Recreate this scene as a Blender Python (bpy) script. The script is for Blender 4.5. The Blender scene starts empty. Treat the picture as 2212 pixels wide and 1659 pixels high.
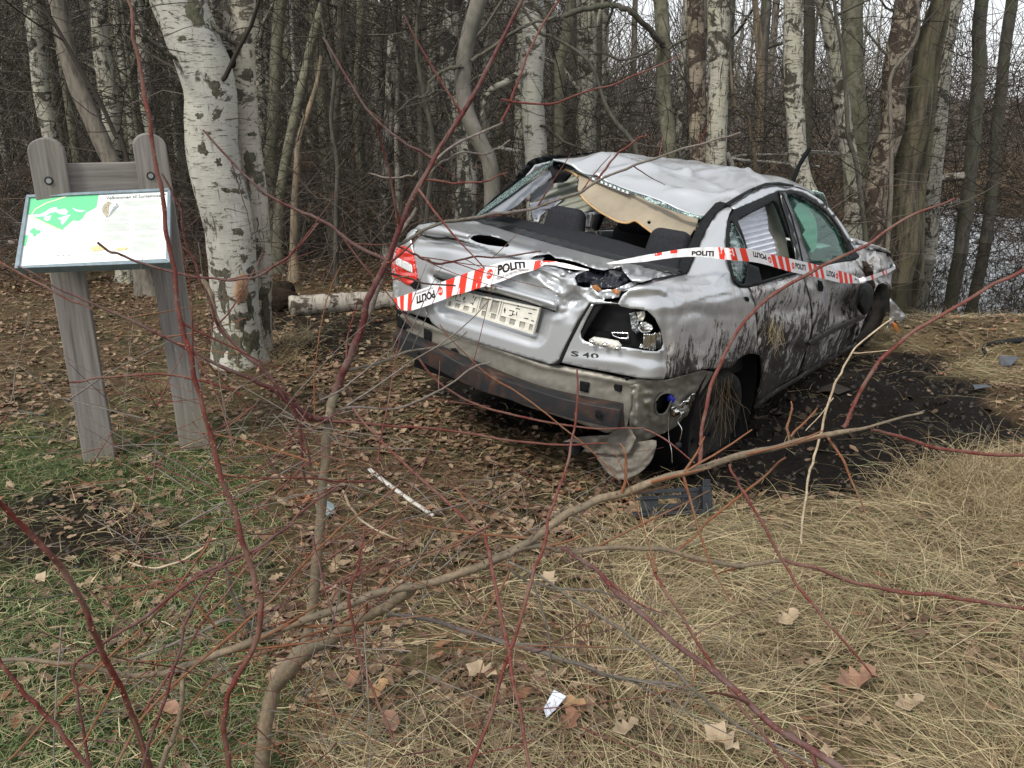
import bpy, math, random
import numpy as np
from mathutils import Matrix, Vector
from mathutils.geometry import delaunay_2d_cdt
random.seed(7); rng = np.random.default_rng(7)
S = bpy.context.scene; COL = S.collection

# ------------------------------------------------------------------ camera, world, sun, exposure
PITCH = math.radians(17.5); CAMH = 1.7
cam = bpy.data.objects.new('camera', bpy.data.cameras.new('camera')); COL.objects.link(cam)
cam.location = (0, 0, CAMH); cam.rotation_euler = (math.pi/2-PITCH, 0, 0)
cam.data.sensor_width = 36; cam.data.lens = 30.17; cam.data.clip_start = .05; cam.data.clip_end = 500
S.camera = cam
SUN_EL, SUN_AZ = math.radians(48), math.radians(215)      # azimuth clockwise from +Y: behind the camera, a bit to the left
world = bpy.data.worlds.new('World'); S.world = world; world.use_nodes = True
wn = world.node_tree.nodes; wl = world.node_tree.links
bg = wn['Background']; sky = wn.new('ShaderNodeTexSky'); sky.sky_type = 'NISHITA'; sky.sun_disc = False
sky.sun_elevation = SUN_EL; sky.sun_rotation = SUN_AZ; sky.dust_density = 3; sky.air_density = 1.0
hs = wn.new('ShaderNodeHueSaturation'); hs.inputs['Saturation'].default_value = .42; hs.inputs['Value'].default_value = 1.0
mixw = wn.new('ShaderNodeMixRGB'); mixw.inputs['Fac'].default_value = .55; mixw.inputs['Color2'].default_value = (9.5, 9.7, 10.0, 1)
wl.new(sky.outputs[0], hs.inputs['Color']); wl.new(hs.outputs[0], mixw.inputs['Color1']); wl.new(mixw.outputs[0], bg.inputs['Color'])
bg.inputs['Strength'].default_value = .115
sun = bpy.data.lights.new('sun', 'SUN'); sun.energy = 2.2; sun.angle = math.radians(11); sun.color = (1, .94, .84)
so = bpy.data.objects.new('sun', sun); COL.objects.link(so)
sd = Vector((math.sin(SUN_AZ)*math.cos(SUN_EL), math.cos(SUN_AZ)*math.cos(SUN_EL), math.sin(SUN_EL)))
so.rotation_euler = sd.to_track_quat('Z', 'Y').to_euler()
S.view_settings.view_transform = 'Standard'; S.view_settings.look = 'None'; S.view_settings.exposure = 0.45
S.view_settings.gamma = 1; S.view_settings.use_curve_mapping = False

# ------------------------------------------------------------------ geometry helpers
sP, cP = math.sin(PITCH), math.cos(PITCH)
CW = np.array([[1, 0, 0], [0, -sP, cP], [0, -cP, -sP]])     # columns: right, down, forward of the viewpoint, in world
CO = np.array([0, 0, CAMH])
def wray(u, v):                                             # picture point (2212 wide) -> direction from the viewpoint
    return CW @ np.array([(u-1106)/1854, (v-829.5)/1854, 1.])
def W(u, v, D):                                             # ... -> the point standing D metres down the clearing
    d = wray(u, v); return CO + d*(D/d[1])
def pix(p):
    q = (np.asarray(p)-CO) @ CW; return np.stack([1106+1854*q[..., 0]/q[..., 2], 829.5+1854*q[..., 1]/q[..., 2]], -1)
def hashn(ix, iy, seed):
    h = (ix*374761393 + iy*668265263 + seed*974711) & 0x7fffffff
    h = ((h ^ (h >> 13))*1274126177) & 0x7fffffff
    return ((h ^ (h >> 16)) & 0xffff)/65535.
def vn(x, y, seed=0):                                       # smooth value noise 0..1
    x = np.asarray(x, float); y = np.asarray(y, float)
    ix = np.floor(x).astype(np.int64); iy = np.floor(y).astype(np.int64); fx = x-ix; fy = y-iy
    fx = fx*fx*(3-2*fx); fy = fy*fy*(3-2*fy)
    a = hashn(ix, iy, seed); b = hashn(ix+1, iy, seed); c = hashn(ix, iy+1, seed); d = hashn(ix+1, iy+1, seed)
    return (a*(1-fx)+b*fx)*(1-fy)+(c*(1-fx)+d*fx)*fy
def fbm(x, y, seed=0, o=3):
    s = 0; a = .5; t = 0
    for i in range(o): s = s+a*vn(x*2**i, y*2**i, seed+i); t += a; a *= .5
    return s/t
def smooth(a, b, x):
    t = np.clip((x-a)/(b-a), 0, 1); return t*t*(3-2*t)
def cat(P, n=6, closed=False):                              # Catmull-Rom through the points
    P = [np.array(p, float) for p in P]; N = len(P); out = []
    if N < 3 and not closed:
        return np.array([P[0]+(P[-1]-P[0])*i/n for i in range(n+1)])
    for i in range(N if closed else N-1):
        if closed: a, b, c, d = P[i-1], P[i], P[(i+1) % N], P[(i+2) % N]
        else: a = P[max(i-1, 0)]; b = P[i]; c = P[i+1]; d = P[min(i+2, N-1)]
        for k in range(n):
            t = k/n; out.append(.5*((2*b)+(c-a)*t+(2*a-5*b+4*c-d)*t*t+(3*b-a-3*c+d)*t**3))
    if not closed: out.append(P[-1])
    return np.array(out)
def link(o, parent=None):
    COL.objects.link(o)
    if parent is not None: o.parent = parent
    return o
def tag(o, label=None, cat_=None, group=None, kind=None):
    if label: o['label'] = label
    if cat_: o['category'] = cat_
    if group: o['group'] = group
    if kind: o['kind'] = kind
    return o
def empty(name, loc=(0, 0, 0)):
    o = bpy.data.objects.new(name, None); o.location = loc; o.empty_display_size = .1; COL.objects.link(o); return o
def mk(name, V, F, mat, parent=None, sm=True, mats=None, mi=None):
    me = bpy.data.meshes.new(name); V = np.asarray(V, np.float32)
    if isinstance(F, np.ndarray):
        n, k = F.shape; me.vertices.add(len(V)); me.vertices.foreach_set('co', V.ravel())
        me.loops.add(n*k); me.loops.foreach_set('vertex_index', F.ravel().astype(np.int32))
        me.polygons.add(n); me.polygons.foreach_set('loop_start', (np.arange(n)*k).astype(np.int32))
    else:
        me.from_pydata(V.tolist(), [], F)
    me.update(calc_edges=True)
    me.polygons.foreach_set('use_smooth', np.full(len(me.polygons), sm))
    for m in (mats or [mat]): me.materials.append(m)
    if mi is not None: me.polygons.foreach_set('material_index', np.asarray(mi, np.int32))
    me.validate(); me.update()
    return link(bpy.data.objects.new(name, me), parent)
def solid(o, t, off=-1):
    m = o.modifiers.new('thick', 'SOLIDIFY'); m.thickness = t; m.offset = off; return o
def bev(o, w, seg=2):
    m = o.modifiers.new('bev', 'BEVEL'); m.width = w; m.segments = seg; m.limit_method = 'ANGLE'; return o
# tubes: a list of (points Nx3, radii N) -> verts, quads
def tubes(L, sides=6, caps=True):
    VV = []; FF = []; b = 0
    for P, R in L:
        P = np.asarray(P, float); n = len(P); R = np.broadcast_to(np.asarray(R, float), (n,))
        T = np.gradient(P, axis=0); T /= np.linalg.norm(T, axis=1)[:, None]+1e-9
        ref = np.array([.31, .2, .93]) if abs(T[:, 2]).mean() < .8 else np.array([.9, .3, .1])
        A = np.cross(T, ref); A /= np.linalg.norm(A, axis=1)[:, None]+1e-9; Bn = np.cross(T, A)
        th = np.arange(sides)*2*math.pi/sides
        V = P[:, None]+R[:, None, None]*(np.cos(th)[None, :, None]*A[:, None]+np.sin(th)[None, :, None]*Bn[:, None])
        VV.append(V.reshape(-1, 3)); i = np.arange(n-1)[:, None]*sides; j = np.arange(sides)[None]; k = (j+1) % sides
        FF.append(np.stack([i+j, i+k, i+sides+k, i+sides+j], -1).reshape(-1, 4)+b)
        b += n*sides
    return np.concatenate(VV), np.concatenate(FF)
def batch(P, R, sides=3):                                   # many thin tubes at once: P (N,S,3), R (N,S)
    N, Sg, _ = P.shape; T = np.gradient(P, axis=1); T /= np.linalg.norm(T, axis=2)[..., None]+1e-9
    A = np.cross(T, np.array([.31, .9, .12])); A /= np.linalg.norm(A, axis=2)[..., None]+1e-9; Bn = np.cross(T, A)
    th = np.arange(sides)*2*math.pi/sides
    V = P[:, :, None]+R[:, :, None, None]*(np.cos(th)[None, None, :, None]*A[:, :, None]+np.sin(th)[None, None, :, None]*Bn[:, :, None])
    base = (np.arange(N)*Sg*sides)[:, None, None]; i = (np.arange(Sg-1)*sides)[None, :, None]; j = np.arange(sides)[None, None]; k = (j+1) % sides
    F = np.stack([base+i+j, base+i+k, base+i+sides+k, base+i+sides+j], -1).reshape(-1, 4)
    return V.reshape(-1, 3), F
def box(c, s, R=None):
    V = np.array([[x, y, z] for x in (-.5, .5) for y in (-.5, .5) for z in (-.5, .5)])*np.array(s)
    if R is not None: V = V @ np.array(R).T
    return V+np.array(c), [(0, 1, 3, 2), (4, 6, 7, 5), (0, 4, 5, 1), (2, 3, 7, 6), (0, 2, 6, 4), (1, 5, 7, 3)]
def grid_faces(n, m, closed=False):
    F = []
    for i in range(n-1):
        for j in range(m if closed else m-1):
            k = (j+1) % m; F.append((i*m+j, i*m+k, (i+1)*m+k, (i+1)*m+j))
    return F
def join(parts):
    V = []; F = []; b = 0
    for v, f in parts:
        V.append(np.asarray(v)); F += [tuple(int(i)+b for i in q) for q in f]; b += len(v)
    return np.concatenate(V), F

# ------------------------------------------------------------------ materials
class N_:
    def __init__(s, name):
        s.m = bpy.data.materials.new(name); s.m.use_nodes = True; s.t = s.m.node_tree; s.n = s.t.nodes; s.l = s.t.links
        s.b = s.n['Principled BSDF']; s.tc = s.n.new('ShaderNodeTexCoord')
    def map(s, sc, src='Object', rot=(0, 0, 0)):
        mp = s.n.new('ShaderNodeMapping'); mp.inputs['Scale'].default_value = sc; mp.inputs['Rotation'].default_value = rot
        s.l.new(s.tc.outputs[src], mp.inputs[0]); return mp.outputs[0]
    def noise(s, sc=(1, 1, 1), scale=5, det=4, rough=.6, dist=0, rot=(0, 0, 0)):
        t = s.n.new('ShaderNodeTexNoise'); t.inputs['Scale'].default_value = scale; t.inputs['Detail'].default_value = det
        t.inputs['Roughness'].default_value = rough; t.inputs['Distortion'].default_value = dist
        s.l.new(s.map(sc, rot=rot), t.inputs['Vector']); return t.outputs['Fac']
    def vor(s, sc=(1, 1, 1), scale=5, feat='F1'):
        t = s.n.new('ShaderNodeTexVoronoi'); t.inputs['Scale'].default_value = scale; t.feature = feat
        s.l.new(s.map(sc), t.inputs['Vector']); return t.outputs['Distance']
    def ramp(s, x, *st):
        r = s.n.new('ShaderNodeValToRGB'); e = r.color_ramp.elements
        while len(e) < len(st): e.new(.5)
        for k, (p, c) in enumerate(st):
            e[k].position = p; e[k].color = (c, c, c, 1) if not isinstance(c, tuple) else (*c, 1)
        s.l.new(x, r.inputs[0]); return r.outputs[0]
    def mix(s, f, a, b, mode='MIX'):
        m = s.n.new('ShaderNodeMixRGB'); m.blend_type = mode
        for v, i in ((f, 0), (a, 1), (b, 2)):
            if isinstance(v, (int, float)): m.inputs[i].default_value = v if i == 0 else (v, v, v, 1)
            elif isinstance(v, tuple): m.inputs[i].default_value = (*v, 1)
            else: s.l.new(v, m.inputs[i])
        return m.outputs[0]
    def math(s, op, a, b=0., c=0.):
        m = s.n.new('ShaderNodeMath'); m.operation = op
        for v, i in ((a, 0), (b, 1), (c, 2)):
            if isinstance(v, (int, float)): m.inputs[i].default_value = v
            else: s.l.new(v, m.inputs[i])
        return m.outputs[0]
    def sep(s, src='Object'):
        q = s.n.new('ShaderNodeSeparateXYZ'); s.l.new(s.tc.outputs[src], q.inputs[0]); return q.outputs
    def set(s, **k):
        for a, v in k.items():
            i = s.b.inputs[{'col': 'Base Color', 'rough': 'Roughness', 'metal': 'Metallic', 'spec': 'Specular IOR Level', 'coat': 'Coat Weight', 'crough': 'Coat Roughness', 'trans': 'Transmission Weight', 'ior': 'IOR', 'alpha': 'Alpha', 'sheen': 'Sheen Weight'}[a]]
            if isinstance(v, (int, float)): i.default_value = v
            elif isinstance(v, tuple): i.default_value = (*v, 1)
            else: s.l.new(v, i)
        return s
    def bump(s, h, st=.3, d=.01):
        b = s.n.new('ShaderNodeBump'); b.inputs['Strength'].default_value = st; b.inputs['Distance'].default_value = d
        s.l.new(h, b.inputs['Height']); s.l.new(b.outputs[0], s.b.inputs['Normal']); return s
def simple(name, c, rough=.6, metal=0, var=.25, scale=8, bump=0, bd=.004, coat=0, sc=(1, 1, 1), spec=None):
    if spec is None: spec = .15 if (sum(c) < .2 and rough > .3) else .4
    n = N_(name); f = n.noise(sc, scale, 5, .65)
    col = n.ramp(f, (.25, tuple(x*(1-var) for x in c)), (.75, tuple(min(1, x*(1+var)) for x in c)))
    n.set(col=col, rough=rough, metal=metal, coat=coat, spec=spec)
    if bump: n.bump(f, bump, bd)
    return n.m

def birch_mat(name, white, dark, patch, crack, rseed=0):
    n = N_(name)
    len_ = n.noise((9, 9, 60), 1.0, 5, .75); lens = n.ramp(len_, (.565, 0.), (.64, 1.))
    fine = n.noise((16, 16, 170), 1.0, 4, .7); fl = n.ramp(fine, (.53, 0.), (.66, 1.))
    big = n.noise((5, 5, 6.5), 1.0, 7, .75, .8); bp = n.ramp(big, (patch, 0.), (patch+.03, 1.))
    crk = n.noise((26, 26, 3.5), 1.0, 5, .75, .5); cr = n.ramp(crk, (crack, 0.), (crack+.06, 1.))
    tone = n.noise((3, 3, 1.2), 1.0, 4, .6)
    w = n.ramp(tone, (.3, tuple(x*.72 for x in white)), (.5, white), (.75, (white[0]*.86, white[1]*.9, white[2]*.72)))
    d = n.ramp(n.noise((40, 40, 40), 1.0, 3), (.3, tuple(x*.5 for x in dark)), (.7, dark))
    c = n.mix(n.math('MULTIPLY', fl, .5), w, tuple(x*1.6 for x in dark)); c = n.mix(lens, c, d); c = n.mix(bp, c, d); c = n.mix(cr, c, d)
    n.set(col=c, rough=.75); h = n.math('ADD', n.math('MULTIPLY', lens, .4), n.math('ADD', bp, n.math('ADD', cr, n.math('MULTIPLY', crk, .8))))
    n.bump(h, .6, .012); return n.m
def bark_mat(name, a, b, sc=(30, 30, 4), moss=None, bumpd=.012):
    n = N_(name); f = n.noise(sc, 1.0, 6, .7, .4); c = n.ramp(f, (.38, a), (.60, b))
    if moss:
        mk_ = n.ramp(n.noise((4, 4, 2), 1.0, 6, .75), (.47, 0.), (.58, 1.)); c = n.mix(n.math('MULTIPLY', mk_, .6), c, moss)
    n.set(col=c, rough=.85); n.bump(f, .7, bumpd); return n.m
M = {}
M['birch'] = birch_mat('birch_bark', (.385, .375, .335), (.075, .068, .046), .56, .615)
M['birchtwin'] = birch_mat('peeling_birch_bark', (.38, .345, .29), (.11, .09, .062), .535, .585)
M['birch2'] = birch_mat('rough_birch_bark', (.34, .325, .27), (.050, .042, .028), .53, .555)
M['birch3'] = birch_mat('dark_birch_bark', (.34, .33, .28), (.040, .036, .026), .49, .50)
M['brownbirch'] = birch_mat('brown_birch_bark', (.26, .22, .17), (.05, .032, .02), .49, .53)
M['smooth'] = bark_mat('smooth_grey_bark', (.075, .07, .058), (.165, .15, .13), (7, 7, 3.5), (.10, .10, .07), .003)
M['grey'] = bark_mat('grey_brown_bark', (.07, .062, .05), (.17, .15, .12), (22, 22, 5))
M['dark'] = bark_mat('dark_bark', (.035, .032, .026), (.09, .08, .065), (22, 22, 5), (.08, .09, .05))
M['mossy'] = bark_mat('mossy_bark', (.014, .012, .008), (.12, .10, .065), (16, 16, 2.2), (.085, .085, .038), .035)
M['green'] = bark_mat('green_tinged_bark', (.065, .062, .042), (.21, .20, .145), (14, 14, 9), (.13, .135, .08))
M['snag'] = bark_mat('orange_dead_wood', (.09, .075, .055), (.26, .20, .13), (20, 20, 3))
M['twigdark'] = simple('dark_twig_bark', (.040, .034, .028), .85, scale=3)
M['twiggrey'] = simple('grey_twig_bark', (.085, .074, .062), .85, scale=3)
M['twigred'] = simple('reddish_twig_bark', (.135, .095, .072), .85, scale=3)
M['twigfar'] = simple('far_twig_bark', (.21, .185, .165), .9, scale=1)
# ------------------------------------------------------------------ ground, water
def inpoly(P, poly):
    P = np.asarray(P, float); x, y = P[:, 0], P[:, 1]; c = np.zeros(len(P), bool); n = len(poly)
    for i in range(n):
        x1, y1 = poly[i]; x2, y2 = poly[(i+1) % n]
        if y1 == y2: continue
        c ^= ((y1 > y) != (y2 > y)) & (x < (x2-x1)*(y-y1)/(y2-y1)+x1)
    return c
def pldist(P, pl, closed=False):
    P = np.asarray(P, float); A = np.asarray(pl, float); Bq = np.roll(A, -1, 0)
    if not closed: A = A[:-1]; Bq = Bq[:-1]
    d = np.full(len(P), 1e9)
    for a, b in zip(A, Bq):
        ab = b-a; t = np.clip(((P-a)@ab)/(ab@ab+1e-9), 0, 1); d = np.minimum(d, np.linalg.norm(P-a-t[:, None]*ab, axis=1))
    return d
def sdp(P, poly):
    d = pldist(P, poly, True); return np.where(inpoly(P, poly), d, -d)
def soft(P, poly, w): return smooth(-w, w, sdp(P, poly))
def gbase(x, y):
    z = .07*(fbm(x*.45+3, y*.45+8, 3)-.5)+.03*(vn(x*1.7, y*1.7, 5)-.5)
    far = smooth(9.3, 13, y+.15*x)
    z = z-far*.22+far*.55*(fbm(x*.22, y*.16+4, 11)-.5)
    rw = smooth(1.6, 2.9, x)*smooth(7.1, 8.6, y); z = z-rw*.24
    z = z+smooth(20, 60, y)*.5
    z = z-.30*np.exp(-(((x+2.6)/1.5)**2+((y-12.6)/1.5)**2)**2)+.22*np.exp(-(((x+3.2)/3.2)**2+((y-17.5)/1.8)**2))
    z = z-.11*np.exp(-(((x-1.75)/1.0)**2+((y-4.55)/.8)**2))-.05*np.exp(-(((x-1.1)/.6)**2+((y-4.0)/.4)**2))
    z = z-.12*np.exp(-(((x-3.0)/.9)**2+((y-6.6)/.9)**2))
    z = z+.34*smooth(13.2, 15.5, y)*smooth(2, 4, x)
    z = z+.10*np.exp(-(((x-3.1)/.8)**2+((y-3.6)/.5)**2))          # straw hummock at the right
    return z
def G(u, v):                                               # picture point -> ground point
    d = wray(u, v); t = -CAMH/d[2] if d[2] < -.01 else 40
    for _ in range(12):
        p = CO+d*t; t = (float(gbase(p[0], p[1]))-CAMH)/d[2]
    return CO+d*t
SHORE = [(1860, 640), (2400, 600), (2400, 672), (2150, 682), (1960, 706), (1880, 700)]
MUD_AND_SHADE = [(930, 850), (1250, 960), (1400, 1040), (1560, 1075), (1800, 1085), (1960, 1060), (2110, 985), (2212, 960), (2212, 890), (2130, 850), (2060, 800), (1930, 780), (1700, 790), (1640, 700), (960, 740)]  # churned mud; its left end also paints the shadow under the car
SOIL = [(0, 1060), (120, 1050), (260, 1080), (420, 1120), (470, 1190), (330, 1240), (150, 1200), (0, 1190)]
SOIL2 = [(560, 640), (850, 690), (860, 760), (760, 780), (600, 760)]
STRAW = [(760, 1420), (900, 1330), (1100, 1230), (1250, 1130), (1500, 1120), (1850, 1100), (2010, 1030), (2212, 970), (2500, 960), (2500, 2200), (620, 2200), (700, 1600)]
GRASS = [(-600, 900), (150, 930), (420, 900), (560, 980), (600, 1150), (520, 1300), (640, 1500), (620, 2300), (-900, 2300)]
DRY = [(1900, 700), (2400, 680), (2400, 830), (2130, 840), (2050, 780), (1900, 760)]
def masks(x, y, z):
    p = pix(np.stack([x, y, z], -1)); p = p+np.stack([(vn(x*3, y*3, 21)-.5)*90+(vn(x*11, y*11, 23)-.5)*35, (vn(x*3, y*3, 22)-.5)*70+(vn(x*11, y*11, 24)-.5)*25], -1)
    near = y > .3
    mud = soft(p, MUD_AND_SHADE, 22)*near*(y < 9); soil = np.maximum(np.maximum(soft(p, SOIL, 30), soft(p, SOIL2, 15)), soft(p, SHORE, 10))*near*(y < 12)
    straw = np.maximum(soft(p, STRAW, 60), soft(p, DRY, 15)*.6)*(1-mud)*(1-.8*soil); grass = soft(p, GRASS, 60)*(y < 6)*(1-straw)*(1-soil*.8)
    straw = np.where(y < .3, (x > -.4)*1., straw); grass = np.where(y < .3, (x <= -.4)*1., grass)
    return mud, soil, straw, grass
xs = np.concatenate([np.linspace(-60, -7, 40), np.linspace(-6.8, 6.8, 230), np.linspace(7, 60, 40)])
ys = np.concatenate([np.linspace(-8, .3, 16), np.linspace(.4, 8.6, 190), np.linspace(8.7, 24, 110), np.linspace(24.5, 110, 60)])
XX, YY = np.meshgrid(xs, ys); gx, gy = XX.ravel(), YY.ravel(); gz0 = gbase(gx, gy)
gm = masks(gx, gy, gz0)
gz_ = gz0+gm[0]*(.075*(fbm(gx*7, gy*7, 31)-.5)+.05*(vn(gx*2.3, gy*2.3, 33)-.5))+(vn(gx*14, gy*14, 35)-.5)*.012
n, m = len(ys), len(xs); idx = np.arange(n*m).reshape(n, m)
GF = np.stack([idx[:-1, :-1], idx[:-1, 1:], idx[1:, 1:], idx[1:, :-1]], -1).reshape(-1, 4)
def ground_mat():
    q = N_('forest_floor'); a = q.n.new('ShaderNodeVertexColor'); a.layer_name = 'cover'
    sp = q.n.new('ShaderNodeSeparateColor'); q.l.new(a.outputs['Color'], sp.inputs[0])
    f1 = q.noise((1, 1, 1), 9, 8, .75, .3); f2 = q.noise((1, 1, 1), 45, 6, .75); f3 = q.noise((1, 1, 1), 2.2, 4, .6)
    v = q.vor((1, 1, 1), 26)
    leaf = q.ramp(f2, (.3, (.035, .022, .013)), (.5, (.12, .075, .042)), (.7, (.24, .165, .10)))
    leaf = q.mix(q.ramp(f3, (.4, 0.), (.65, 1.)), leaf, q.ramp(f1, (.35, (.03, .025, .016)), (.65, (.12, .10, .05))))
    strw = q.ramp(f2, (.3, (.06, .045, .022)), (.55, (.20, .155, .08)), (.75, (.34, .28, .16)))
    gras = q.ramp(f1, (.32, (.022, .030, .012)), (.5, (.055, .080, .026)), (.7, (.12, .13, .055)))
    mud = q.ramp(q.math('ADD', q.math('MULTIPLY', f1, .6), q.math('MULTIPLY', f2, .4)), (.38, (.004, .003, .0025)), (.55, (.010, .0075, .0055)), (.70, (.032, .024, .018)))
    c = q.mix(sp.outputs[2], leaf, gras); c = q.mix(sp.outputs[1], c, strw); c = q.mix(sp.outputs[0], c, mud)
    q.set(col=c, rough=q.mix(sp.outputs[0], .9, q.ramp(f1, (.4, .5), (.6, .9))), spec=.12)
    q.bump(q.math('ADD', f1, q.math('MULTIPLY', f2, .6)), 1, .045); return q.m
ground = mk('ground', np.stack([gx, gy, gz_], -1), GF, ground_mat()); tag(ground, kind='structure')
ca = ground.data.color_attributes.new('cover', 'FLOAT_COLOR', 'POINT')
cc = np.ones((len(gx), 4), np.float32); cc[:, 0] = np.clip(np.maximum(gm[0], gm[1]*.85), 0, 1); cc[:, 1] = gm[2]; cc[:, 2] = gm[3]
ca.data.foreach_set('color', cc.ravel())
wm = N_('swamp_water'); wf = wm.noise((1, 1, 1), 7, 3, .5); wm.set(col=(.012, .011, .008), rough=.02, spec=.5, ior=1.45); wm.bump(wf, .05, .004)
WZ = -.155
wv = [(-60, 8.3, WZ), (60, 8.3, WZ), (60, 108, WZ), (-60, 108, WZ), (1.4, 7.3, WZ), (60, 6.6, WZ), (1.4, 8.3, WZ)]
water = mk('water', wv, [(0, 6, 1, 2, 3), (4, 5, 1, 6)], wm.m, sm=False); tag(water, kind='structure')

# ------------------------------------------------------------------ loose ground cover
def leafpts(kind):
    if kind == 0:   # lobed
        pr = [(0, 0), (.10, .12), (.26, .16), (.17, .30), (.36, .42), (.22, .52), (.33, .70), (.16, .78), (0, 1)]
    elif kind == 1:  # oval
        pr = [(0, 0), (.18, .15), (.28, .4), (.27, .62), (.16, .85), (0, 1)]
    else:            # broad, maple-like
        pr = [(0, 0), (.14, .08), (.46, .05), (.30, .26), (.60, .52), (.36, .52), (.34, .80), (.12, .68), (0, 1)]
    return pr
def leafmesh(kind, fold=.12, curl=.15, wob=0):
    pr = leafpts(kind); L = [(-x, y) for x, y in pr[1:-1]][::-1]; V = []
    nspine = len(pr)
    for x, y in pr: V.append((0, y))
    for x, y in pr[1:-1]: V.append((x, y))
    for x, y in pr[1:-1]: V.append((-x, y))
    F = []; a = nspine; b = nspine+len(pr)-2
    for s0 in (a, b):
        for i in range(nspine-1):
            r0 = s0+i-1 if i > 0 else None; r1 = s0+i if i < nspine-2 else None
            q = [i, i+1]+([r1] if r1 is not None else [])+([r0] if r0 is not None else [])
            if len(q) >= 3: F.append(q if s0 == a else q[::-1])
    T = []
    for q in F:
        for k in range(1, len(q)-1): T.append((q[0], q[k], q[k+1]))
    V = np.array(V); Z = np.abs(V[:, 0])*fold*2+curl*(V[:, 1]-.5)**2+wob*np.sin(V[:, 1]*9+V[:, 0]*7)*.06
    return np.stack([V[:, 0]*.9, V[:, 1]-.5, Z], -1), np.array(T)
def scatter(name, base, mats, X, Y, Z, size, tilt, mi=None, label=None):
    V0, F0 = base; N = len(X); k = len(V0)
    a = rng.uniform(0, 2*math.pi, N); tx = rng.normal(0, tilt, N); ty = rng.normal(0, tilt, N)
    ca_, sa = np.cos(a), np.sin(a)
    P = V0[None]*size[:, None, None]
    x, y, z = P[..., 0], P[..., 1], P[..., 2]
    z2 = z*np.cos(tx)[:, None]+y*np.sin(tx)[:, None]; y2 = y*np.cos(tx)[:, None]-z*np.sin(tx)[:, None]
    z3 = z2*np.cos(ty)[:, None]+x*np.sin(ty)[:, None]; x2 = x*np.cos(ty)[:, None]-z2*np.sin(ty)[:, None]
    V = np.stack([x2*ca_[:, None]-y2*sa[:, None]+X[:, None], x2*sa[:, None]+y2*ca_[:, None]+Y[:, None], z3+Z[:, None]], -1)
    F = (F0[None]+(np.arange(N)*k)[:, None, None]).reshape(-1, F0.shape[1])
    mi_ = np.repeat(rng.integers(0, len(mats), N) if mi is None else mi, len(F0))
    o = mk(name, V.reshape(-1, 3), F, None, mats=mats, mi=mi_); tag(o, label, kind='stuff'); return o
LM = [simple('dry_leaf_tan', (.165, .105, .064), .7, scale=14, var=.4), simple('dry_leaf_brown', (.105, .062, .040), .7, scale=14, var=.4),
      simple('dry_leaf_pale', (.25, .18, .115), .7, scale=14, var=.3), simple('dry_leaf_dark', (.065, .044, .030), .75, scale=14, var=.4), simple('dry_leaf_rust', (.19, .085, .045), .7, scale=14, var=.35)]
def rsample(N, x0, x1, y0, y1, near=1.6):
    y = y0+(y1-y0)*rng.random(N)**near; hw = .68*(y+.6)+.3
    x = rng.uniform(-1, 1, N)*hw
    return x, y
def gzz(x, y):
    z = gbase(x, y); mm = masks(x, y, z)
    return z+mm[0]*(.075*(fbm(x*7, y*7, 31)-.5)+.05*(vn(x*2.3, y*2.3, 33)-.5))+(vn(x*14, y*14, 35)-.5)*.012, mm
def pickd(N, y0, y1, dens, near=1.6):
    x, y = rsample(N, 0, 0, y0, y1, near); z, mm = gzz(x, y); d = dens(x, y, *mm); k = rng.random(N) < d
    return x[k], y[k], z[k]
for kd, nn, nm in ((0, 30000, 'fallen_oak_leaves'), (1, 20000, 'fallen_oval_leaves'), (2, 1800, 'fallen_maple_leaves')):
    x, y, z = pickd(nn, .9, 9.5, lambda x, y, mud, soil, st, gr: np.clip(1-.985*mud-.6*soil-(.60-.3*smooth(.9, .1, x))*st-.70*gr, 0.006, 1)*(.35+.65*smooth(.35, .6, vn(x*1.6, y*1.6, 77))), 1.25)
    sz = rng.uniform(.45, 1, len(x))**1.5*.068*(1.0 if kd < 2 else 1.25)
    pm = rng.choice(5, len(x), p=[.27, .35, .10, .18, .10])
    if kd == 0:
        x2, y2, z2 = pickd(9000, 9.5, 20, lambda x, y, mud, soil, st, gr: (x/y < -.02)*1., 1.0); kq = z2 > WZ+.01; x, y, z = np.concatenate([x, x2[kq]]), np.concatenate([y, y2[kq]]), np.concatenate([z, z2[kq]]); sz = np.concatenate([sz, np.full(kq.sum(), .085)]); pm = rng.choice([0, 1, 2], len(x), p=[.45, .3, .25])
    scatter(nm, leafmesh(kd, .10, .25, 1), LM, x, y, z+.008+rng.random(len(x))*.012, sz, .22, pm, 'brown fallen leaves spread over the forest floor')
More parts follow.
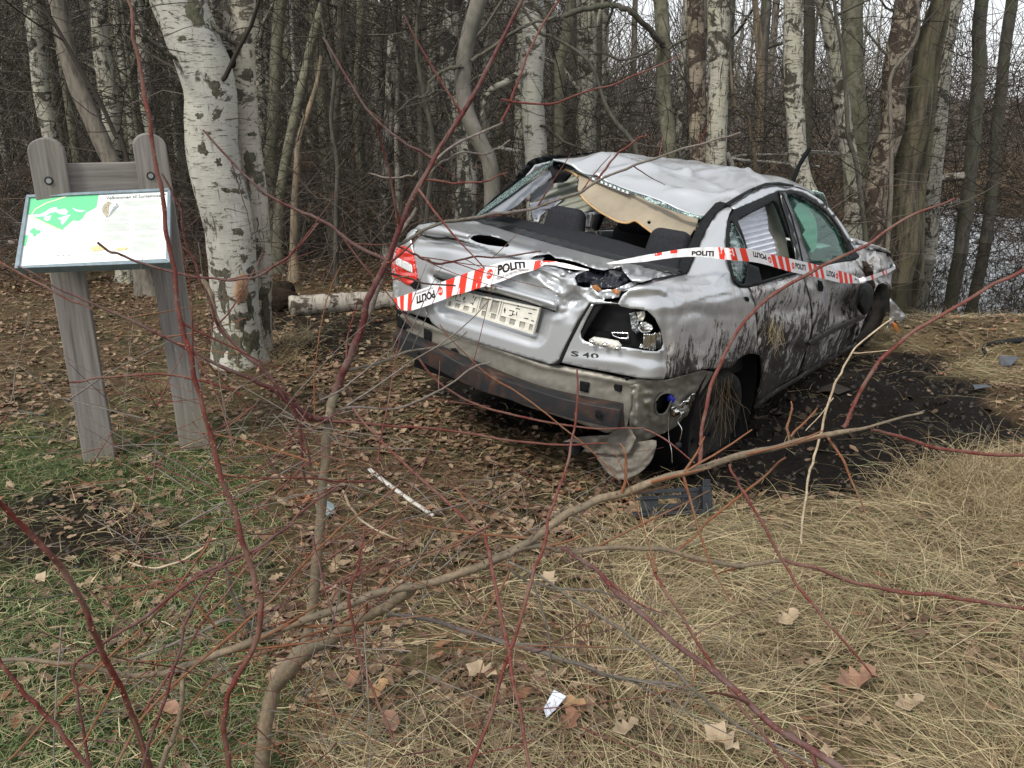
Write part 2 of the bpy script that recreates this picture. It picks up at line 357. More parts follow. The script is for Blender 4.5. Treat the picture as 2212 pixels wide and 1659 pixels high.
def blades(name, N, y0, y1, dens, Lr, wr, rise, bend, mats, label, near=1.35, seg=4, clump=0, zoff=0.0):
    x, y, z = pickd(N, y0, y1, dens, near); n = len(x)
    a = rng.uniform(0, 2*math.pi, n)
    if clump: a = a*.0+(fbm(x*1.3+9, y*1.3, 91)*4*math.pi*1.3)+rng.normal(0, clump, n)
    L = rng.uniform(*Lr, n); up = np.abs(rng.normal(0, rise, n)); t = np.linspace(0, 1, seg)[None]
    b = rng.normal(0, bend, n)[:, None]
    ang = a[:, None]+b*t; dx = np.cumsum(np.cos(ang), 1)-np.cos(ang[:, :1]); dy = np.cumsum(np.sin(ang), 1)-np.sin(ang[:, :1])
    px = x[:, None]+dx*L[:, None]/(seg-1); py = y[:, None]+dy*L[:, None]/(seg-1)
    pz = z[:, None]+zoff+.006+up[:, None]*L[:, None]*(t*1.6-t*t*1.0)+rng.random(n)[:, None]*.02
    w = rng.uniform(*wr, n)[:, None]*(1-.6*t); nx, ny = -np.sin(ang), np.cos(ang)
    tw = rng.uniform(-.7, .7, n)[:, None]
    A = np.stack([px+nx*w, py+ny*w, pz+w*tw], -1); B = np.stack([px-nx*w, py-ny*w, pz-w*tw], -1)
    V = np.stack([A, B], 2).reshape(-1, 3); base = (np.arange(n)*seg*2)[:, None]; i = np.arange(seg-1)[None]*2
    F = np.stack([base+i, base+i+1, base+i+3, base+i+2], -1).reshape(-1, 4)
    o = mk(name, V, F, None, mats=mats, mi=np.repeat(rng.integers(0, len(mats), n), seg-1)); tag(o, label, kind='stuff'); return o
SM = [simple('straw_pale', (.48, .40, .245), .65, scale=5), simple('straw_tan', (.33, .26, .145), .7, scale=5), simple('straw_brown', (.17, .12, .065), .75, scale=5), simple('straw_green', (.19, .19, .09), .7, scale=5)]
GMt = [simple('grass_green', (.068, .122, .036), .6, scale=5), simple('grass_light', (.135, .185, .068), .6, scale=5), simple('grass_olive', (.15, .145, .065), .65, scale=5)]
blades('flattened_straw', 150000, .9, 8.5, lambda x, y, mud, soil, st, gr: st*(1-mud)*(.15+.85*smooth(.32, .60, fbm(x*2.1, y*2.1, 55)))*(1-.45*smooth(.9, .1, x)), (.10, .36), (.0005, .0014), .12, .38, SM+[SM[1], SM[2]], 'pale flattened dry grass covering the right foreground', 1.25, clump=1.0)
blades('tangled_straw', 30000, .9, 5, lambda x, y, mud, soil, st, gr: st*(1-mud)*smooth(.4, .7, vn(x*1.7+4, y*1.7, 57)), (.14, .38), (.0005, .0012), .30, .5, SM[:3], 'pale dry grass stems standing loosely in the foreground', 1.2, seg=6, clump=1.2, zoff=.01)
blades('sparse_straw', 60000, .9, 9, lambda x, y, mud, soil, st, gr: (1-st)*.55*(1-.85*mud)+.03, (.05, .18), (.0005, .0014), .18, .5, [SM[1], SM[2], SM[3]], 'scattered dry grass stems among the fallen leaves')
blades('short_grass', 120000, .9, 6.2, lambda x, y, mud, soil, st, gr: gr*smooth(.25, .55, fbm(x*1.9, y*1.9, 61))*(1-.8*soil)+.014*(1-mud), (.015, .052), (.0007, .0016), .7, .9, GMt, 'short patchy green grass on the left', 1.15, seg=3)
blades('pale_grass', 12000, .9, 6.5, lambda x, y, mud, soil, st, gr: gr*(1-.85*soil)*(.3+.7*smooth(.35, .6, vn(x*2.6, y*2.6, 66))), (.03, .12), (.0008, .002), .25, 1.0, [SM[1], SM[3], SM[0]], 'dry grass blades mixed into the green turf', 1.2, seg=3)
hx = rng.normal(3.05, .45, 9000); hy = rng.normal(3.55, .28, 9000)      # hummock of straw, right edge
# crumbs of peat on the mud
cx, cy, cz = pickd(22000, 2.5, 8.5, lambda x, y, mud, soil, st, gr: np.maximum(mud, soil)*.8, 1.0)
cb = np.array([(0, 0, .6), (.6, 0, 0), (0, .5, .1), (-.5, .1, 0), (0, -.6, .05), (.2, .1, -.4)]); cf = np.array([(0, 1, 2), (0, 2, 3), (0, 3, 4), (0, 4, 1), (5, 2, 1), (5, 1, 4)])
scatter('peat_clods', (cb, cf), [simple('wet_peat', (.016, .012, .009), .6, scale=30, spec=.4), simple('dry_peat', (.05, .038, .028), .85, scale=30)], cx, cy, cz, rng.uniform(.12, 1, len(cx))**2.5*.040, .6, (rng.random(len(cx)) < .2).astype(int), 'black peat clods in the churned mud')

bx2, by2, bz2 = pickd(3200, 2.8, 8.0, lambda x, y, mud, soil, st, gr: mud*smooth(.45, .7, vn(x*2.7, y*2.7, 99)), 1.0)
scatter('peat_lumps', (cb, cf), [simple('peat_lump_black', (.010, .008, .006), .75, scale=22, var=.6, bump=.8, bd=.02), simple('peat_lump_brown', (.034, .026, .019), .9, scale=22, var=.6, bump=.8, bd=.02)], bx2, by2, bz2, rng.uniform(.02, .075, len(bx2)), .7, (rng.random(len(bx2)) < .35).astype(int), 'larger lumps of churned peat beside the car')
# ------------------------------------------------------------------ trees
def radius(w, D, v=600):
    d = wray(1106, v); return w/2*(D/d[1])/1854
def trunk_tube(P, R, flare, sides=14, seed=1, rough=.05):
    P = np.asarray(P); n = len(P); R = np.asarray(R, float)
    h = P[:, 2]-P[0, 2]; R = R*(1+flare*np.exp(-np.clip(h, 0, 9)/.16))
    T = np.gradient(P, axis=0); T /= np.linalg.norm(T, axis=1)[:, None]
    A = np.cross(T, [0.02, 1, .05]); A /= np.linalg.norm(A, axis=1)[:, None]; Bn = np.cross(T, A)
    th = np.arange(sides)*2*math.pi/sides
    rr = R[:, None]*(1+rough*2*(vn(np.cos(th)[None]*1.3+seed*7+h[:, None]*1.1, np.sin(th)[None]*1.3+h[:, None]*2.2, seed)-.5))
    lob = (np.cos(th*3+seed)[None]*.5+np.cos(th*5+seed*2)[None]*.3)*np.exp(-np.clip(h, 0, 9)/.13)[:, None]*R[:, None]*.45*flare
    rr = rr+lob+R[:, None]*.05*(vn(th[None]*1.5+h[:, None]*5, h[:, None]*7, seed+5)-.5)*2
    V = P[:, None]+rr[..., None]*(np.cos(th)[None, :, None]*A[:, None]+np.sin(th)[None, :, None]*Bn[:, None])
    return V.reshape(-1, 3), np.array(grid_faces(n, sides, True))
def rbranch(p, d, L, n=7, wig=.25, droop=0, up=.0):
    d = np.array(d, float); d /= np.linalg.norm(d); out = [np.array(p, float)]
    for i in range(n-1):
        d = d+rng.normal(0, wig, 3)*[1, 1, .8]; d[2] += up-droop*i/n; d /= np.linalg.norm(d); out.append(out[-1]+d*L/(n-1))
    return np.array(out)
def tree(name, label, mat, pts, D, wpx, cat_='tree', group=None, flare=.7, top=7.5, limbs=5, twig=40, extra=(), base_v=None, twmat='twiggrey', limbmat=None, seed=None, tilt=0):
    """pts: picture points from the top down; D: distance along the clearing; wpx: (top, bottom) width in the picture"""
    sd_ = seed if seed is not None else len(bpy.data.objects)
    P = [W(u, v, D) for u, v in pts][::-1]; P = [np.array(p) for p in P]
    if len(P) > 2: dirn = P[0]-P[1]
    else: dirn = P[0]-P[-1]
    gz = float(gbase(P[0][0], P[0][1]))-.05
    if P[0][2] > gz+.05:
        k = (gz-P[0][2])/min(dirn[2], -.3); q = P[0]+dirn*k*np.array([.6, .6, 1]); q[2] = gz; P.insert(0, q)
    dirn = P[-1]-P[-2]; dirn /= np.linalg.norm(dirn); dirn = dirn*.6+np.array([0, 0, .4])
    zt = P[-1][2]; htop = top
    while P[-1][2] < htop-.1:
        dirn = dirn+np.array([rng.normal(0, .06), rng.normal(0, .06), .05]); dirn /= np.linalg.norm(dirn); P.append(P[-1]+dirn*1.0)
    C = cat(P, 8); h = C[:, 2]-C[0, 2]; rb = radius(wpx[1], D); rt = radius(wpx[0], D)
    hv = max(zt-C[0, 2], .5); R = np.where(h < hv, rb+(rt-rb)*h/hv, rt*np.clip(1-(h-hv)/(htop-zt+.5)*.75, .15, 1))
    C = C+np.stack([(vn(h*1.5, h*0+sd_, 3)-.5)*rb*.5, (vn(h*1.5, h*0+sd_, 4)-.5)*rb*.5, h*0], -1)
    loc = C[0].copy(); root = empty(name, loc); tag(root, label, cat_, group)
    V, F = trunk_tube(C-loc, R, flare, 16 if wpx[1] > 30 else 10, sd_ % 97, .07)
    mk('trunk', V, F, M[mat], root)
    ends = []
    for i in range(limbs):
        hh = rng.uniform(.45, .95); k = int(hh*(len(C)-1)); a = rng.uniform(0, 2*math.pi)
        B_ = rbranch(C[k], (math.cos(a), math.sin(a), rng.uniform(.15, .9)), rng.uniform(.8, 2.2), 8, .22)
        r0 = min(max(R[k]*.22, .007), .018); Vb, Fb = tubes([(B_-loc, np.linspace(r0, r0*.25, 8))], 6); mk('limb', Vb, Fb, M[limbmat or twmat], root); ends.append(B_)
    for ex in extra:
        q = cat([W(u, v, D-dd) for u, v, dd in ex[0]], 7); r = [radius(w, D) for w in ex[1]]
        rr = np.interp(np.linspace(0, 1, len(q)), np.linspace(0, 1, len(r)), r)
        q = q+np.stack([(vn(np.arange(len(q))*.5, q[:, 0]*0, 8)-.5)*.03]*3, -1)
        Vb, Fb = tubes([(q-loc, rr)], 8); mk('limb', Vb, Fb, M[ex[2] if len(ex) > 2 else 'dark'], root); ends.append(q)
    if twig:
        PP = []; RR = []
        for i in range(twig):
            if ends and rng.random() < .65: e = ends[rng.integers(len(ends))]; p0 = e[rng.integers(len(e)//3, len(e))]
            else: k = int(rng.uniform(.2, 1)*(len(C)-1)); p0 = C[k]
            a = rng.uniform(0, 2*math.pi)
            PP.append(rbranch(p0, (math.cos(a), math.sin(a), rng.uniform(-.3, .8)), rng.uniform(.3, 1.1), 6, .2)-loc); RR.append(np.linspace(.0045, .0015, 6))
        V, F = batch(np.array(PP), np.array(RR)); o = mk('twigs', V, F, M[twmat], root); tag(o, kind='stuff')
    return root
T = tree
big = T('birch_tree', 'large white birch right behind the wooden sign, its bark torn open at the foot', 'birch', [(388, -40), (392, 0), (412, 80), (436, 160), (456, 240), (470, 320), (486, 400), (497, 480), (502, 560), (504, 640), (506, 700), (507, 760)], 5.9, (106, 94), flare=.62, top=8, limbs=3, twig=50, twmat='twigdark',
      extra=[([(384, 128, .1), (360, 118, .25), (325, 80, .4), (290, 30, .5), (262, -30, .6)], [9, 7, 6, 5]), ([(448, 50, .05), (470, 66, .05), (495, 78, 0), (510, 100, -.2)], [12, 9, 6])])
twin = T('birch_tree', 'narrower white birch stem joined at the foot to the big birch behind the sign', 'birchtwin', [(514, -40), (516, 0), (522, 80), (528, 160), (532, 240), (538, 320), (548, 400), (556, 480), (562, 560), (560, 640), (552, 740)], 6.15, (60, 52), flare=.45, top=8, limbs=3, twig=40, twmat='twigdark')
def lump(c, r, sc=(1, .5, 1), nu=10, nv=7, seed=1, amp=.35):
    amp = min(amp, .3)
    V = []; 
    for i in range(nv):
        ph = math.pi*i/(nv-1)
        for j in range(nu):
            t = 2*math.pi*j/nu; d = np.array([math.sin(ph)*math.cos(t), math.sin(ph)*math.sin(t), math.cos(ph)])
            k = 1+amp*(float(vn(d[0]*2+seed*5, d[2]*2+d[1]*2, seed))-.5)*2
            V.append(np.array(c)+d*r*k*np.array(sc))
    return np.array(V), grid_faces(nv, nu, True)
M['knot'] = bark_mat('dark_knot_bark', (.02, .018, .013), (.10, .09, .062), (50, 50, 30), (.075, .08, .04))
M['deadwood'] = bark_mat('exposed_brown_wood', (.17, .10, .06), (.33, .21, .13), (30, 30, 3))
M['black'] = simple('black_hollow', (.008, .007, .006), .9)
bl = np.array(big.location); tl_ = np.array(twin.location)
from mathutils.bvhtree import BVHTree
def bvh(root):
    o = [c for c in root.children if c.name.startswith('trunk')][0]; off = np.array(root.location)
    return BVHTree.FromPolygons([tuple(np.array(v.co[:])+off) for v in o.data.vertices], [tuple(p.vertices) for p in o.data.polygons])
def patch(root, bt, name, u, v, ru, rv, mat, amp=.3, th=.16, seed=1):
    d = wray(u, v); h_ = bt.ray_cast(Vector(CO), Vector(d))
    if h_[0] is None: return
    p = np.array(h_[0]); n_ = np.array(h_[1]); k = ((p-CO)@CW[:, 2])/1854; X = np.array([1., 0, 0]); X -= n_*(X@n_); X /= np.linalg.norm(X); Z = np.cross(X, n_); Z *= np.sign(Z[2])
    V = []; nu = 26; nr = 7
    for i in range(nr):
        for j in range(nu):
            a = 2*math.pi*j/nu; rr = (i/(nr-1))*(1+amp*2*(float(vn(math.cos(a)*2+seed*3, math.sin(a)*2+9, seed))-.5)+amp*(float(vn(a*4, 1, seed))-.5))
            q_ = p+X*math.cos(a)*rr*ru*k+Z*math.sin(a)*rr*rv*k
            hh = bt.find_nearest(Vector(q_)); w = np.array(hh[0]); V.append(w+np.array(hh[1])*(th*min(ru, rv)*k*(1-(i/(nr-1))**2)*(.6+.8*float(vn(i*.9, j*.7, seed)))-.001))
    mk(name, np.array(V)-np.array(root.location), grid_faces(nr, nu, True), mat, root)
bb, bt_ = bvh(big), bvh(twin)
for (u, v, a, b, s_) in ((424, 24, 22, 34, 3), (390, 86, 12, 8, 5), (428, 86, 40, 3, 6), (466, 192, 12, 17, 7), (437, 322, 12, 14, 8), (472, 350, 10, 12, 9), (506, 412, 38, 7, 10), (516, 500, 14, 10, 12), (432, 250, 16, 8, 15), (430, 230, 20, 4, 16), (478, 588, 26, 12, 11), (545, 590, 14, 20, 12), (482, 640, 14, 34, 14), (520, 690, 22, 26, 17), (470, 745, 30, 30, 18), (505, 752, 26, 26, 27), (540, 735, 26, 30, 19), (450, 700, 8, 40, 28), (495, 680, 5, 50, 29), (540, 660, 10, 40, 30), (408, 160, 8, 3, 22), (412, 192, 9, 3, 23), (420, 214, 10, 3, 24)): patch(big, bb, 'bark_patch', u, v, a, b, M['knot'], .45, .10, s_)
patch(big, bb, 'knot', 428, 20, 10, 10, M['birch'], .2, .5, 4); patch(big, bb, 'torn_wood', 521, 624, 19, 40, M['deadwood'], .3, .25, 6)
for (u, v, a, b, mt, s_) in ((531, 80, 22, 12, 'knot', 4), (534, 165, 20, 14, 'knot', 5), (560, 388, 16, 12, 'knot', 6), (540, 352, 16, 20, 'knot', 7), (545, 290, 18, 6, 'knot', 8), (552, 520, 10, 6, 'knot', 9), (575, 690, 12, 40, 'knot', 10), (572, 640, 14, 30, 'knot', 13), (512, 10, 12, 5, 'knot', 11)): patch(twin, bt_, 'bark_patch', u, v, a, b, M[mt], .45, .12, s_)
V, F = lump(W(495, 130, 6.02)-tl_, .045, (.8, .8, 1.3), 14, 10, 3, .3); mk('hollow_knot', V, F, M['black'], twin)
T('birch_tree', 'white birch behind the left post of the wooden sign', 'birch2', [(60, -40), (66, 0), (78, 90), (88, 180), (100, 260), (106, 300)], 9, (30, 34), twig=40, base_v=600)
T('birch_tree', 'pale birch with dark speckles above the crossbar of the sign', 'birch2', [(200, -40), (208, 0), (212, 80), (226, 170), (240, 250), (246, 330)], 9.2, (34, 40), twig=40)
T('birch_tree', 'thin pale birch above the right post of the wooden sign', 'birch2', [(290, -40), (296, 0), (308, 90), (314, 180), (322, 260)], 11, (22, 26), twig=30)
T('slender_tree', 'grey brown leaning tree between the two pale birches above the sign', 'grey', [(118, -40), (128, 10), (152, 150), (182, 230), (222, 320), (250, 390)], 8.4, (34, 38), twig=50)
T('slender_tree', 'thin brown stem slanting down to the right post of the sign', 'twigdark', [(70, -40), (92, 10), (128, 70), (172, 150), (215, 220), (248, 290), (276, 345)], 6.6, (7, 12), flare=.2, limbs=2, twig=50, top=5, twmat='twigdark')
T('slender_tree', 'grey tree just right of the twin birch', 'green', [(612, -40), (606, 10), (598, 90), (590, 200), (588, 300), (584, 420)], 10.5, (24, 28))
T('slender_tree', 'pale forked stem leaning right of the grey tree by the twin birch', 'green', [(714, -40), (700, 10), (676, 90), (654, 180), (634, 260), (616, 340), (606, 430)], 9.6, (18, 24))
T('dead_tree', 'orange broken dead snag leaning among the thin trees left of the car', 'snag', [(692, 120), (684, 170), (664, 240), (648, 300), (640, 400), (636, 480)], 9, (8, 22), top=2.2, limbs=0, twig=0)
T('birch_tree', 'thin white birch in the dark wood left of the leaning grey tree', 'birch', [(628, -40), (630, 20), (634, 120), (642, 230), (640, 330)], 13, (8, 10), limbs=3)
T('slender_tree', 'thin grey tree standing left of the slanting red whip above the leaf bank', 'grey', [(742, -40), (738, 60), (728, 200), (720, 330), (722, 430)], 12, (16, 20))
T('slender_tree', 'mottled trunk with a dark mossy foot above the tail light', 'birch3', [(852, -40), (846, 60), (842, 200), (838, 330), (832, 440), (836, 540)], 10.5, (18, 26))
T('slender_tree', 'thin crooked grey trunk above the leaf bank in the middle distance', 'green', [(776, -40), (778, 80), (770, 190), (776, 300), (780, 400)], 13, (14, 18))
T('birch_tree', 'birch with white top and black cracked foot behind the grey bent tree', 'birch3', [(980, -40), (981, 0), (974, 100), (984, 200), (998, 300), (1004, 380), (1006, 450)], 8.8, (34, 50), flare=.5)
T('bent_tree', 'smooth grey bent tree in front of the cracked birch left of the car roof', 'smooth', [(1048, -40), (1036, 10), (1020, 64), (1006, 130), (1005, 200), (1014, 256), (1036, 310), (1054, 350), (1062, 420), (1064, 500)], 7.6, (32, 34), flare=.3,
  extra=[([(1020, 130, .05), (1060, 105, .1), (1110, 68, .2), (1150, 50, .3), (1210, 36, .3)], [8, 7, 6]), ([(1000, 145, .05), (965, 150, .1), (935, 170, .1), (920, 205, .15), (890, 214, .2), (850, 250, .2)], [9, 7, 5, 4])])
T('birch_tree', 'straight white birch standing behind the rear window of the car', 'birch', [(1144, -40), (1148, 0), (1155, 64), (1151, 160), (1152, 256), (1154, 345), (1156, 420)], 8.9, (46, 48),
  extra=[([(1150, 158, .1), (1120, 160, .1), (1095, 175, .1), (1060, 195, .1), (1045, 225, .05), (1040, 270, 0)], [7, 12, 13, 11, 8], 'birch2'), ([(1170, 270, .1), (1196, 290, 0), (1220, 302, 0), (1268, 328, -.1)], [6, 6, 5])])
T('birch_tree', 'slim greenish birch behind the car roof, leaning beside the straight white birch', 'green', [(1244, -40), (1236, 0), (1222, 96), (1208, 144), (1206, 256), (1204, 340), (1204, 400)], 9.8, (20, 22))
T('slender_tree', 'yellow green trunk behind the car roof with a long arched dark limb', 'green', [(1424, -40), (1428, 0), (1434, 96), (1434, 192), (1444, 320), (1448, 420)], 9.3, (28, 32),
  extra=[([(1432, 100, .1), (1416, 80, .2), (1392, 48, .3), (1360, 24, .4), (1324, 12, .4), (1284, 16, .45), (1244, 25, .5), (1190, 40, .5), (1150, 10, .5), (1125, -20, .5)], [13, 12, 11, 10, 11, 11, 9]),
         ([(1428, 90, .1), (1400, 112, .3), (1350, 126, .3), (1310, 118, .35), (1262, 104, .4)], [6, 6, 4, 4]), ([(1444, 105, .1), (1490, 80, .2), (1560, 50, .3)], [6, 4])])
T('slender_tree', 'thin dark crooked tree arching down behind the middle of the car roof', 'dark', [(1150, 50), (1190, 78), (1244, 109), (1280, 145), (1296, 190), (1308, 225), (1330, 265), (1360, 300), (1376, 350)], 8.2, (6, 14), top=3.4, flare=.2, limbs=1, twig=30)
T('birch_tree', 'pale grey birch with brown streaks, left of the pair behind the car roof', 'brownbirch', [(1500, -40), (1503, 0), (1506, 140), (1508, 260), (1512, 350), (1514, 420)], 8.8, (34, 38))
T('birch_tree', 'broad pale birch with peeling bark, right of the two behind the middle of the roof', 'birch2', [(1556, -40), (1552, 0), (1550, 140), (1548, 260), (1546, 350), (1546, 420)], 8.5, (42, 46))
T('dead_tree', 'broken snag with an orange break standing behind the roof between two birches', 'snag', [(1640, 88), (1641, 130), (1640, 200), (1638, 270), (1636, 330)], 13, (16, 20), top=3.4, limbs=0, twig=8)
T('dead_tree', 'thin bare yellowish stem with a kink behind the car roof', 'snag', [(1582, 200), (1594, 236), (1616, 256), (1622, 300), (1630, 350)], 10, (6, 10), top=2.5, limbs=0, twig=10)
T('birch_tree', 'tall pale birch with dark eyes rising behind the front window of the car', 'birch2', [(1706, -40), (1709, 0), (1710, 120), (1712, 240), (1724, 330), (1740, 400), (1760, 460)], 8.3, (36, 42))
T('slender_tree', 'dark grey trunk just behind the pale birch with dark eyes', 'dark', [(1752, -40), (1750, 0), (1746, 120), (1742, 240), (1740, 330)], 10.5, (22, 24))
T('birch_tree', 'speckled birch curving down to the front of the car, left stem of the swamp clump', 'birch2', [(1772, -40), (1780, 0), (1798, 80), (1812, 160), (1824, 280), (1838, 400), (1846, 500)], 9.4, (26, 42))
T('birch_tree', 'greenish birch behind the speckled stem of the swamp clump', 'green', [(1834, -40), (1836, 0), (1840, 120), (1844, 200), (1852, 300), (1858, 400)], 10.2, (40, 36))
T('birch_tree', 'brown white birch leaning left over the swamp, forking behind the front window', 'brownbirch', [(1990, -40), (1972, 0), (1944, 100), (1932, 180), (1928, 280), (1904, 370), (1890, 500)], 9.6, (46, 44))
T('slender_tree', 'thick mossy furrowed trunk at the water edge beyond the car bonnet', 'mossy', [(2030, -40), (2018, 20), (2000, 120), (1984, 240), (1962, 360), (1946, 480), (1940, 560)], 9.9, (34, 72), flare=.5)
T('slender_tree', 'second mossy trunk leaning behind the thick furrowed one', 'mossy', [(2050, -40), (2036, 60), (2014, 180), (2000, 300), (1984, 420), (1980, 540)], 10.1, (20, 34), flare=.5)
T('birch_tree', 'white birch standing behind the mossy trunks at the water', 'birch2', [(2064, -40), (2060, 0), (2042, 100), (2032, 200), (2022, 330)], 11.5, (38, 34))
T('slender_tree', 'straight dark grey trunk at the right of the swamp', 'dark', [(2126, -40), (2122, 20), (2116, 120), (2104, 230), (2096, 340)], 12, (26, 28))
T('slender_tree', 'dark trunk nearest the right edge of the picture', 'dark', [(2190, -40), (2186, 20), (2172, 120), (2160, 240), (2152, 330)], 13, (22, 24))
T('slender_tree', 'thin whip stem rising in front of the mossy trunks', 'grey', [(1960, -60), (1985, 20), (1978, 90), (1928, 160), (1924, 230), (1926, 330), (1922, 480)], 9.2, (6, 11), flare=.2)
T('slender_tree', 'thin forked dark stem beside the speckled swamp birch', 'dark', [(1800, -40), (1806, 40), (1818, 110), (1828, 200), (1836, 300), (1856, 380)], 9.1, (7, 12), flare=.2)
T('slender_tree', 'dark twisted bush-like tree with crooked limbs left of the grey bent tree', 'dark', [(912, -40), (905, 20), (900, 100), (915, 200), (934, 300), (930, 380), (924, 450)], 8.4, (7, 13), flare=.3, limbs=9, twig=130, top=4.6, twmat='twigdark')
T('slender_tree', 'dark crooked thin tree standing over the leaf bank left of the car', 'dark', [(690, -40), (700, 60), (722, 150), (716, 260), (730, 360), (726, 460)], 8.8, (6, 12), flare=.3, limbs=8, twig=110, top=4.6, twmat='twigdark')
# the wood behind: individual trees, then the mass of branches
kinds = [('grey', 'grey brown tree in the dense wood behind the birches', 'grey trees in the wood behind'), ('dark', 'dark slim tree in the dense wood behind the birches', 'dark trees in the wood behind'), ('birch2', 'pale thin birch in the dense wood behind the nearer trees', 'pale birches in the wood behind'), ('green', 'greenish slim tree in the dense wood behind the birches', 'greenish trees in the wood behind')]
kk = 0
for i in range(300):
    D = 12+34*rng.random()**.9; ang = rng.uniform(-1, 1)*.66
    if i >= 230: D = rng.uniform(10.8, 20); ang = rng.uniform(-.66, .3)
    x = ang*D*1.0
    k = rng.choice(4, p=[.42, .26, .16, .16]) if i < 230 else rng.choice([2, 2, 0, 3]); r0 = rng.uniform(.035, .12); Hh = rng.uniform(6.5, 10)
    if x/D > .10 and D > 16 and rng.random() < .75: continue
    if x/D > .44 and D < 20: continue
    if abs(x/D) < .7:
        n_ = 10; dx = rng.normal(0, .06); P = np.array([[x+dx*z*3*math.sin(z*1.7+i)*.3+dx*z*Hh*.35, D+rng.normal(0, .03), z*Hh] for z in np.linspace(0, 1, n_)]); P[:, 2] += float(gbase(x, D))-.1
        L = [(P, np.linspace(r0, r0*.35, n_))]
        for b in range(5):
            q = int(rng.integers(2, n_-1)); a = rng.uniform(0, 2*math.pi); L.append((rbranch(P[q], (math.cos(a), math.sin(a)*.5, .7), rng.uniform(.8, 2.2), n_, .18), np.linspace(r0*.3, .006, n_)))
        if k == 3 and rng.random() < .5: L.append((rbranch(P[3], (rng.choice([-1, 1])*.5, 0, 1), 3.5, n_, .1), np.linspace(r0*.7, .02, n_)))
        V, F = tubes(L, 6); o = mk('slender_tree' if k != 2 else 'birch_tree', V-P[0], F, M[kinds[k][0]]); o.location = P[0]
        tag(o, kinds[k][1], 'tree', kinds[k][2])
def twigmass(name, N, d0, d1, z0, z1, L, mats, label, upb=.6, rmin=.00042, x0=-.72, x1=.72, clumps=0, wig=.22, rb=.003, cut=None):
    D = d0+(d1-d0)*rng.random(N); X = rng.uniform(x0, x1, N)*D; Z = z0+(z1-z0)*rng.random(N)
    if cut is not None:     # the wood thins out above the swamp clearing at the right
        kp = ~((X/D > .06) & (Z > CAMH+D*cut) & (rng.random(N) < .86)); D, X, Z = D[kp], X[kp], Z[kp]; N = len(D)
    d = rng.normal(0, 1, (N, 3))*[1, .6, .7]; d[:, 2] += upb; d /= np.linalg.norm(d, axis=1)[:, None]; Sg = 6
    P = [np.stack([X, D, Z], -1)]; l = rng.uniform(*L, N)[:, None]/(Sg-1)
    for s in range(Sg-1):
        d = d+rng.normal(0, wig, (N, 3)); d /= np.linalg.norm(d, axis=1)[:, None]; P.append(P[-1]+d*l)
    P = np.stack(P, 1); r = np.maximum(rb*rng.uniform(.6, 2.4, N), D*rmin)[:, None]*np.linspace(1, .45, Sg)[None]
    V, F = batch(P, r); o = mk(name, V, F, None, mats=mats, mi=np.repeat(rng.integers(0, len(mats), N), (Sg-1)*3)); tag(o, label, kind='stuff'); return o
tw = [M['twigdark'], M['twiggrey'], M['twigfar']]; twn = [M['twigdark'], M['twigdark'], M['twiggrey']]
twigmass('branch_tangle', 7000, 8.5, 14, .8, 4.8, (.5, 1.8), twn, 'tangle of bare branches behind the car and the sign', .35, cut=.03, x1=.43)
twigmass('branch_tangle', 500, 9, 14, .1, 3.2, (.5, 1.8), twn, 'sparse bare branches over the swamp water at the right', .5, x0=.43)
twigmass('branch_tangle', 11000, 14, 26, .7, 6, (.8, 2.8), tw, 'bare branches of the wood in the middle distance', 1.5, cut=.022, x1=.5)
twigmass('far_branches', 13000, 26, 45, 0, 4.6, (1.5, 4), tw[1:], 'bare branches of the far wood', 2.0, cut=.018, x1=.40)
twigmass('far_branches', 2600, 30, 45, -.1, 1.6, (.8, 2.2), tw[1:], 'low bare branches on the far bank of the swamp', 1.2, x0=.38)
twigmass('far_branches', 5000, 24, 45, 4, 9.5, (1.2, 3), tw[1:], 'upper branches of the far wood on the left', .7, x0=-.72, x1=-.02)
twigmass('undergrowth', 6500, 8.6, 17, -.2, .9, (.4, 1.3), [M['twigred'], M['twiggrey'], M['twigdark']], 'low reddish undergrowth at the edge of the swamp', .3, x1=.42)
twigmass('brushwood', 2300, 12.5, 18, -.2, 2.4, (.5, 1.6), [M['twiggrey'], M['twigdark'], M['twigred'], M['twigdark']], 'dark brushwood standing in the swamp at the right', .3, x0=.47, x1=.76)
twigmass('brushwood', 420, 8.8, 11, -.2, 1.0, (.3, .9), [M['twigdark'], M['twigred']], 'low dead brush at the right edge of the swamp', .3, x0=.60, x1=.76)
# far mass of the wood, its top uneven, higher on the left
def farwood(D, hl, hr, seed, col):
    nx, nz = 170, 14; xs_ = np.linspace(-60, 60, nx); zs = np.linspace(0, 1, nz)
    top_ = hr+(hl-hr)*smooth(12, -8, xs_)+2.2*(fbm(xs_*.35, xs_*0, seed, 4)-.5)+1.3*(vn(xs_*1.7, xs_*0, seed+9)-.5)
    front = np.stack([np.tile(xs_, (nz, 1)), np.full((nz, nx), D)+2.5*(vn(np.tile(xs_, (nz, 1))*.8, zs[:, None]*9, seed)-.5)+zs[:, None]*1.2, -1+zs[:, None]*(top_[None]+1)], -1)
    back = front[::-1].copy(); back[..., 1] = D+4.5
    V = np.concatenate([front, back]).reshape(-1, 3)
    q = simple('far_wood_%d' % seed, col, .95, scale=1.0, sc=(3, 3, .5), var=.45, bump=1, bd=.3)
    o = mk('far_wood', V, grid_faces(nz*2, nx), q); tag(o, 'leafless wood at the far side of the swamp', kind='stuff')
farwood(60, 7.5, 2.0, 3, (.17, .145, .13)); farwood(78, 10.5, 3.0, 5, (.20, .185, .18))
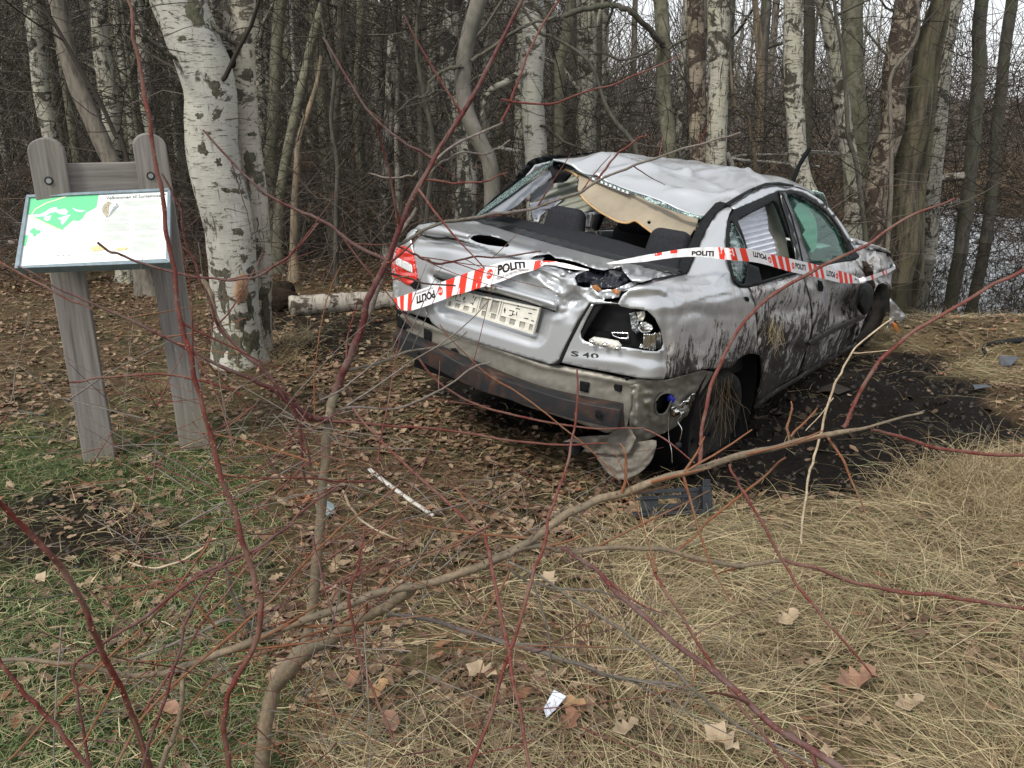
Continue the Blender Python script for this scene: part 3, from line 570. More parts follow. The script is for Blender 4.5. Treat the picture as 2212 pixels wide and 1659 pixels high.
# ------------------------------------------------------------------ the wrecked car (frame: x forward from the rear axle, y left, z up)
RC = np.array([[0.6138, -0.78232, 0.1059], [-0.16072, -0.25516, -0.95345], [0.77293, 0.56821, -0.28235]]); TC = np.array([.417, .1842, 5.0101])
U_, _s, Vt_ = np.linalg.svd(RC); RC = U_@Vt_
OC = -RC.T@TC
CARW = CW@RC; CART = CO+CW@TC
car = empty('wrecked_car'); car.matrix_world = Matrix([list(CARW[i])+[CART[i]] for i in range(3)]+[[0, 0, 0, 1]])
tag(car, 'wrecked silver saloon car with crushed roof and muddy side, sunk at the swamp edge', 'car')
def c2w(p): return np.asarray(p)@CARW.T+CART
VIEWS = {'a': (900, 340, .24108), 'b': (1300, 340, .24108), 'c': (1700, 400, .27119), 'd': (920, 560, .24108), 'e': (1320, 640, .33763), 'f': (1660, 640, .32556), 'g': (1160, 340, .18083), 'h': (940, 740, .31646), 's': (0, 300, .25316)}
def m(k, *pts):
    x0, y0, s = VIEWS[k]; return [(x0+x*s, y0+y*s) for x, y in pts]
def cray(P):
    P = np.atleast_2d(np.asarray(P, float)); return np.stack([(P[:, 0]/1.13-1106)/1854, (P[:, 1]/1.13-829.5)/1854, np.ones(len(P))], -1)@RC
def Q(P, **k):
    d = cray(P); ax = list(k)[0]; i = 'xyz'.index(ax); return OC+d*((k[ax]-OC[i])/d[:, i])[:, None]
def body(p):
    x, y, z = p[..., 0], p[..., 1], p[..., 2]
    top = np.interp(x, [-1.2, -.9, -.25, .40, .8, 1.5, 1.75, 2.45, 3.3, 3.6], [1.0, 1.02, .975, 1.36, 1.43, 1.45, 1.37, 1.0, .82, .6])+.03*y
    w = np.interp(z, [.1, .3, .55, .88, 1.38, 1.5], [.74, .80, .838, .825, .56, .5])-.16*np.clip(x-2.5, 0, 2)**1.5-.05*np.clip(-x-.2, 0, 2)
    xr = -.97+.17*(np.abs(y)/.82)**3+.12*np.clip(z-.88, 0, 1)
    g = np.stack([xr-x, z-top, -y-w, y-w], -1); k = .022; mx = g.max(-1)
    return mx+k*np.log(np.exp((g-mx[..., None])/k).sum(-1))
def rwin(p): return -(p[..., 0]+.24-(p[..., 2]-.97)*1.62)           # plane of the rear window
TS = np.linspace(2.8, 8.6, 900)
def hit(P, off=0, surf=body):
    d = cray(P); out = np.zeros((len(d), 3)); off = np.broadcast_to(off, (len(d),))
    for s in range(0, len(d), 400):
        dd = d[s:s+400]; pts = OC+dd[:, None]*TS[None, :, None]; g = surf(pts)+off[s:s+400, None]
        neg = g < 0; i = np.where(neg.any(1), neg.argmax(1), g.argmin(1)); i = np.clip(i, 1, len(TS)-1); r = np.arange(len(dd))
        g1, g0 = g[r, i], g[r, i-1]; t = np.where(neg.any(1) & (g0 > 0), TS[i-1]+(TS[i]-TS[i-1])*g0/(g0-g1+1e-12), TS[i]); out[s:s+400] = OC+dd*t[:, None]
    return out
def panel(name, outline, mat, off=0., disp=None, step=8, holes=(), surf=body, thick=.004, smooth_=0, parent=None, yplane=None, xplane=None, sm=True, post=None):
    ol = np.array(outline, float)
    if smooth_: ol = cat(ol, smooth_, True)
    hs_ = [np.array(h_, float) for h_ in holes]
    def dens(pl):
        o = []
        for i in range(len(pl)):
            a, b = pl[i], pl[(i+1) % len(pl)]; k = max(1, int(np.linalg.norm(b-a)/step))
            for j in range(k): o.append(a+(b-a)*j/k)
        return np.array(o)
    ol = dens(ol); hs_ = [dens(h_) for h_ in hs_]
    x0, y0 = ol.min(0); x1, y1 = ol.max(0); gx_, gy_ = np.meshgrid(np.arange(x0, x1, step), np.arange(y0, y1, step*.87)); gx_ = gx_+(np.arange(gx_.shape[0])[:, None] % 2)*step*.5
    I = np.stack([gx_.ravel(), gy_.ravel()], -1); keep = sdp(I, ol) > step*.45
    for h_ in hs_: keep &= sdp(I, h_) < -step*.45
    I = I[keep]; pts = [ol]+hs_+[I]; ed = []; b = 0
    for l in [ol]+hs_:
        ed += [(b+i, b+(i+1) % len(l)) for i in range(len(l))]; b += len(l)
    A = np.concatenate(pts)
    r = delaunay_2d_cdt([Vector(p) for p in A], ed, [], 0, 1e-4)
    P = np.array([tuple(v) for v in r[0]]); F = np.array([f for f in r[2]])
    c = P[F].mean(1); k = inpoly(c, ol)
    for h_ in hs_: k &= ~inpoly(c, h_)
    F = F[k]; o_ = np.zeros(len(P))+off
    if disp is not None: o_ = o_+disp(P)
    if yplane is not None: V = Q(P, y=yplane); V = OC+(V-OC)*(1+o_[:, None]/4.5)
    elif xplane is not None: V = Q(P, x=xplane); V = OC+(V-OC)*(1+o_[:, None]/4.5)
    else: V = hit(P, o_, surf)
    if post is not None: V = post(V, P)
    a, b_, c_ = P[F[:, 0]], P[F[:, 1]], P[F[:, 2]]; cr = (b_[:, 0]-a[:, 0])*(c_[:, 1]-a[:, 1])-(b_[:, 1]-a[:, 1])*(c_[:, 0]-a[:, 0])
    F = np.where((cr > 0)[:, None], F[:, ::-1], F)
    if thick:      # real sheet thickness: a back face a little farther from the outside, and a rim
        n = len(V); back = V+(V-OC)/np.linalg.norm(V-OC, axis=1)[:, None]*thick; E = {}
        for t in F:
            for q in range(3): E[(t[q], t[(q+1) % 3])] = 1
        rim = [(q[1], q[0], q[0]+n, q[1]+n) for q in E if (q[1], q[0]) not in E]
        V = np.concatenate([V, back]); F = [tuple(int(i) for i in t) for t in F]+[tuple(int(i)+n for i in t[::-1]) for t in F]+[tuple(int(i) for i in t) for t in rim]
    else: F = [tuple(int(i) for i in t) for t in F]
    return mk(name, V, F, mat, car if parent is None else parent, sm=sm)
def ridge(pl, w, h): return lambda P: -h*np.exp(-(pldist(P, pl)/w)**2)
def recess(poly, dep, s): return lambda P: dep*smooth(-s, s, sdp(P, poly))
def blob(c, rx, ry, h, rot=0):
    ca_, sa = math.cos(rot), math.sin(rot)
    return lambda P: h*np.exp(-((((P[:, 0]-c[0])*ca_+(P[:, 1]-c[1])*sa)/rx)**2+((-(P[:, 0]-c[0])*sa+(P[:, 1]-c[1])*ca_)/ry)**2))
def crumple(seed, sc, amp, mask=None):
    def f(P):
        q = (1-np.abs(2*vn(P[:, 0]/sc, P[:, 1]/sc, seed)-1))*.6+(1-np.abs(2*vn(P[:, 0]/sc*2.1+P[:, 1]/sc, P[:, 1]/sc*2.3, seed+3)-1))*.4
        r = (q-.6)*amp*2
        return r if mask is None else r*mask(P)
    return f
def add(*fs): return lambda P: sum(f(P) for f in fs)

def paint(name, mud=None, grime=.25):
    q = N_(name); n1 = q.noise((1, 1, 1), 3, 5, .6); n2 = q.noise((1, 1, 1), 60, 4, .7)
    base = (.46, .48, .50); gr = q.ramp(n1, (.5, 0.), (.85, grime*.7)); col = q.mix(gr, base, (.30, .27, .22))
    speck = q.ramp(n2, (.68, 0.), (.74, .8)); col = q.mix(speck, col, (.22, .18, .14)); metal = .55; rough = q.ramp(n1, (.3, .26), (.8, .38)); coat = .5
    if mud:
        s = q.sep(); st = q.noise((30, 30, 3.2), 1.0, 8, .80, .6, rot=(0, math.radians(mud[2]), 0)); bl_ = q.noise((8, 8, 5), 1.0, 8, .82, .5)
        h = q.math('SUBTRACT', mud[0], s[2]); h = q.math('MULTIPLY', h, mud[1]); hx_ = q.math('MULTIPLY', q.math('ADD', s[0], .70), 5.0); hx_ = q.math('MINIMUM', q.math('MAXIMUM', hx_, -1.0), 0.0); h = q.math('ADD', h, hx_)
        v = q.math('ADD', q.math('MULTIPLY', st, mud[3]), q.math('MULTIPLY', bl_, 1.06-mud[3])); v = q.math('ADD', v, h); mk_ = q.ramp(v, (.560, 0.), (.578, 1.))
        film = q.ramp(q.math('ADD', v, 0.), (.45, 0.), (.535, .8)); dcol = q.ramp(q.noise((1, 1, 1), 25, 5), (.35, (.008, .006, .005)), (.7, (.040, .031, .025)))
        col = q.mix(film, col, (.29, .265, .24)); col = q.mix(mk_, col, dcol)
        cov = q.math('MAXIMUM', mk_, film); metal = q.math('MULTIPLY', q.math('SUBTRACT', 1, cov), .55); rough = q.mix(cov, rough, .75); coat = q.math('MULTIPLY', q.math('SUBTRACT', 1, cov), .5)
        q.set(col=col, metal=metal, rough=rough, coat=coat, crough=.08); q.bump(q.math('ADD', mk_, q.math('MULTIPLY', n2, .1)), .6, .006); return q.m
    q.set(col=col, metal=metal, rough=rough, coat=coat, crough=.06); q.bump(q.noise((1, 1, 1), 9, 3), .05, .01); return q.m
PA = paint('silver_paint'); PM = paint('muddy_silver_paint', (.70, .45, 12, .56)); PM2 = paint('very_muddy_silver_paint', (.86, .20, 25, .26))
PF = paint('mud_film_silver_paint', (.74, .20, 25, .26))
def greyed(): return None
PR = simple('bare_grey_metal', (.19, .18, .155), .5, .35, var=.3, scale=9, bump=.1); PRD = simple('dirty_grey_metal', (.13, .118, .10), .7, .2, var=.5, scale=7, bump=.3)
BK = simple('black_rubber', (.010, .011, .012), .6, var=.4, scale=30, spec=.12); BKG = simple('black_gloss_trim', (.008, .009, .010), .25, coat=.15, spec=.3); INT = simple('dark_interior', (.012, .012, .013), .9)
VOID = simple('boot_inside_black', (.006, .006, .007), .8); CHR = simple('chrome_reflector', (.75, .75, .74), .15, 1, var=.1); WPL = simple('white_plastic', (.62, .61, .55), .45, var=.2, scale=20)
GPL = simple('grey_plastic_trim', (.20, .215, .24), .55, var=.1, scale=60, bump=.1, bd=.001); DPL = simple('charcoal_cloth', (.020, .021, .025), .85, scale=60, var=.3, bump=.3, bd=.001)
BEI = simple('beige_headlining', (.25, .215, .16), .85, scale=5, var=.22, bump=.15, bd=.003); TAN = simple('tan_board_edge', (.42, .27, .13), .8)
q = N_('red_lens'); q.set(col=q.ramp(q.noise((1, 1, 1), 30, 3), (.3, (.52, .015, .010)), (.7, (.68, .028, .018))), rough=.12, coat=.8, spec=.6); RED = q.m
q = N_('clear_lens'); q.set(col=q.mix(q.ramp(q.noise((1, 60, 1), 4, 2), (.4, 0.), (.6, 1.)), (.50, .50, .50), (.72, .72, .72)), rough=.15, coat=.6); CLR = q.m
ORG = simple('orange_lens', (.75, .20, .02), .2, coat=.6); RUST = simple('rusty_beam_paint', (.036, .033, .033), .55, scale=4, var=.9, bump=.25, bd=.004)
q = N_('rust_patch'); f = q.noise((1, 1, 1), 40, 6, .7); q.set(col=q.ramp(f, (.35, (.12, .05, .02)), (.6, (.42, .17, .05)), (.75, (.55, .5, .42))), rough=.85); q.bump(f, .5, .003); RST = q.m
q = N_('beam_metal'); f = q.noise((2, 1, 1), 5, 7, .7, .5); q.set(col=q.ramp(f, (.30, (.008, .009, .011)), (.50, (.014, .015, .017)), (.60, (.045, .022, .015)), (.78, (.09, .08, .07))), rough=.55, spec=.3); q.bump(f, .3, .005); BEAM = q.m
q = N_('tinted_glass'); q.set(col=(.25, .48, .42), rough=.03, trans=.92, ior=1.3); GLS = q.m
q = N_('green_tinted_glass_front'); q.set(col=(.26, .52, .42), rough=.04, trans=.95, ior=1.15); GLF = q.m
q = N_('crazed_glass'); f = q.vor((1, 1, 1), 70, 'DISTANCE_TO_EDGE'); q.set(col=q.ramp(f, (.02, (.55, .68, .66)), (.12, (.10, .17, .16))), rough=.2, spec=.6); q.bump(f, .5, .002); CRZ = q.m
q = N_('dark_crazed_glass'); f = q.vor((1, 1, 1), 55, 'DISTANCE_TO_EDGE'); f2 = q.noise((1, 1, 3), 9, 5, .7); q.set(col=q.mix(q.ramp(f2, (.5, 0.), (.6, .8)), q.ramp(f, (.02, (.12, .18, .17)), (.08, (.012, .02, .02))), (.25, .36, .34)), rough=.2, spec=.5); CRD = q.m
q = N_('glass_crumbs'); f = q.vor((1, 1, 1), 160); q.set(col=q.ramp(f, (.1, (.30, .44, .42)), (.6, (.02, .035, .035))), rough=.2); q.bump(f, 1, .004); CRB = q.m
BAG = simple('white_airbag_cloth', (.60, .62, .68), .85, scale=12, var=.12); BAG_SHADE = simple('shaded_airbag_cloth', (.25, .26, .22), .9, scale=10, var=.15)  # second cloth is the same airbag with cabin shade put into its colour

# --- inner body shell so no light leaks through
def prism(name, x0, x1, prof, mat, parent=None):      # prof: (y,z) outline
    V = [(x0, y, z) for y, z in prof]+[(x1, y, z) for y, z in prof]; n = len(prof)
    return mk(name, V, [tuple(range(n))[::-1], tuple(range(n, 2*n))]+[(i, (i+1) % n, n+(i+1) % n, n+i) for i in range(n)], mat, parent or car, sm=False)
mk('underbody', *join([box((1.25, 0, .30), (4.0, 1.34, .12)), box((-.42, 0, .46), (.80, 1.25, .12)), box((2.75, 0, .55), (1.0, 1.2, .4))]), INT, car, sm=False)
mk('boot_inside', *join([box((-.55, .70, .68), (.60, .03, .42)), box((-.50, -.70, .66), (.55, .03, .36)), box((-.24, 0, .70), (.03, 1.40, .44)), box((-.84, 0, .58), (.04, 1.2, .30)), box((-.55, 0, .50), (.62, 1.38, .03))]), VOID, car, sm=False)

# --- boot lid, rear face
lid = m('d', (345, 100), (500, 58), (600, 50), (700, 58), (817, 85), (957, 135), (1097, 190), (1180, 215), (1330, 236), (1500, 250), (1640, 268), (1700, 285))+m('b', (40, 1292), (160, 1296), (270, 1335), (420, 1350), (470, 1352), (425, 1400), (450, 1480), (520, 1500), (600, 1500), (640, 1530), (740, 1600), (720, 1640))+m('e', (560, 297), (352, 296), (270, 425), (190, 580), (130, 712), (95, 733), (60, 738))+m('d', (1700, 1345), (1500, 1292), (1200, 1200), (900, 1102), (640, 1010), (560, 950), (530, 900), (495, 790), (440, 600), (400, 400), (365, 190))
RECP = m('d', (560, 455), (640, 500), (1000, 600), (1500, 715), (1800, 825), (1745, 880), (1668, 1090), (1630, 1128), (1560, 1125), (1300, 1045), (1000, 955), (700, 862), (640, 800), (600, 640))
ldisp = add(recess(RECP, .032, 16), ridge(m('d', (1480, 400), (1560, 470), (1700, 560), (1900, 640)), 13, .020), ridge(m('d', (1500, 330), (1700, 420), (2000, 570)), 14, .022),
            blob(m('d', (1760, 530))[0], 30, 18, .03, .4), blob(m('d', (2000, 720))[0], 40, 20, .025), ridge(m('b', (60, 1400), (250, 1560), (330, 1640)), 10, .018),
            crumple(5, 34, .014, lambda P: smooth(1290, 1370, P[:, 0])*smooth(800, 740, P[:, 1])), blob(m('d', (900, 185))[0], 120, 10, .02, .2), ridge(m('b', (430, 1380), (450, 1560), (620, 1640)), 7, .012),
            blob(m('d', (520, 120))[0], 60, 12, .02))
bl_ = panel('boot_lid', lid, PA, disp=ldisp, step=6, thick=.006)
SEAM_SHADE = simple('dark_gap_and_shade', (.010, .010, .009), .8)  # dark joint colour, also for painted shade under spoiler and garnish
panel('lid_gap', m('e', (350, 300), (364, 300), (288, 432), (208, 588), (150, 726), (118, 746), (60, 748), (60, 738), (95, 731), (128, 710), (188, 578), (268, 423)), SEAM_SHADE, off=-.003, step=5, thick=.002)
panel('lid_gap', m('b', (890, 1540), (1000, 1490), (1100, 1455), (1250, 1405), (1400, 1376), (1550, 1345), (1560, 1362), (1400, 1394), (1250, 1422), (1100, 1472), (1000, 1510), (895, 1562)), SEAM_SHADE, off=-.004, step=5, thick=.002)
panel('garnish_shade_strip', m('d', (570, 458), (640, 492), (1000, 598), (1500, 712), (1805, 816), (1800, 838), (1500, 738), (1000, 626), (640, 518), (574, 480)), SEAM_SHADE, off=-.004, disp=ldisp, step=5, thick=.002)  # dark strip that paints the shade below the garnish bar
panel('spoiler_shade_strip', m('a', (462, 925), (560, 968), (700, 996), (790, 988), (900, 1004), (1040, 1048), (1035, 1060), (900, 1026), (790, 1010), (690, 1018), (580, 995), (490, 950)), SEAM_SHADE, off=-.006, step=5, thick=.002)  # dark line standing in for the shadow beneath the spoiler edge
# garnish bar above the plate, lock
gar = m('d', (574, 440), (578, 392), (618, 362), (830, 415), (1000, 470), (1180, 530), (1500, 620), (1740, 690), (1815, 720), (1838, 765), (1815, 822), (1780, 818), (1500, 725), (1250, 655), (1000, 600), (800, 515), (640, 470))
panel('plate_garnish', gar, PA, off=-.034, disp=lambda P: .030*np.exp(-(np.clip(sdp(P, np.array(gar)), 0, 99)/5.)**1.5), step=4, thick=.03, parent=car)
lk = m('d', (1075, 600), (1120, 548), (1180, 552), (1205, 590), (1190, 625), (1120, 608)); lko = panel('boot_lock', lk, PR, off=-.040, step=4, thick=.012)
lc = Q(m('d', (1135, 580)), x=-1.012)[0]
V, F = tubes([(np.array([lc+[0, 0, 0], lc-[.012, 0, 0]]), [.016, .014]), ], 14); mk('key_slot', V, F.tolist()+[tuple(range(14, 28))], CHR, lko)
# plate holder: frame and lattice bars on a backing
ph0 = m('d', (712, 778), (760, 600), (1668, 792), (1600, 1062))
phc = [Q([p], x=-.956)[0] for p in ph0]                 # BL TL TR BR
def PH(s, t, o=0): return (phc[0]*(1-s)+phc[3]*s)*(1-t)+(phc[1]*(1-s)+phc[2]*s)*t+np.array([-o, 0, 0])
def phbox(s0, s1, t0, t1, o0, o1):
    V = [PH(s, t, o) for o in (o0, o1) for s, t in ((s0, t0), (s1, t0), (s1, t1), (s0, t1))]
    return V, [(0, 1, 2, 3), (7, 6, 5, 4), (0, 4, 5, 1), (1, 5, 6, 2), (2, 6, 7, 3), (3, 7, 4, 0)]
hol = empty('plate_holder'); hol.parent = car
mk('holder_backing', *join([phbox(0, 1, 0, 1, -.002, .003)]), simple('dull_grey_backing', (.30, .29, .26), .7, var=.4, scale=30), hol, sm=False)
rr_ = random.Random(4); br = []
for a in ((0, 1, 0, .10, .003, .016), (0, 1, .93, 1, .003, .016), (0, .02, .1, .93, .003, .016), (.98, 1, .1, .93, .003, .016)): br.append(phbox(*a))
mk('holder_frame', *join(br), WPL, hol, sm=False)
br = []
for s in (.335, .355, .462, .478, .575, .60): br.append(phbox(s, s+.014, .1, .93, .003, .011))
br.append(phbox(.02, .98, .34, .365, .003, .010))
for s0, s1, t0, t1 in ((.02, .335, .365, .93), (.615, .98, .365, .93)):
    br.append(phbox(s0, s1, t0, t1, .003, .0065))
for k in range(9): s = .05+.105*k; br.append(phbox(s, s+.045, .1, .34, .003, .009))
mk('holder_lattice', *join(br), WPL, hol, sm=False)
br = []
for s0, s1 in ((.03, .32), (.63, .97)):
    for k in range(14):
        s = s0+(s1-s0)*rr_.random(); t = .40+.48*rr_.random(); hz = rr_.random() < .55; l = .02+.05*rr_.random()
        br.append(phbox(s, min(s+(l if hz else .008), s1), t, min(t+(.035 if hz else .16), .91), .0065, .0072))
mk('holder_slots', *join(br), VOID, hol, sm=False)['kind'] = 'stuff'

# --- boot lid, top sheet with brake light opening and torn edge
top = m('a', (470, 905), (510, 868), (600, 852), (720, 850), (860, 845), (1080, 828), (1250, 880), (1400, 928), (1650, 1000), (1900, 1075))+m('b', (250, 1075), (420, 1120), (700, 1192), (900, 1240), (1200, 1300), (1400, 1330), (1525, 1352), (1400, 1376), (1230, 1410), (1100, 1452), (1005, 1436), (960, 1385), (918, 1335), (897, 1288), (830, 1308), (720, 1326), (640, 1314), (560, 1288), (430, 1240), (300, 1212), (232, 1204), (215, 1190), (170, 1160), (120, 1168), (30, 1180))+m('a', (1600, 1230), (1450, 1190), (1300, 1170), (1180, 1110), (1040, 1060), (900, 1010), (780, 975), (600, 935))
hole = m('a', (1028, 1000), (1060, 975), (1130, 968), (1250, 982), (1340, 1005), (1405, 1035), (1422, 1075), (1405, 1090), (1330, 1086), (1200, 1070), (1100, 1045), (1045, 1022))
def deck(p):
    g1 = p[..., 2]-(np.interp(p[..., 0], [-1.0, -.86, -.6, -.22, 0], [1.045, 1.035, .995, .972, .972])+.04*p[..., 1]); g2 = -.955+.17*(np.abs(p[..., 1])/.82)**3-p[..., 0]; g3 = np.abs(p[..., 1])-.81
    g = np.stack([g1, g2, g3], -1); mx = g.max(-1); return mx+.015*np.log(np.exp((g-mx[..., None])/.015).sum(-1))
panel('boot_lid_top', top, PA, surf=deck, disp=add(lambda P: .006*(fbm(P[:, 0]/60, P[:, 1]/30, 9)-.5), crumple(8, 45, .016, lambda P: smooth(1230, 1330, P[:, 0])*smooth(610, 640, P[:, 1])), blob(m('b', (1150, 1370))[0], 60, 9, .012), crumple(18, 30, .012, lambda P: smooth(1480, 1530, P[:, 0]))), step=5, holes=[hole], thick=.008)
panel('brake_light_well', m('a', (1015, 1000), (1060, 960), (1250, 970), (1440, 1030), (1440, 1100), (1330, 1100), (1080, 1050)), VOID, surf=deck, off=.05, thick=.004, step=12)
# spoiler lip
sp = m('a', (462, 905), (500, 868), (640, 842), (720, 846), (800, 870), (1000, 925), (1110, 965), (1060, 975), (1028, 1003), (1100, 1052), (1000, 1025), (870, 1000), (700, 992), (600, 980), (500, 935))
panel('spoiler', sp, PA, surf=deck, off=-.012, disp=lambda P: .030*np.exp(-np.clip(sdp(P, np.array(sp)), 0, 99)/3.5), step=4, thick=.03)
# torn cavity and flap
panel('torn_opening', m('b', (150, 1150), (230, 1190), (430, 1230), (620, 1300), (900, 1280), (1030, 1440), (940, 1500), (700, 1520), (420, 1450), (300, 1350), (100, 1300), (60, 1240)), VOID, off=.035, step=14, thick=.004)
panel('torn_flap', m('b', (440, 1370), (560, 1335), (640, 1322), (740, 1335), (840, 1318), (893, 1296), (925, 1350), (985, 1436), (920, 1470), (860, 1500), (760, 1515), (660, 1500), (560, 1452), (420, 1450), (415, 1400)), simple('wrinkled_black_lining', (.018, .020, .028), .4, scale=10, bump=.6, bd=.01, coat=.3), off=.012, disp=crumple(3, 26, .02), step=5, thick=.004)
panel('torn_metal_edge', m('b', (590, 1470), (640, 1520), (700, 1525), (820, 1520), (940, 1470), (1010, 1440), (1080, 1460), (940, 1530), (890, 1560), (880, 1600), (700, 1620), (560, 1560)), PA, off=.004, disp=crumple(13, 20, .016), step=5, thick=.004)
for poly in (m('b', (600, 1480), (650, 1470), (700, 1520), (660, 1545), (620, 1520)), m('b', (790, 1520), (860, 1515), (885, 1550), (860, 1585), (815, 1545))): panel('rust_patch', poly, RST, off=-.010, step=4, thick=.003)
panel('wrinkled_panel', m('b', (60, 1290), (130, 1275), (250, 1300), (420, 1345), (560, 1330), (420, 1385), (455, 1470), (420, 1500), (300, 1430), (200, 1370)), PA, off=-.004, disp=crumple(23, 28, .03), step=5, thick=.004)

# --- right rear quarter with C pillar
AP = m('e', (388, 303), (470, 300), (556, 300), (580, 318), (650, 335), (700, 338), (770, 350), (826, 405), (866, 490), (884, 590), (872, 625), (840, 645), (760, 640), (640, 618), (520, 606), (400, 596), (320, 570), (292, 545), (288, 500), (330, 410))
qo = m('e', (560, 297), (590, 235), (640, 200))+m('b', (890, 1545), (1000, 1496), (1100, 1462), (1250, 1415), (1400, 1388), (1545, 1362), (1600, 1290), (1640, 1180), (1700, 1045), (1790, 860), (1880, 725), (1985, 655))+m('c', (325, 398), (300, 440), (282, 500), (268, 600), (262, 700), (268, 800), (285, 900), (308, 1000), (335, 1062), (380, 1112), (480, 1112), (505, 1190), (522, 1260), (535, 1400), (545, 1500), (548, 1640))+m('f', (570, 590), (590, 660), (600, 700), (560, 688), (520, 686), (480, 700), (440, 722), (412, 760), (380, 790), (300, 800), (270, 795))+m('e', (1170, 775), (1000, 822), (880, 845), (800, 843), (700, 835), (600, 815), (450, 786), (300, 760), (135, 722), (190, 590), (270, 430), (352, 300))
qdisp = add(ridge(m('e', (890, 225), (1050, 275), (1200, 235), (1380, 205)), 6, .012), blob(m('e', (1000, 230))[0], 50, 14, .018), ridge(m('e', (560, 296), (620, 215), (760, 185), (900, 200)), 9, .016), blob(m('e', (720, 260))[0], 50, 14, .010, .2),
            blob(m('e', (900, 560))[0], 12, 70, .012), ridge(m('e', (940, 330), (975, 600), (960, 660)), 12, .010), blob(m('e', (560, 730))[0], 90, 12, -.010, .1), blob(m('e', (760, 700))[0], 30, 22, .02), crumple(41, 90, .010, lambda P: smooth(1560, 1640, P[:, 0])),
            crumple(43, 26, .012, lambda P: soft(P, m('e', (1100, 700), (1420, 640), (1420, 800), (1150, 820)), 20)))
qp = panel('rear_quarter_panel', qo, PM, disp=qdisp, step=7, holes=[AP], thick=.006); qp['label'] = 'right rear quarter panel with smeared mud'
# light cavity and broken lamp pieces
panel('lamp_housing', m('e', (270, 520), (340, 350), (400, 285), (560, 280), (780, 330), (860, 400), (905, 600), (870, 665), (600, 630), (300, 580)), simple('lamp_housing_black', (.010, .010, .012), .5, scale=20), off=.085, step=14, thick=.005)
LH = empty('broken_tail_light'); LH.parent = car; LH['label'] = 'smashed right tail light, empty housing with hanging bulb carrier'
panel('lens_frame', m('e', (380, 300), (470, 296), (440, 330), (390, 400), (330, 500), (305, 545), (330, 575), (500, 598), (640, 612), (650, 628), (500, 615), (320, 590), (285, 560), (280, 500), (320, 410)), BK, off=.010, step=6, thick=.02, parent=LH)
panel('reflector', m('e', (860, 500), (884, 585), (870, 620), (838, 638), (770, 635), (712, 615), (735, 570), (745, 515), (800, 520)), CHR, off=.022, disp=lambda P: .010*np.sin(P[:, 0]/2.2)+.02*smooth(1580, 1610, P[:, 0]), step=3, thick=.004, parent=LH)
panel('reflector', m('e', (720, 440), (760, 432), (800, 450), (812, 480), (790, 505), (730, 510), (700, 480)), CHR, off=.03, disp=blob(m('e', (760, 470))[0], 16, 10, .03), step=3, thick=.004, parent=LH)
panel('reflector', m('e', (690, 360), (750, 350), (755, 385), (735, 430), (705, 425), (700, 390)), WPL, off=.03, disp=crumple(2, 9, .02), step=3, thick=.004, parent=LH)
panel('bulb_socket', m('e', (640, 370), (680, 360), (705, 420), (715, 500), (690, 520), (660, 490), (650, 430)), simple('grey_socket', (.30, .32, .33), .3, .4, scale=60, var=.5), off=.035, disp=crumple(6, 8, .03), step=3, thick=.02, parent=LH)
panel('mounting_clip', m('e', (505, 505), (635, 508), (638, 560), (570, 555), (512, 535)), CHR, off=.06, step=4, thick=.004, parent=LH, holes=[m('e', (520, 514), (624, 517), (626, 548), (572, 545), (526, 528))])
cc_ = m('e', (350, 560), (385, 538), (470, 550), (560, 568), (588, 600), (575, 640), (540, 642), (450, 620), (375, 600), (350, 582))
bc = panel('bulb_carrier', cc_, WPL, off=-.02, disp=lambda P: .03*np.exp(-np.clip(sdp(P, np.array(cc_)), 0, 99)/3.)+.004*np.sin(P[:, 0]/1.7)*np.sin(P[:, 1]/1.7), step=3, thick=.02, parent=LH)
for x, y in ((370, 575), (465, 598), (552, 622)):
    c = hit(m('e', (x, y)), -.036)[0]; V, F = lump(c, .011, (1, 1, 1), 10, 7, 3, .1); mk('bulb', V, F, CHR, bc)
# badge
def textmesh(body_, bold=.0):
    cu = bpy.data.curves.new('t', 'FONT'); cu.body = body_; cu.size = 1; cu.resolution_u = 3; cu.offset = bold
    ob = bpy.data.objects.new('t', cu); COL.objects.link(ob); dg = bpy.context.evaluated_depsgraph_get(); dg.update()
    me = ob.evaluated_get(dg).to_mesh(); V = np.array([v.co[:] for v in me.vertices]); F = [tuple(p.vertices) for p in me.polygons]
    ob.evaluated_get(dg).to_mesh_clear(); bpy.data.objects.remove(ob); bpy.data.curves.remove(cu)
    V = V[:, :2]; V = (V-V.min(0))/(V.max(0)-V.min(0)); return V, F
BG = empty('model_badge'); BG.parent = car
for ch, (x0, x1) in (('S', (218, 272)), ('4', (302, 352)), ('0', (360, 418))):
    V2, F2 = textmesh(ch, .02); y0 = 640+(x0-218)*.11
    P2 = np.array(m('e', *[(x0+(x1-x0)*a-4*b*0, y0+38*(1-b)+(x1-x0)*a*.11) for a, b in V2])); mk('badge_character', hit(P2, -.0045), F2, simple('badge_dark_chrome', (.10, .10, .09), .3, .8), BG, sm=False)
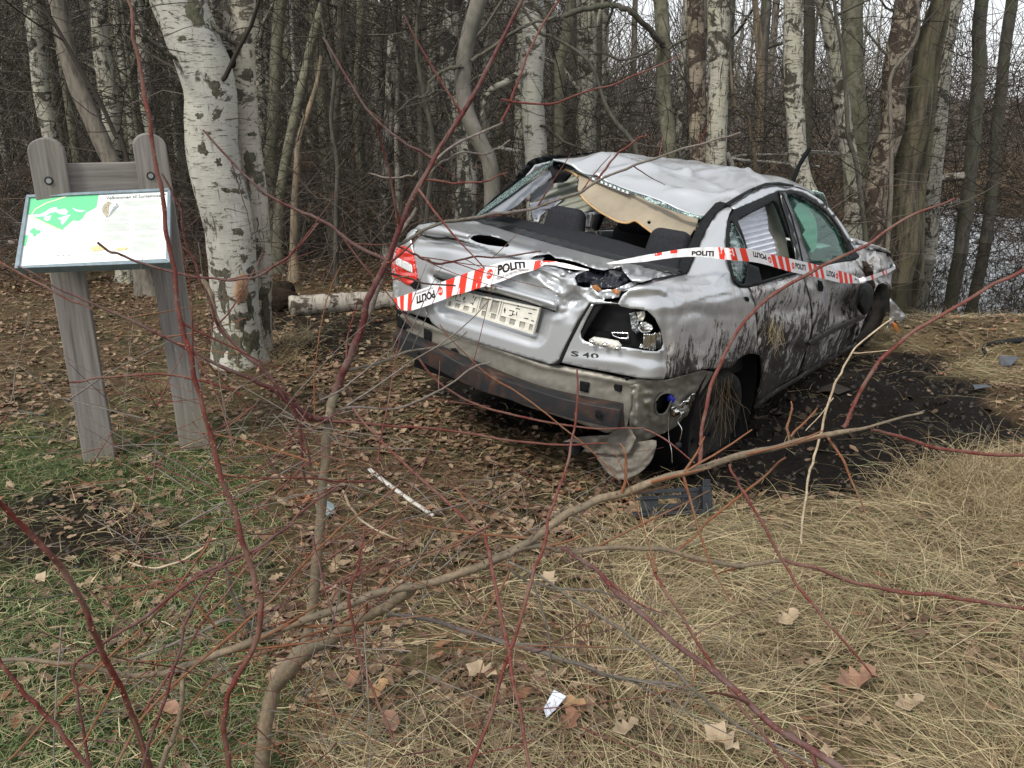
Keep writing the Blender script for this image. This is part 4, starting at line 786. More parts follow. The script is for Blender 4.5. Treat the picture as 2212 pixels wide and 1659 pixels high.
# tail light, left
tl = m('d', (212, 178), (240, 158), (290, 158), (335, 178), (362, 205), (385, 260), (398, 340), (412, 430), (420, 490), (442, 590), (400, 606), (330, 585), (260, 550), (185, 500), (152, 470), (146, 380), (158, 300), (180, 215))
TLo = panel('tail_light', tl, RED, off=-.008, disp=add(lambda P: .02*np.exp(-np.clip(sdp(P, np.array(tl)), 0, 99)/3.), lambda P: .002*np.sin(P[:, 1]/3)), step=4, thick=.03); TLo['label'] = 'intact red and clear left tail light'
panel('clear_lens', m('d', (163, 300), (180, 272), (240, 300), (345, 350), (358, 375), (362, 440), (300, 415), (230, 375), (160, 348)), CLR, off=-.014, disp=lambda P: .0025*np.sin(P[:, 0]*1.1), step=3, thick=.006, parent=TLo)
panel('broken_corner', m('d', (330, 560), (380, 520), (418, 490), (440, 590), (400, 606), (370, 600)), VOID, off=-.010, step=5, thick=.004, parent=TLo)
lq = m('d', (205, 168), (250, 130), (290, 92), (312, 40), (350, 5), (372, -5), (440, -15), (400, 20), (385, 55), (350, 100), (368, 190), (392, 330), (410, 430), (440, 590), (455, 640), (490, 780), (528, 892), (460, 885), (350, 855), (230, 822), (205, 800), (175, 700), (165, 610), (160, 500), (150, 470), (146, 380), (180, 215))
panel('rear_quarter_panel', lq, PA, off=.006, step=6, disp=blob(m('d', (330, 120))[0], 18, 24, -.01), thick=.006)

# --- rear panel below the lid, bumper beam, torn inner corner
rp = m('h', (100, 55), (200, 92), (350, 165), (420, 190), (600, 240), (900, 350), (1200, 450), (1330, 475), (1500, 505), (1700, 545), (1860, 585), (2010, 590), (1905, 640), (1900, 800), (1860, 985), (1700, 1000), (1480, 920), (1100, 800), (700, 640), (400, 500), (150, 330), (125, 180), (90, 130))
panel('rear_panel', rp, PR, off=.022, disp=add(ridge(m('h', (100, 90), (350, 190), (700, 300), (1200, 485), (1500, 545), (1900, 620)), 5, .014), recess(m('h', (140, 150), (290, 215), (290, 280), (140, 220)), .02, 4), crumple(71, 30, .004)), step=6, thick=.005)
for poly in (m('h', (298, 190), (352, 212), (352, 300), (298, 270)), m('h', (1502, 598), (1578, 612), (1565, 690), (1500, 675)), m('h', (500, 350), (545, 345), (570, 385), (520, 375)), m('h', (1835, 565), (1895, 572), (1862, 600)), m('h', (88, 40), (110, 55), (132, 130), (135, 200), (95, 180), (85, 110))): panel('panel_slot', poly, VOID, off=.012, step=6, thick=.004)
def loft(name, rows, mat, n=5, closed=True, parent=None, capends=True):
    R_ = [cat(r, n) for r in rows]; k = len(R_[0]); V = np.stack(R_, 1).reshape(-1, 3); s = len(rows)
    F = grid_faces(k, s, closed)
    if closed and capends: F += [tuple(range(s))[::-1], tuple((k-1)*s+i for i in range(s))]
    return mk(name, V, F, mat, parent or car)
T1 = m('h', (60, 235), (330, 350), (700, 515), (1100, 655), (1400, 745), (1815, 826)); T2 = m('h', (45, 338), (330, 480), (700, 662), (1080, 782), (1400, 880), (1790, 970)); T0 = m('h', (100, 182), (340, 285), (700, 440), (1100, 600), (1400, 685), (1840, 768))
xb = [-.93, -1.01, -1.055, -1.06, -1.04, -.97]
r1 = [Q([p], x=x)[0] for p, x in zip(T1, xb)]; r2 = [Q([p], x=x+.002)[0] for p, x in zip(T2, xb)]; r0 = [Q([p], x=x+.075)[0] for p, x in zip(T0, xb)]; r3 = [a+np.array([.07, 0, -.005]) for a in r2]
mid = [(a*.5+b*.5)+np.array([.006, 0, 0]) for a, b in zip(r1, r2)]
bm_ = loft('bumper_beam', [r0, r1, mid, r2, r3], BEAM, 8); bev(bm_, .004); bm_['label'] = 'bare black bumper beam with rusty lower half'
def sq(x, y, w, h_, nm='beam_hole'):
    panel(nm, m('h', (x, y), (x+w, y+w*.35), (x+w, y+w*.35+h_), (x, y+h_)), VOID, step=6, thick=.003, parent=bm_, surf=lambda p: -(p[..., 0]+1.062), off=-.0)
for x, y, w_, h_ in ((78, 268, 24, 36), (248, 365, 24, 30)): panel('beam_hole', m('h', (x, y), (x+w_, y+8), (x+w_, y+8+h_), (x, y+h_)), VOID, step=6, thick=.002, parent=bm_, surf=lambda p: -(p[..., 0]+.99))
panel('beam_hole', m('h', (1622, 825), (1668, 832), (1665, 888), (1620, 878)), VOID, step=6, thick=.002, parent=bm_, surf=lambda p: -(p[..., 0]+1.012))
# right lower inner corner
ic = m('e', (620, 860), (700, 838), (800, 846), (900, 850), (1050, 812), (1170, 778), (1250, 795), (1180, 910), (1100, 1020), (1050, 1130), (960, 1200), (880, 1240), (760, 1285), (690, 1310), (650, 1290), (610, 1200), (640, 1180), (640, 1000), (650, 920))
ih = cat(m('e', (835, 1000), (870, 955), (930, 945), (965, 970), (940, 1010), (920, 1060), (890, 1095), (850, 1100), (828, 1060)), 3, True)
panel('inner_rear_corner', ic, PR, off=.030, disp=add(ridge(m('e', (640, 900), (700, 890), (690, 1180)), 6, .02), ridge(m('e', (820, 880), (790, 1020), (810, 1150)), 8, .012), blob(m('e', (1010, 1060))[0], 22, 18, -.02), crumple(51, 24, .012)), step=5, holes=[ih], thick=.004)
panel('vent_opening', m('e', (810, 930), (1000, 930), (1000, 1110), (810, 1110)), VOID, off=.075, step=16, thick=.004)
V, F = tubes([(hit(ih, .024), .0045)], 6); mk('vent_rim', V, F, PR, car)
c = hit(m('e', (945, 985)), .035)[0]; V, F = lump(c, .020, (1, 1, 1.1), 10, 8, 5, .2); mk('blue_cap', V, F, simple('blue_plastic', (.01, .02, .28), .4), car)
panel('bent_bracket', m('e', (1040, 1000), (1105, 945), (1135, 965), (1080, 1060), (1040, 1085), (960, 1120), (935, 1100), (950, 1040), (1000, 1030)), CHR, off=.012, disp=crumple(9, 14, .02), step=4, thick=.004)
# hanging spare wheel tub and pipe
tub = cat(m('e', (400, 1385), (430, 1455), (480, 1520), (560, 1572), (640, 1560), (720, 1520), (790, 1450), (825, 1370), (836, 1290), (760, 1290), (650, 1308), (560, 1290), (480, 1330)), 2, True)
panel('torn_floor_pan', tub, PRD, surf=lambda p: -(p[..., 0]+.90-.35*(p[..., 2]+.0)), off=.0, disp=add(ridge(m('e', (420, 1420), (560, 1500), (700, 1470), (810, 1350)), 8, .02), crumple(77, 30, .015)), step=5, thick=.006)
panel('torn_floor_pan', m('e', (160, 1300), (230, 1268), (350, 1255), (480, 1250), (560, 1205), (640, 1190), (690, 1270), (640, 1380), (560, 1400), (430, 1385), (300, 1370), (320, 1345), (250, 1300)), PRD, surf=lambda p: -(p[..., 0]+.86), disp=add(crumple(78, 30, .02), blob(m('e', (400, 1280))[0], 16, 16, -.03)), step=6, thick=.006)
e0 = Q(m('e', (230, 1330)), x=-.78)[0]; V, F = tubes([(np.array([e0, e0+[.5, -.02, .02]]), .045)], 16); mk('exhaust_box', V, F.tolist()+[tuple(range(16))], BK, car)
for pl in ([(925, 1110), (922, 1200), (928, 1290), (945, 1360), (950, 1450)], [(1010, 1080), (1015, 1110), (990, 1150), (1020, 1210), (1005, 1290)]):
    V, F = tubes([(cat(hit(m('e', *pl), .03, lambda p: -(p[..., 0]+.80)), 5), .0018)], 5); mk('hanging_wire', V, F, CHR, car)
c = Q(m('e', (998, 1322)), x=-.78)[0]; V, F = lump(c, .016, (1, 1, .8), 10, 7, 5, .3); mk('wire_plug', V, F, BK, car)
# --- roof, crushed towards the right rear
def cgrid(name, rows, mat, n=6, thick=.006, disp=0, seed=1, sc=.18, parent=None, crease=()):
    A = np.array([cat(r, n) for r in rows]); B = np.array([cat(A[:, j], n) for j in range(A.shape[1])])   # (cols, rows, 3)
    V = B.reshape(-1, 3).copy()
    if disp:
        q = (1-np.abs(2*vn(V[:, 0]/sc+V[:, 1]/sc*.5, V[:, 1]/sc, seed)-1))*.6+(1-np.abs(2*vn(V[:, 0]/sc*2-V[:, 1]/sc, V[:, 1]/sc*2.2, seed+3)-1))*.4
        V[:, 2] -= disp*(q-.5)*2
    for a, b, hq in crease:
        dd_ = pldist(V[:, :2]+.02*np.stack([vn(V[:, 0]*9, V[:, 1]*9, 3)-.5, vn(V[:, 0]*9, V[:, 1]*9, 4)-.5], -1), [a, b]); V[:, 2] += hq*np.exp(-dd_/.035)-hq*.5*np.exp(-(dd_/.12)**2)
    o = mk(name, V, grid_faces(B.shape[0], B.shape[1]), mat, parent or car); solid(o, thick, -1); return o
re_ = Q(m('b', (205, 200), (330, 232), (500, 325), (700, 398), (900, 478), (1100, 556), (1350, 642), (1500, 712), (1730, 772), (1860, 690)), x=.35)
yl = [.61, .50, .36, .2, .04, -.10, -.24, -.36, -.46, -.535]
def rrow(x, z, y=None): return [np.array([x, a, b]) for a, b in zip(y or yl, z)]
rows = [list(re_),
        rrow(.56, [1.425, 1.462, 1.462, 1.435, 1.395, 1.36, 1.33, 1.31, 1.325, 1.36]),
        rrow(.80, [1.420, 1.460, 1.468, 1.458, 1.435, 1.40, 1.375, 1.36, 1.375, 1.400]),
        rrow(1.10, [1.41, 1.45, 1.466, 1.468, 1.462, 1.452, 1.435, 1.42, 1.415, 1.405]),
        rrow(1.35, [1.40, 1.44, 1.455, 1.460, 1.460, 1.456, 1.446, 1.435, 1.420, 1.390]),
        rrow(1.60, [1.35, 1.39, 1.412, 1.42, 1.425, 1.42, 1.41, 1.40, 1.385, 1.345])]
cgrid('roof', rows, PA, 12, .012, .013, 15, .40, crease=[((.36, .35), (.78, -.02), .030), ((.78, -.02), (.62, -.42), .034), ((.42, -.10), (.62, -.42), .026), ((.78, -.02), (1.3, -.18), .024), ((1.3, -.18), (.95, -.50), .020), ((.37, .52), (1.0, .28), .018), ((.42, .2), (.5, -.3), .024), ((1.0, .28), (1.5, .1), .014), ((.55, .5), (.6, .1), .014)])['label'] = 'dented and creased silver roof, crushed at the right rear'
panel('roof_moulding', m('c', (262, 352), (350, 298), (480, 226), (620, 170), (750, 163), (880, 188), (875, 208), (750, 187), (620, 197), (480, 257), (360, 332), (300, 376), (262, 372)), BK, off=-.012, step=6, thick=.012)
panel('roof_side_rail', m('c', (292, 376), (360, 330), (480, 255), (620, 195), (750, 185), (870, 205), (1000, 248), (1120, 325), (1230, 435), (1330, 565), (1402, 685), (1470, 815), (1440, 830), (1385, 720), (1300, 585), (1200, 445), (1080, 335), (960, 265), (860, 240), (740, 245), (560, 325), (345, 415)), PA, off=0, step=7, disp=crumple(83, 30, .006), thick=.01)
panel('window_rubber', m('b', (1700, 800), (1740, 768), (1850, 645), (1900, 628), (1990, 650), (1975, 665), (1880, 728), (1790, 863), (1700, 1048), (1640, 1182), (1600, 1292), (1560, 1365), (1475, 1335), (1500, 1210), (1560, 1130), (1640, 950), (1690, 850)), BK, off=-.004, disp=lambda P: .004*np.sin(P[:, 0]*.5), step=6, thick=.03)
panel('window_rubber', m('g', (0, 1045), (160, 868), (440, 655), (720, 475), (940, 345), (1050, 278), (1150, 288))+m('b', (330, 262), (500, 333), (700, 405), (900, 486), (1100, 565), (1350, 652), (1500, 725), (1735, 780), (1700, 812), (1500, 752), (1350, 700), (1100, 585), (1020, 552), (900, 520), (700, 440), (520, 360), (400, 318))+m('g', (1300, 395), (1080, 352), (970, 388), (890, 440), (470, 760), (115, 1000)), CRB, surf=rwin, off=.0, step=6, thick=.012)
panel('left_door_seal', m('g', (20, 1010), (250, 790), (470, 605), (600, 440), (718, 300), (790, 258), (1000, 212), (1250, 200), (1600, 172), (1900, 172), (1400, 215), (1150, 250), (1000, 290), (930, 322), (805, 352), (770, 392), (690, 490), (440, 680), (180, 880)), BK, yplane=.70, step=8, disp=lambda P: .02*np.sin((P[:, 1]+P[:, 0]*.8)*.55), thick=.03)
panel('left_pillar', m('g', (800, 345), (940, 310), (985, 322), (920, 372), (700, 500), (680, 495), (770, 388)), PA, yplane=.66, step=6, thick=.02)
for poly in (m('b', (1120, 580), (1180, 585), (1250, 625), (1330, 640), (1360, 665), (1230, 650), (1150, 615)), m('g', (930, 320), (1010, 290), (1010, 310), (950, 350)), m('b', (1500, 735), (1600, 745), (1710, 785), (1700, 800), (1580, 780))): panel('broken_glass_edge', poly, CRZ, surf=rwin, off=-.006, step=5, disp=crumple(4, 8, .01), thick=.004)
# hanging headlining
hl = m('b', (125, 292), (180, 266), (260, 276), (400, 318), (520, 345), (700, 430), (900, 515), (1100, 582), (1300, 680), (1500, 745), (1680, 800), (1665, 870), (1600, 975), (1560, 1010), (1420, 1000), (1300, 960), (1212, 946), (1130, 885), (1040, 824), (960, 846), (870, 832), (800, 800), (650, 712), (520, 604), (455, 505), (470, 400), (400, 335), (250, 290))
panel('headlining', hl, BEI, surf=rwin, off=.045, disp=add(lambda P: .10*smooth(1330, 1500, P[:, 0])*smooth(440, 560, P[:, 1]), blob(m('b', (860, 760))[0], 40, 20, .04), lambda P: .03*(vn(P[:, 0]/40, P[:, 1]/40, 3)-.5)), step=6, holes=[cat(m('b', (1162, 842), (1180, 825), (1198, 842), (1180, 860)), 3, True)], thick=.010)
tb = cat(hit(m('b', (462, 505), (520, 606), (650, 714), (800, 802), (870, 834), (960, 848), (1040, 826), (1130, 887), (1212, 948)), .07, rwin), 5); V, F = tubes([(tb, .006)], 6); mk('headlining_edge', V, F, TAN, car)
tb = cat(hit(m('b', (130, 288), (180, 268), (260, 280), (400, 330), (460, 385)), .04, rwin), 5); V, F = tubes([(tb, .009)], 6); mk('headlining_edge', V, F, TAN, car)
ls = m('b', (520, 352), (600, 352), (700, 420), (850, 480), (1030, 530), (1000, 548), (930, 545), (740, 470), (600, 410))
bs = panel('high_brake_light', ls, simple('clear_lamp_grey', (.32, .34, .36), .3, var=.3, scale=50), surf=rwin, off=.010, step=5, thick=.02)
for k in range(9):
    x = 600+k*43; y = 385+k*17; panel('lamp_cell', m('b', (x, y), (x+26, y+8), (x+30, y+34), (x+4, y+24)), CLR, surf=rwin, off=-.004, step=5, thick=.006, parent=bs)
# shelf, seats, headrests, airbags, belts
shelf = lambda p: -(p[..., 0]+.19-(p[..., 2]-.955)*4.2)
panel('parcel_shelf', m('a', (1110, 800), (1175, 758), (1320, 770), (1500, 795), (1700, 848))+m('b', (0, 838), (150, 862), (300, 882), (560, 945), (900, 1032), (1100, 1096), (1300, 1150), (1495, 1182), (1492, 1240), (1475, 1330), (1300, 1295), (1100, 1252), (900, 1200), (500, 1095), (250, 1010), (0, 945))+m('a', (1500, 880), (1250, 835)), DPL, surf=shelf, off=.0, disp=lambda P: .006*np.sin((P[:, 1]-P[:, 0]*.25)/9), step=8, thick=.03)
panel('lower_window_channel', m('a', (1062, 800), (1110, 785), (1250, 815), (1500, 860))+m('b', (0, 925), (250, 990), (500, 1075), (900, 1180), (1100, 1232), (1475, 1310), (1560, 1350), (1520, 1370), (1200, 1320), (850, 1245), (400, 1130), (0, 1025))+m('a', (1400, 938), (1080, 840)), BKG, surf=rwin, off=.03, step=9, thick=.008)
def rbox(name, c, s, mat, r=.05, rot=0, par=None, taper=0):
    V, F = box((0, 0, 0), s); V[:, 1] *= np.where(V[:, 2] > 0, 1-taper, 1.); o = mk(name, V, F, mat, par or car); o.location = c; o.rotation_euler = (0, rot, 0)
    b = o.modifiers.new('b', 'BEVEL'); b.width = r; b.segments = 5; return o
hL = Q(m('b', (270, 700)), x=.12)[0]; hR = Q(m('b', (1340, 930)), x=.0)[0]
rs = empty('rear_seat'); rs.parent = car
rbox('backrest', (.25, 0, .72), (.16, 1.20, .50), INT, .05, math.radians(18), rs)
rbox('cushion', (.55, 0, .42), (.5, 1.2, .16), INT, .05, 0, rs)
wl_ = abs(Q(m('b', (70, 850)), x=.12)[0][1]-Q(m('b', (505, 850)), x=.12)[0][1]); wr_ = abs(Q(m('b', (1110, 1080)), x=.08)[0][1]-Q(m('b', (1590, 1080)), x=.08)[0][1])
rbox('headrest', (hL[0]+.05, Q(m('b', (285, 800)), x=.12)[0][1], hL[2]-.10), (.11, wl_, .22), DPL, .05, math.radians(12), rs, .22)
rbox('headrest', (hR[0]+.05, Q(m('b', (1345, 1000)), x=.0)[0][1], hR[2]-.11), (.11, wr_, .24), DPL, .05, math.radians(12), rs, .2)
for y in (.38, -.38):
    fs = empty('front_seat'); fs.parent = car
    rbox('backrest', (1.05, y, .72), (.16, .48, .60), INT, .06, math.radians(18), fs); rbox('cushion', (1.35, y, .42), (.5, .5, .15), INT, .05, 0, fs); rbox('headrest', (.95, y, 1.06), (.09, .24, .16), DPL, .04, math.radians(12), fs)
rbox('dashboard', (2.05, 0, .80), (.45, 1.35, .28), INT, .08)
V, F = tubes([(np.array([(1.72+.05*math.sin(a), .38+.18*math.cos(a), .90+.17*math.sin(a)) for a in np.linspace(0, 2*math.pi, 25)]), .016)], 7); mk('steering_wheel', V, F, INT, car)
panel('pillar_trim', m('g', (95, 1000), (300, 860), (600, 660), (900, 470), (1005, 418), (1030, 470), (1035, 500), (960, 570), (800, 690), (640, 830), (560, 900), (400, 990), (250, 1020)), GPL, surf=rwin, off=.06, disp=lambda P: -.03*np.exp(-((P[:, 1]-P[:, 0]*-.62-(480+1250*.62))/30)**2), step=6, thick=.03)
panel('pillar_trim', m('g', (770, 725), (900, 625), (1040, 540), (1062, 600), (1055, 650), (940, 760), (840, 810), (775, 860), (738, 790)), GPL, surf=rwin, off=.17, step=6, thick=.03)
panel('grab_cover', m('g', (1010, 385), (1310, 470), (1240, 560), (1180, 585), (1060, 590), (1030, 480)), INT, surf=rwin, off=.22, step=10)
pleat = lambda P: .012*np.sin((P[:, 1]*1.0+P[:, 0]*.35)/1.9)
panel('curtain_airbag', m('g', (740, 865), (850, 800), (960, 730), (1060, 600), (1180, 560), (1300, 470), (1395, 500), (1380, 700), (1500, 800), (1690, 980), (1560, 985), (1420, 985), (1300, 930), (1000, 905), (900, 1020), (850, 1118), (800, 1112), (775, 1050), (760, 960)), BAG_SHADE, surf=rwin, off=.42, disp=lambda P: .02*np.sin((P[:, 1]+P[:, 0]*.3)/2.6), step=4)
panel('curtain_airbag', m('g', (735, 862), (900, 830), (1150, 760), (1200, 800), (1080, 900), (960, 960), (890, 1030), (850, 1118), (798, 1108), (775, 1050), (758, 950)), BAG, surf=rwin, off=.38, disp=crumple(3, 18, .05), step=4)
panel('deflated_airbag', m('g', (1400, 1010), (1440, 980), (1560, 985), (1700, 975), (1730, 1005), (1560, 1030), (1470, 1020), (1440, 1060), (1410, 1040)), BAG, surf=rwin, off=.9, disp=crumple(3, 14, .05), step=4)
for a, b_ in (((1485, 1020), (1515, 1190)), ((1570, 1020), (1540, 1200))):
    p_ = hit(m('g', a, b_), .85, rwin); V, F = tubes([(np.array([p_[0], (p_[0]+p_[1])/2, p_[1]]), .012)], 6); mk('seat_belt', V, F, CLR, car)
mk('cabin_floor', *join([box((1.1, 0, .37), (2.6, 1.3, .04)), box((.9, .68, .62), (2.4, .04, .5)), box((.9, -.70, .62), (2.2, .03, .46))]), INT, car, sm=False)

# --- side windows
fr = m('c', (345, 408), (560, 320), (740, 240), (860, 235), (960, 260), (1080, 332), (1200, 442), (1300, 582), (1385, 705), (1468, 835), (1425, 868), (1250, 893), (1090, 930), (900, 990), (600, 1075), (480, 1112), (388, 1114), (335, 1062), (287, 900), (262, 700), (282, 500))
h1 = cat(m('c', (316, 505), (350, 560), (400, 640), (440, 730), (462, 860), (448, 980), (435, 1068), (400, 1080), (355, 1040), (312, 900), (294, 700), (300, 570)), 2, True)
h2 = m('c', (372, 512), (500, 440), (640, 372), (690, 330), (740, 400), (800, 560), (850, 700), (880, 800), (900, 890), (892, 960), (740, 1005), (590, 1050), (560, 930), (475, 900), (470, 800), (440, 690), (405, 590))
h3 = m('c', (805, 288), (870, 277), (960, 312), (1100, 392), (1200, 485), (1292, 612), (1345, 730), (1388, 845), (1250, 872), (1100, 892), (1020, 900), (970, 760), (905, 560), (845, 390))
panel('side_window_frame', fr, BK, off=-.006, step=7, holes=[h1, h2, h3], thick=.02)
panel('quarter_glass', h1, CRD, off=.010, step=8)
panel('door_glass', h3, GLF, off=.012, step=14, thick=.004)
panel('door_glass', m('c', (350, 480), (390, 462), (420, 475), (410, 500), (375, 500)), CRZ, off=.008, step=5)
pl2 = lambda P: .014*np.sin((P[:, 1]+P[:, 0]*.25)/2.1)
panel('curtain_airbag', m('c', (355, 525), (500, 440), (615, 370), (640, 480), (650, 600), (700, 690), (722, 800), (720, 850), (600, 830), (465, 800), (420, 640)), BAG, off=.07, disp=pl2, step=3)
panel('curtain_airbag', m('c', (612, 370), (690, 350), (740, 470), (800, 640), (840, 860), (722, 850), (722, 790), (700, 690), (645, 590)), BAG_SHADE, off=.10, step=6)
panel('curtain_airbag', cat(m('c', (848, 392), (900, 366), (970, 368), (1040, 435), (1080, 535), (1090, 650), (1072, 765), (1025, 805), (985, 770), (950, 640), (890, 480)), 2, True), simple('green_seen_airbag', (.75, .92, .84), .8, var=.15, scale=30), off=.035, disp=crumple(7, 20, .01), step=5)
panel('door_pillar', m('c', (744, 246), (800, 250), (905, 500), (985, 760), (1050, 915), (1000, 945), (905, 975), (880, 760), (830, 560), (775, 390)), BKG, off=-.016, step=12, thick=.012)
panel('pillar_seam', m('c', (768, 262), (776, 262), (856, 450), (926, 700), (968, 905), (958, 908), (915, 700), (845, 450)), VOID, off=-.018, step=12, thick=.003)

# --- doors, wing, bonnet
rdo = m('c', (482, 1114), (600, 1078), (750, 1032), (900, 992), (940, 980))+m('f', (950, 190), (988, 370), (984, 500), (965, 600), (925, 730), (880, 855), (780, 905), (690, 965), (600, 1040), (548, 1082), (575, 990), (604, 880), (606, 790), (596, 700), (574, 590))+m('c', (552, 1640), (549, 1500), (539, 1400), (526, 1260), (509, 1190))
panel('rear_door', rdo, PM2, off=.003, disp=add(crumple(61, 80, .018), ridge(m('f', (560, 260), (800, 160), (950, 120)), 9, .006)), step=8, thick=.03)['label'] = 'rear door caked with streaked black mud'
fdo = m('c', (948, 978), (1090, 932), (1250, 895), (1425, 868), (1470, 930), (1535, 1030), (1555, 1120), (1540, 1220), (1500, 1330))+m('f', (1352, 520), (1322, 596), (1200, 668), (1060, 745), (885, 853), (930, 732), (970, 600), (990, 500), (994, 370), (956, 190))
panel('front_door', fdo, PF, off=.003, disp=add(crumple(62, 90, .018), blob(m('f', (1200, 330))[0], 40, 50, .02)), step=8, thick=.03)
panel('side_moulding', m('f', (960, 590), (1100, 508), (1250, 440), (1385, 383), (1392, 420), (1250, 482), (1150, 530), (975, 628)), simple('muddy_moulding', (.06, .055, .05), .8, var=.4), off=-.014, step=6, thick=.015)
panel('door_handle', m('f', (1030, 130), (1065, 145), (1078, 190), (1068, 222), (1045, 215), (1035, 180)), VOID, off=-.006, step=4, thick=.006)
panel('door_handle', m('f', (482, 262), (505, 258), (522, 275), (515, 298), (495, 288)), VOID, off=-.006, step=4, thick=.006)
panel('sill', m('f', (548, 1082), (690, 965), (880, 857), (1060, 745), (1322, 598), (1330, 625), (1100, 760), (900, 880), (700, 1000), (560, 1110)), PM2, off=.03, step=10, thick=.03)
wo = m('c', (1388, 700), (1440, 700), (1500, 742), (1560, 775), (1640, 785), (1720, 812), (1762, 862), (1795, 930), (1758, 1000), (1752, 1060), (1762, 1125), (1745, 1150), (1722, 1092), (1680, 1072), (1640, 1082), (1615, 1118), (1590, 1180), (1560, 1300), (1500, 1430), (1440, 1600), (1400, 1640), (1470, 1400), (1510, 1330), (1550, 1220), (1565, 1120), (1545, 1030), (1478, 930), (1430, 865), (1470, 830))
panel('front_wing', wo, PF, off=0, disp=add(crumple(63, 50, .05), blob(m('c', (1700, 950))[0], 20, 30, -.02)), step=7, thick=.006)['label'] = 'crumpled front wing with a torn edge'
panel('wing_gap', m('c', (1490, 870), (1535, 880), (1585, 950), (1600, 1010), (1590, 1040), (1612, 1080), (1600, 1150), (1572, 1165), (1540, 1060), (1520, 980)), simple('mud_black', (.03, .02, .014), .9, bump=.6, bd=.02), off=-.008, disp=crumple(64, 12, .02), step=5, thick=.01)
panel('bonnet', m('c', (1380, 665), (1440, 672), (1500, 694), (1600, 727), (1700, 761), (1750, 792), (1745, 806), (1640, 775), (1560, 775), (1500, 745), (1440, 702), (1395, 700)), PF, off=-.01, disp=crumple(65, 40, .03), step=6, thick=.008)
panel('bonnet_underside', m('c', (1530, 768), (1600, 760), (1700, 782), (1757, 810), (1757, 830), (1735, 845), (1690, 815), (1640, 795)), BK, off=.0, step=7, thick=.008)
mo = cat(m('c', (1490, 1058), (1545, 1070), (1585, 1110), (1592, 1190), (1560, 1310), (1512, 1362), (1462, 1325), (1438, 1262), (1452, 1160), (1470, 1095)), 3, True)
mr = panel('door_mirror', mo, BK, yplane=-.93, disp=lambda P: .10*np.exp(-np.clip(sdp(P, mo), 0, 99)/6.), step=5, thick=.06); mr['label'] = 'black door mirror folded down'
panel('mirror_glass', cat(m('c', (1490, 1110), (1540, 1115), (1562, 1180), (1540, 1280), (1508, 1325), (1470, 1290), (1465, 1190)), 3, True), BK, yplane=-.952, disp=lambda P: 0*P[:, 0], step=8, thick=.004, parent=mr)
panel('front_bumper_piece', m('c', (1742, 1205), (1800, 1268), (1888, 1368), (1838, 1428), (1790, 1402), (1725, 1480), (1695, 1530), (1738, 1400)), PA, yplane=-.86, disp=crumple(66, 20, .05), step=5, thick=.006)
panel('indicator', m('c', (1762, 1418), (1802, 1440), (1834, 1502), (1812, 1526), (1778, 1488)), ORG, yplane=-.90, disp=blob(m('c', (1795, 1470))[0], 8, 12, -.03), step=4, thick=.01)
p_ = Q([(1934, 448), (1950, 405), (1976, 362)], x=2.0); V, F = tubes([(p_, .015)], 6); mk('wiper_arm', V, F, BK, car)
def lathe(prof, c, mat, name, n=40, parent=None, tilt=0, turn=0):
    V = [(r*math.cos(a), y, r*math.sin(a)) for r, y in prof for a in np.arange(n)*2*math.pi/n]
    o = mk(name, V, grid_faces(len(prof), n, True), mat, parent or car); o.location = c; o.rotation_euler = (tilt, 0, turn); return o
TYR = simple('muddy_tyre', (.020, .018, .016), .8, scale=14, var=.7, bump=.6, bd=.01); RIM = simple('muddy_rim', (.030, .027, .024), .8, .05, scale=9, var=.8)
def wheel(c, s, turn=0, tilt=0, lab=None):
    e = empty('wheel', c); e.parent = car; e.rotation_euler = (tilt, 0, turn)
    if lab: e['label'] = lab
    lathe([(.19, -.02*s), (.20, -.085*s), (.235, -.098*s), (.275, -.10*s), (.296, -.085*s), (.302, -.05*s), (.304, 0), (.302, .05*s), (.296, .08*s), (.26, .10*s), (.19, .08*s)], (0, 0, 0), TYR, 'tyre', 48, e)
    lathe([(.20, -.075*s), (.185, -.06*s), (.17, -.045*s), (.10, -.05*s), (.075, -.066*s), (.06, -.07*s), (.0, -.07*s)], (0, 0, 0), RIM, 'rim', 32, e)
    for k in range(8):
        a = k*math.pi/4; V, F = lump((.125*math.cos(a), -.05*s, .125*math.sin(a)), .018, (1, .3, 1), 8, 6, 1, 0); mk('rim_hole', V, F, VOID, e)
    return e
wheel((.10, -.66, .155), 1, math.radians(-4), math.radians(6), 'mud covered rear wheel')
wheel((2.90, -.60, .50), 1, math.radians(-14), 0, 'front wheel behind the torn wing')
wheel((0, .72, .29), -1); wheel((2.56, .72, .29), -1)
V = [(.10+r*math.cos(a), y, .24+r*math.sin(a)) for r, y in ((.40, -.80), (.40, -.50), (.0, -.50)) for a in np.arange(24)*2*math.pi/24]
mk('wheel_arch_liner', V, grid_faces(3, 24, True), VOID, car)
V = [(2.85+r*math.cos(a), y, .42+r*math.sin(a)) for r, y in ((.37, -.66), (.37, -.45), (.0, -.45)) for a in np.arange(24)*2*math.pi/24]
mk('wheel_arch_liner', V, grid_faces(3, 24, True), VOID, car)
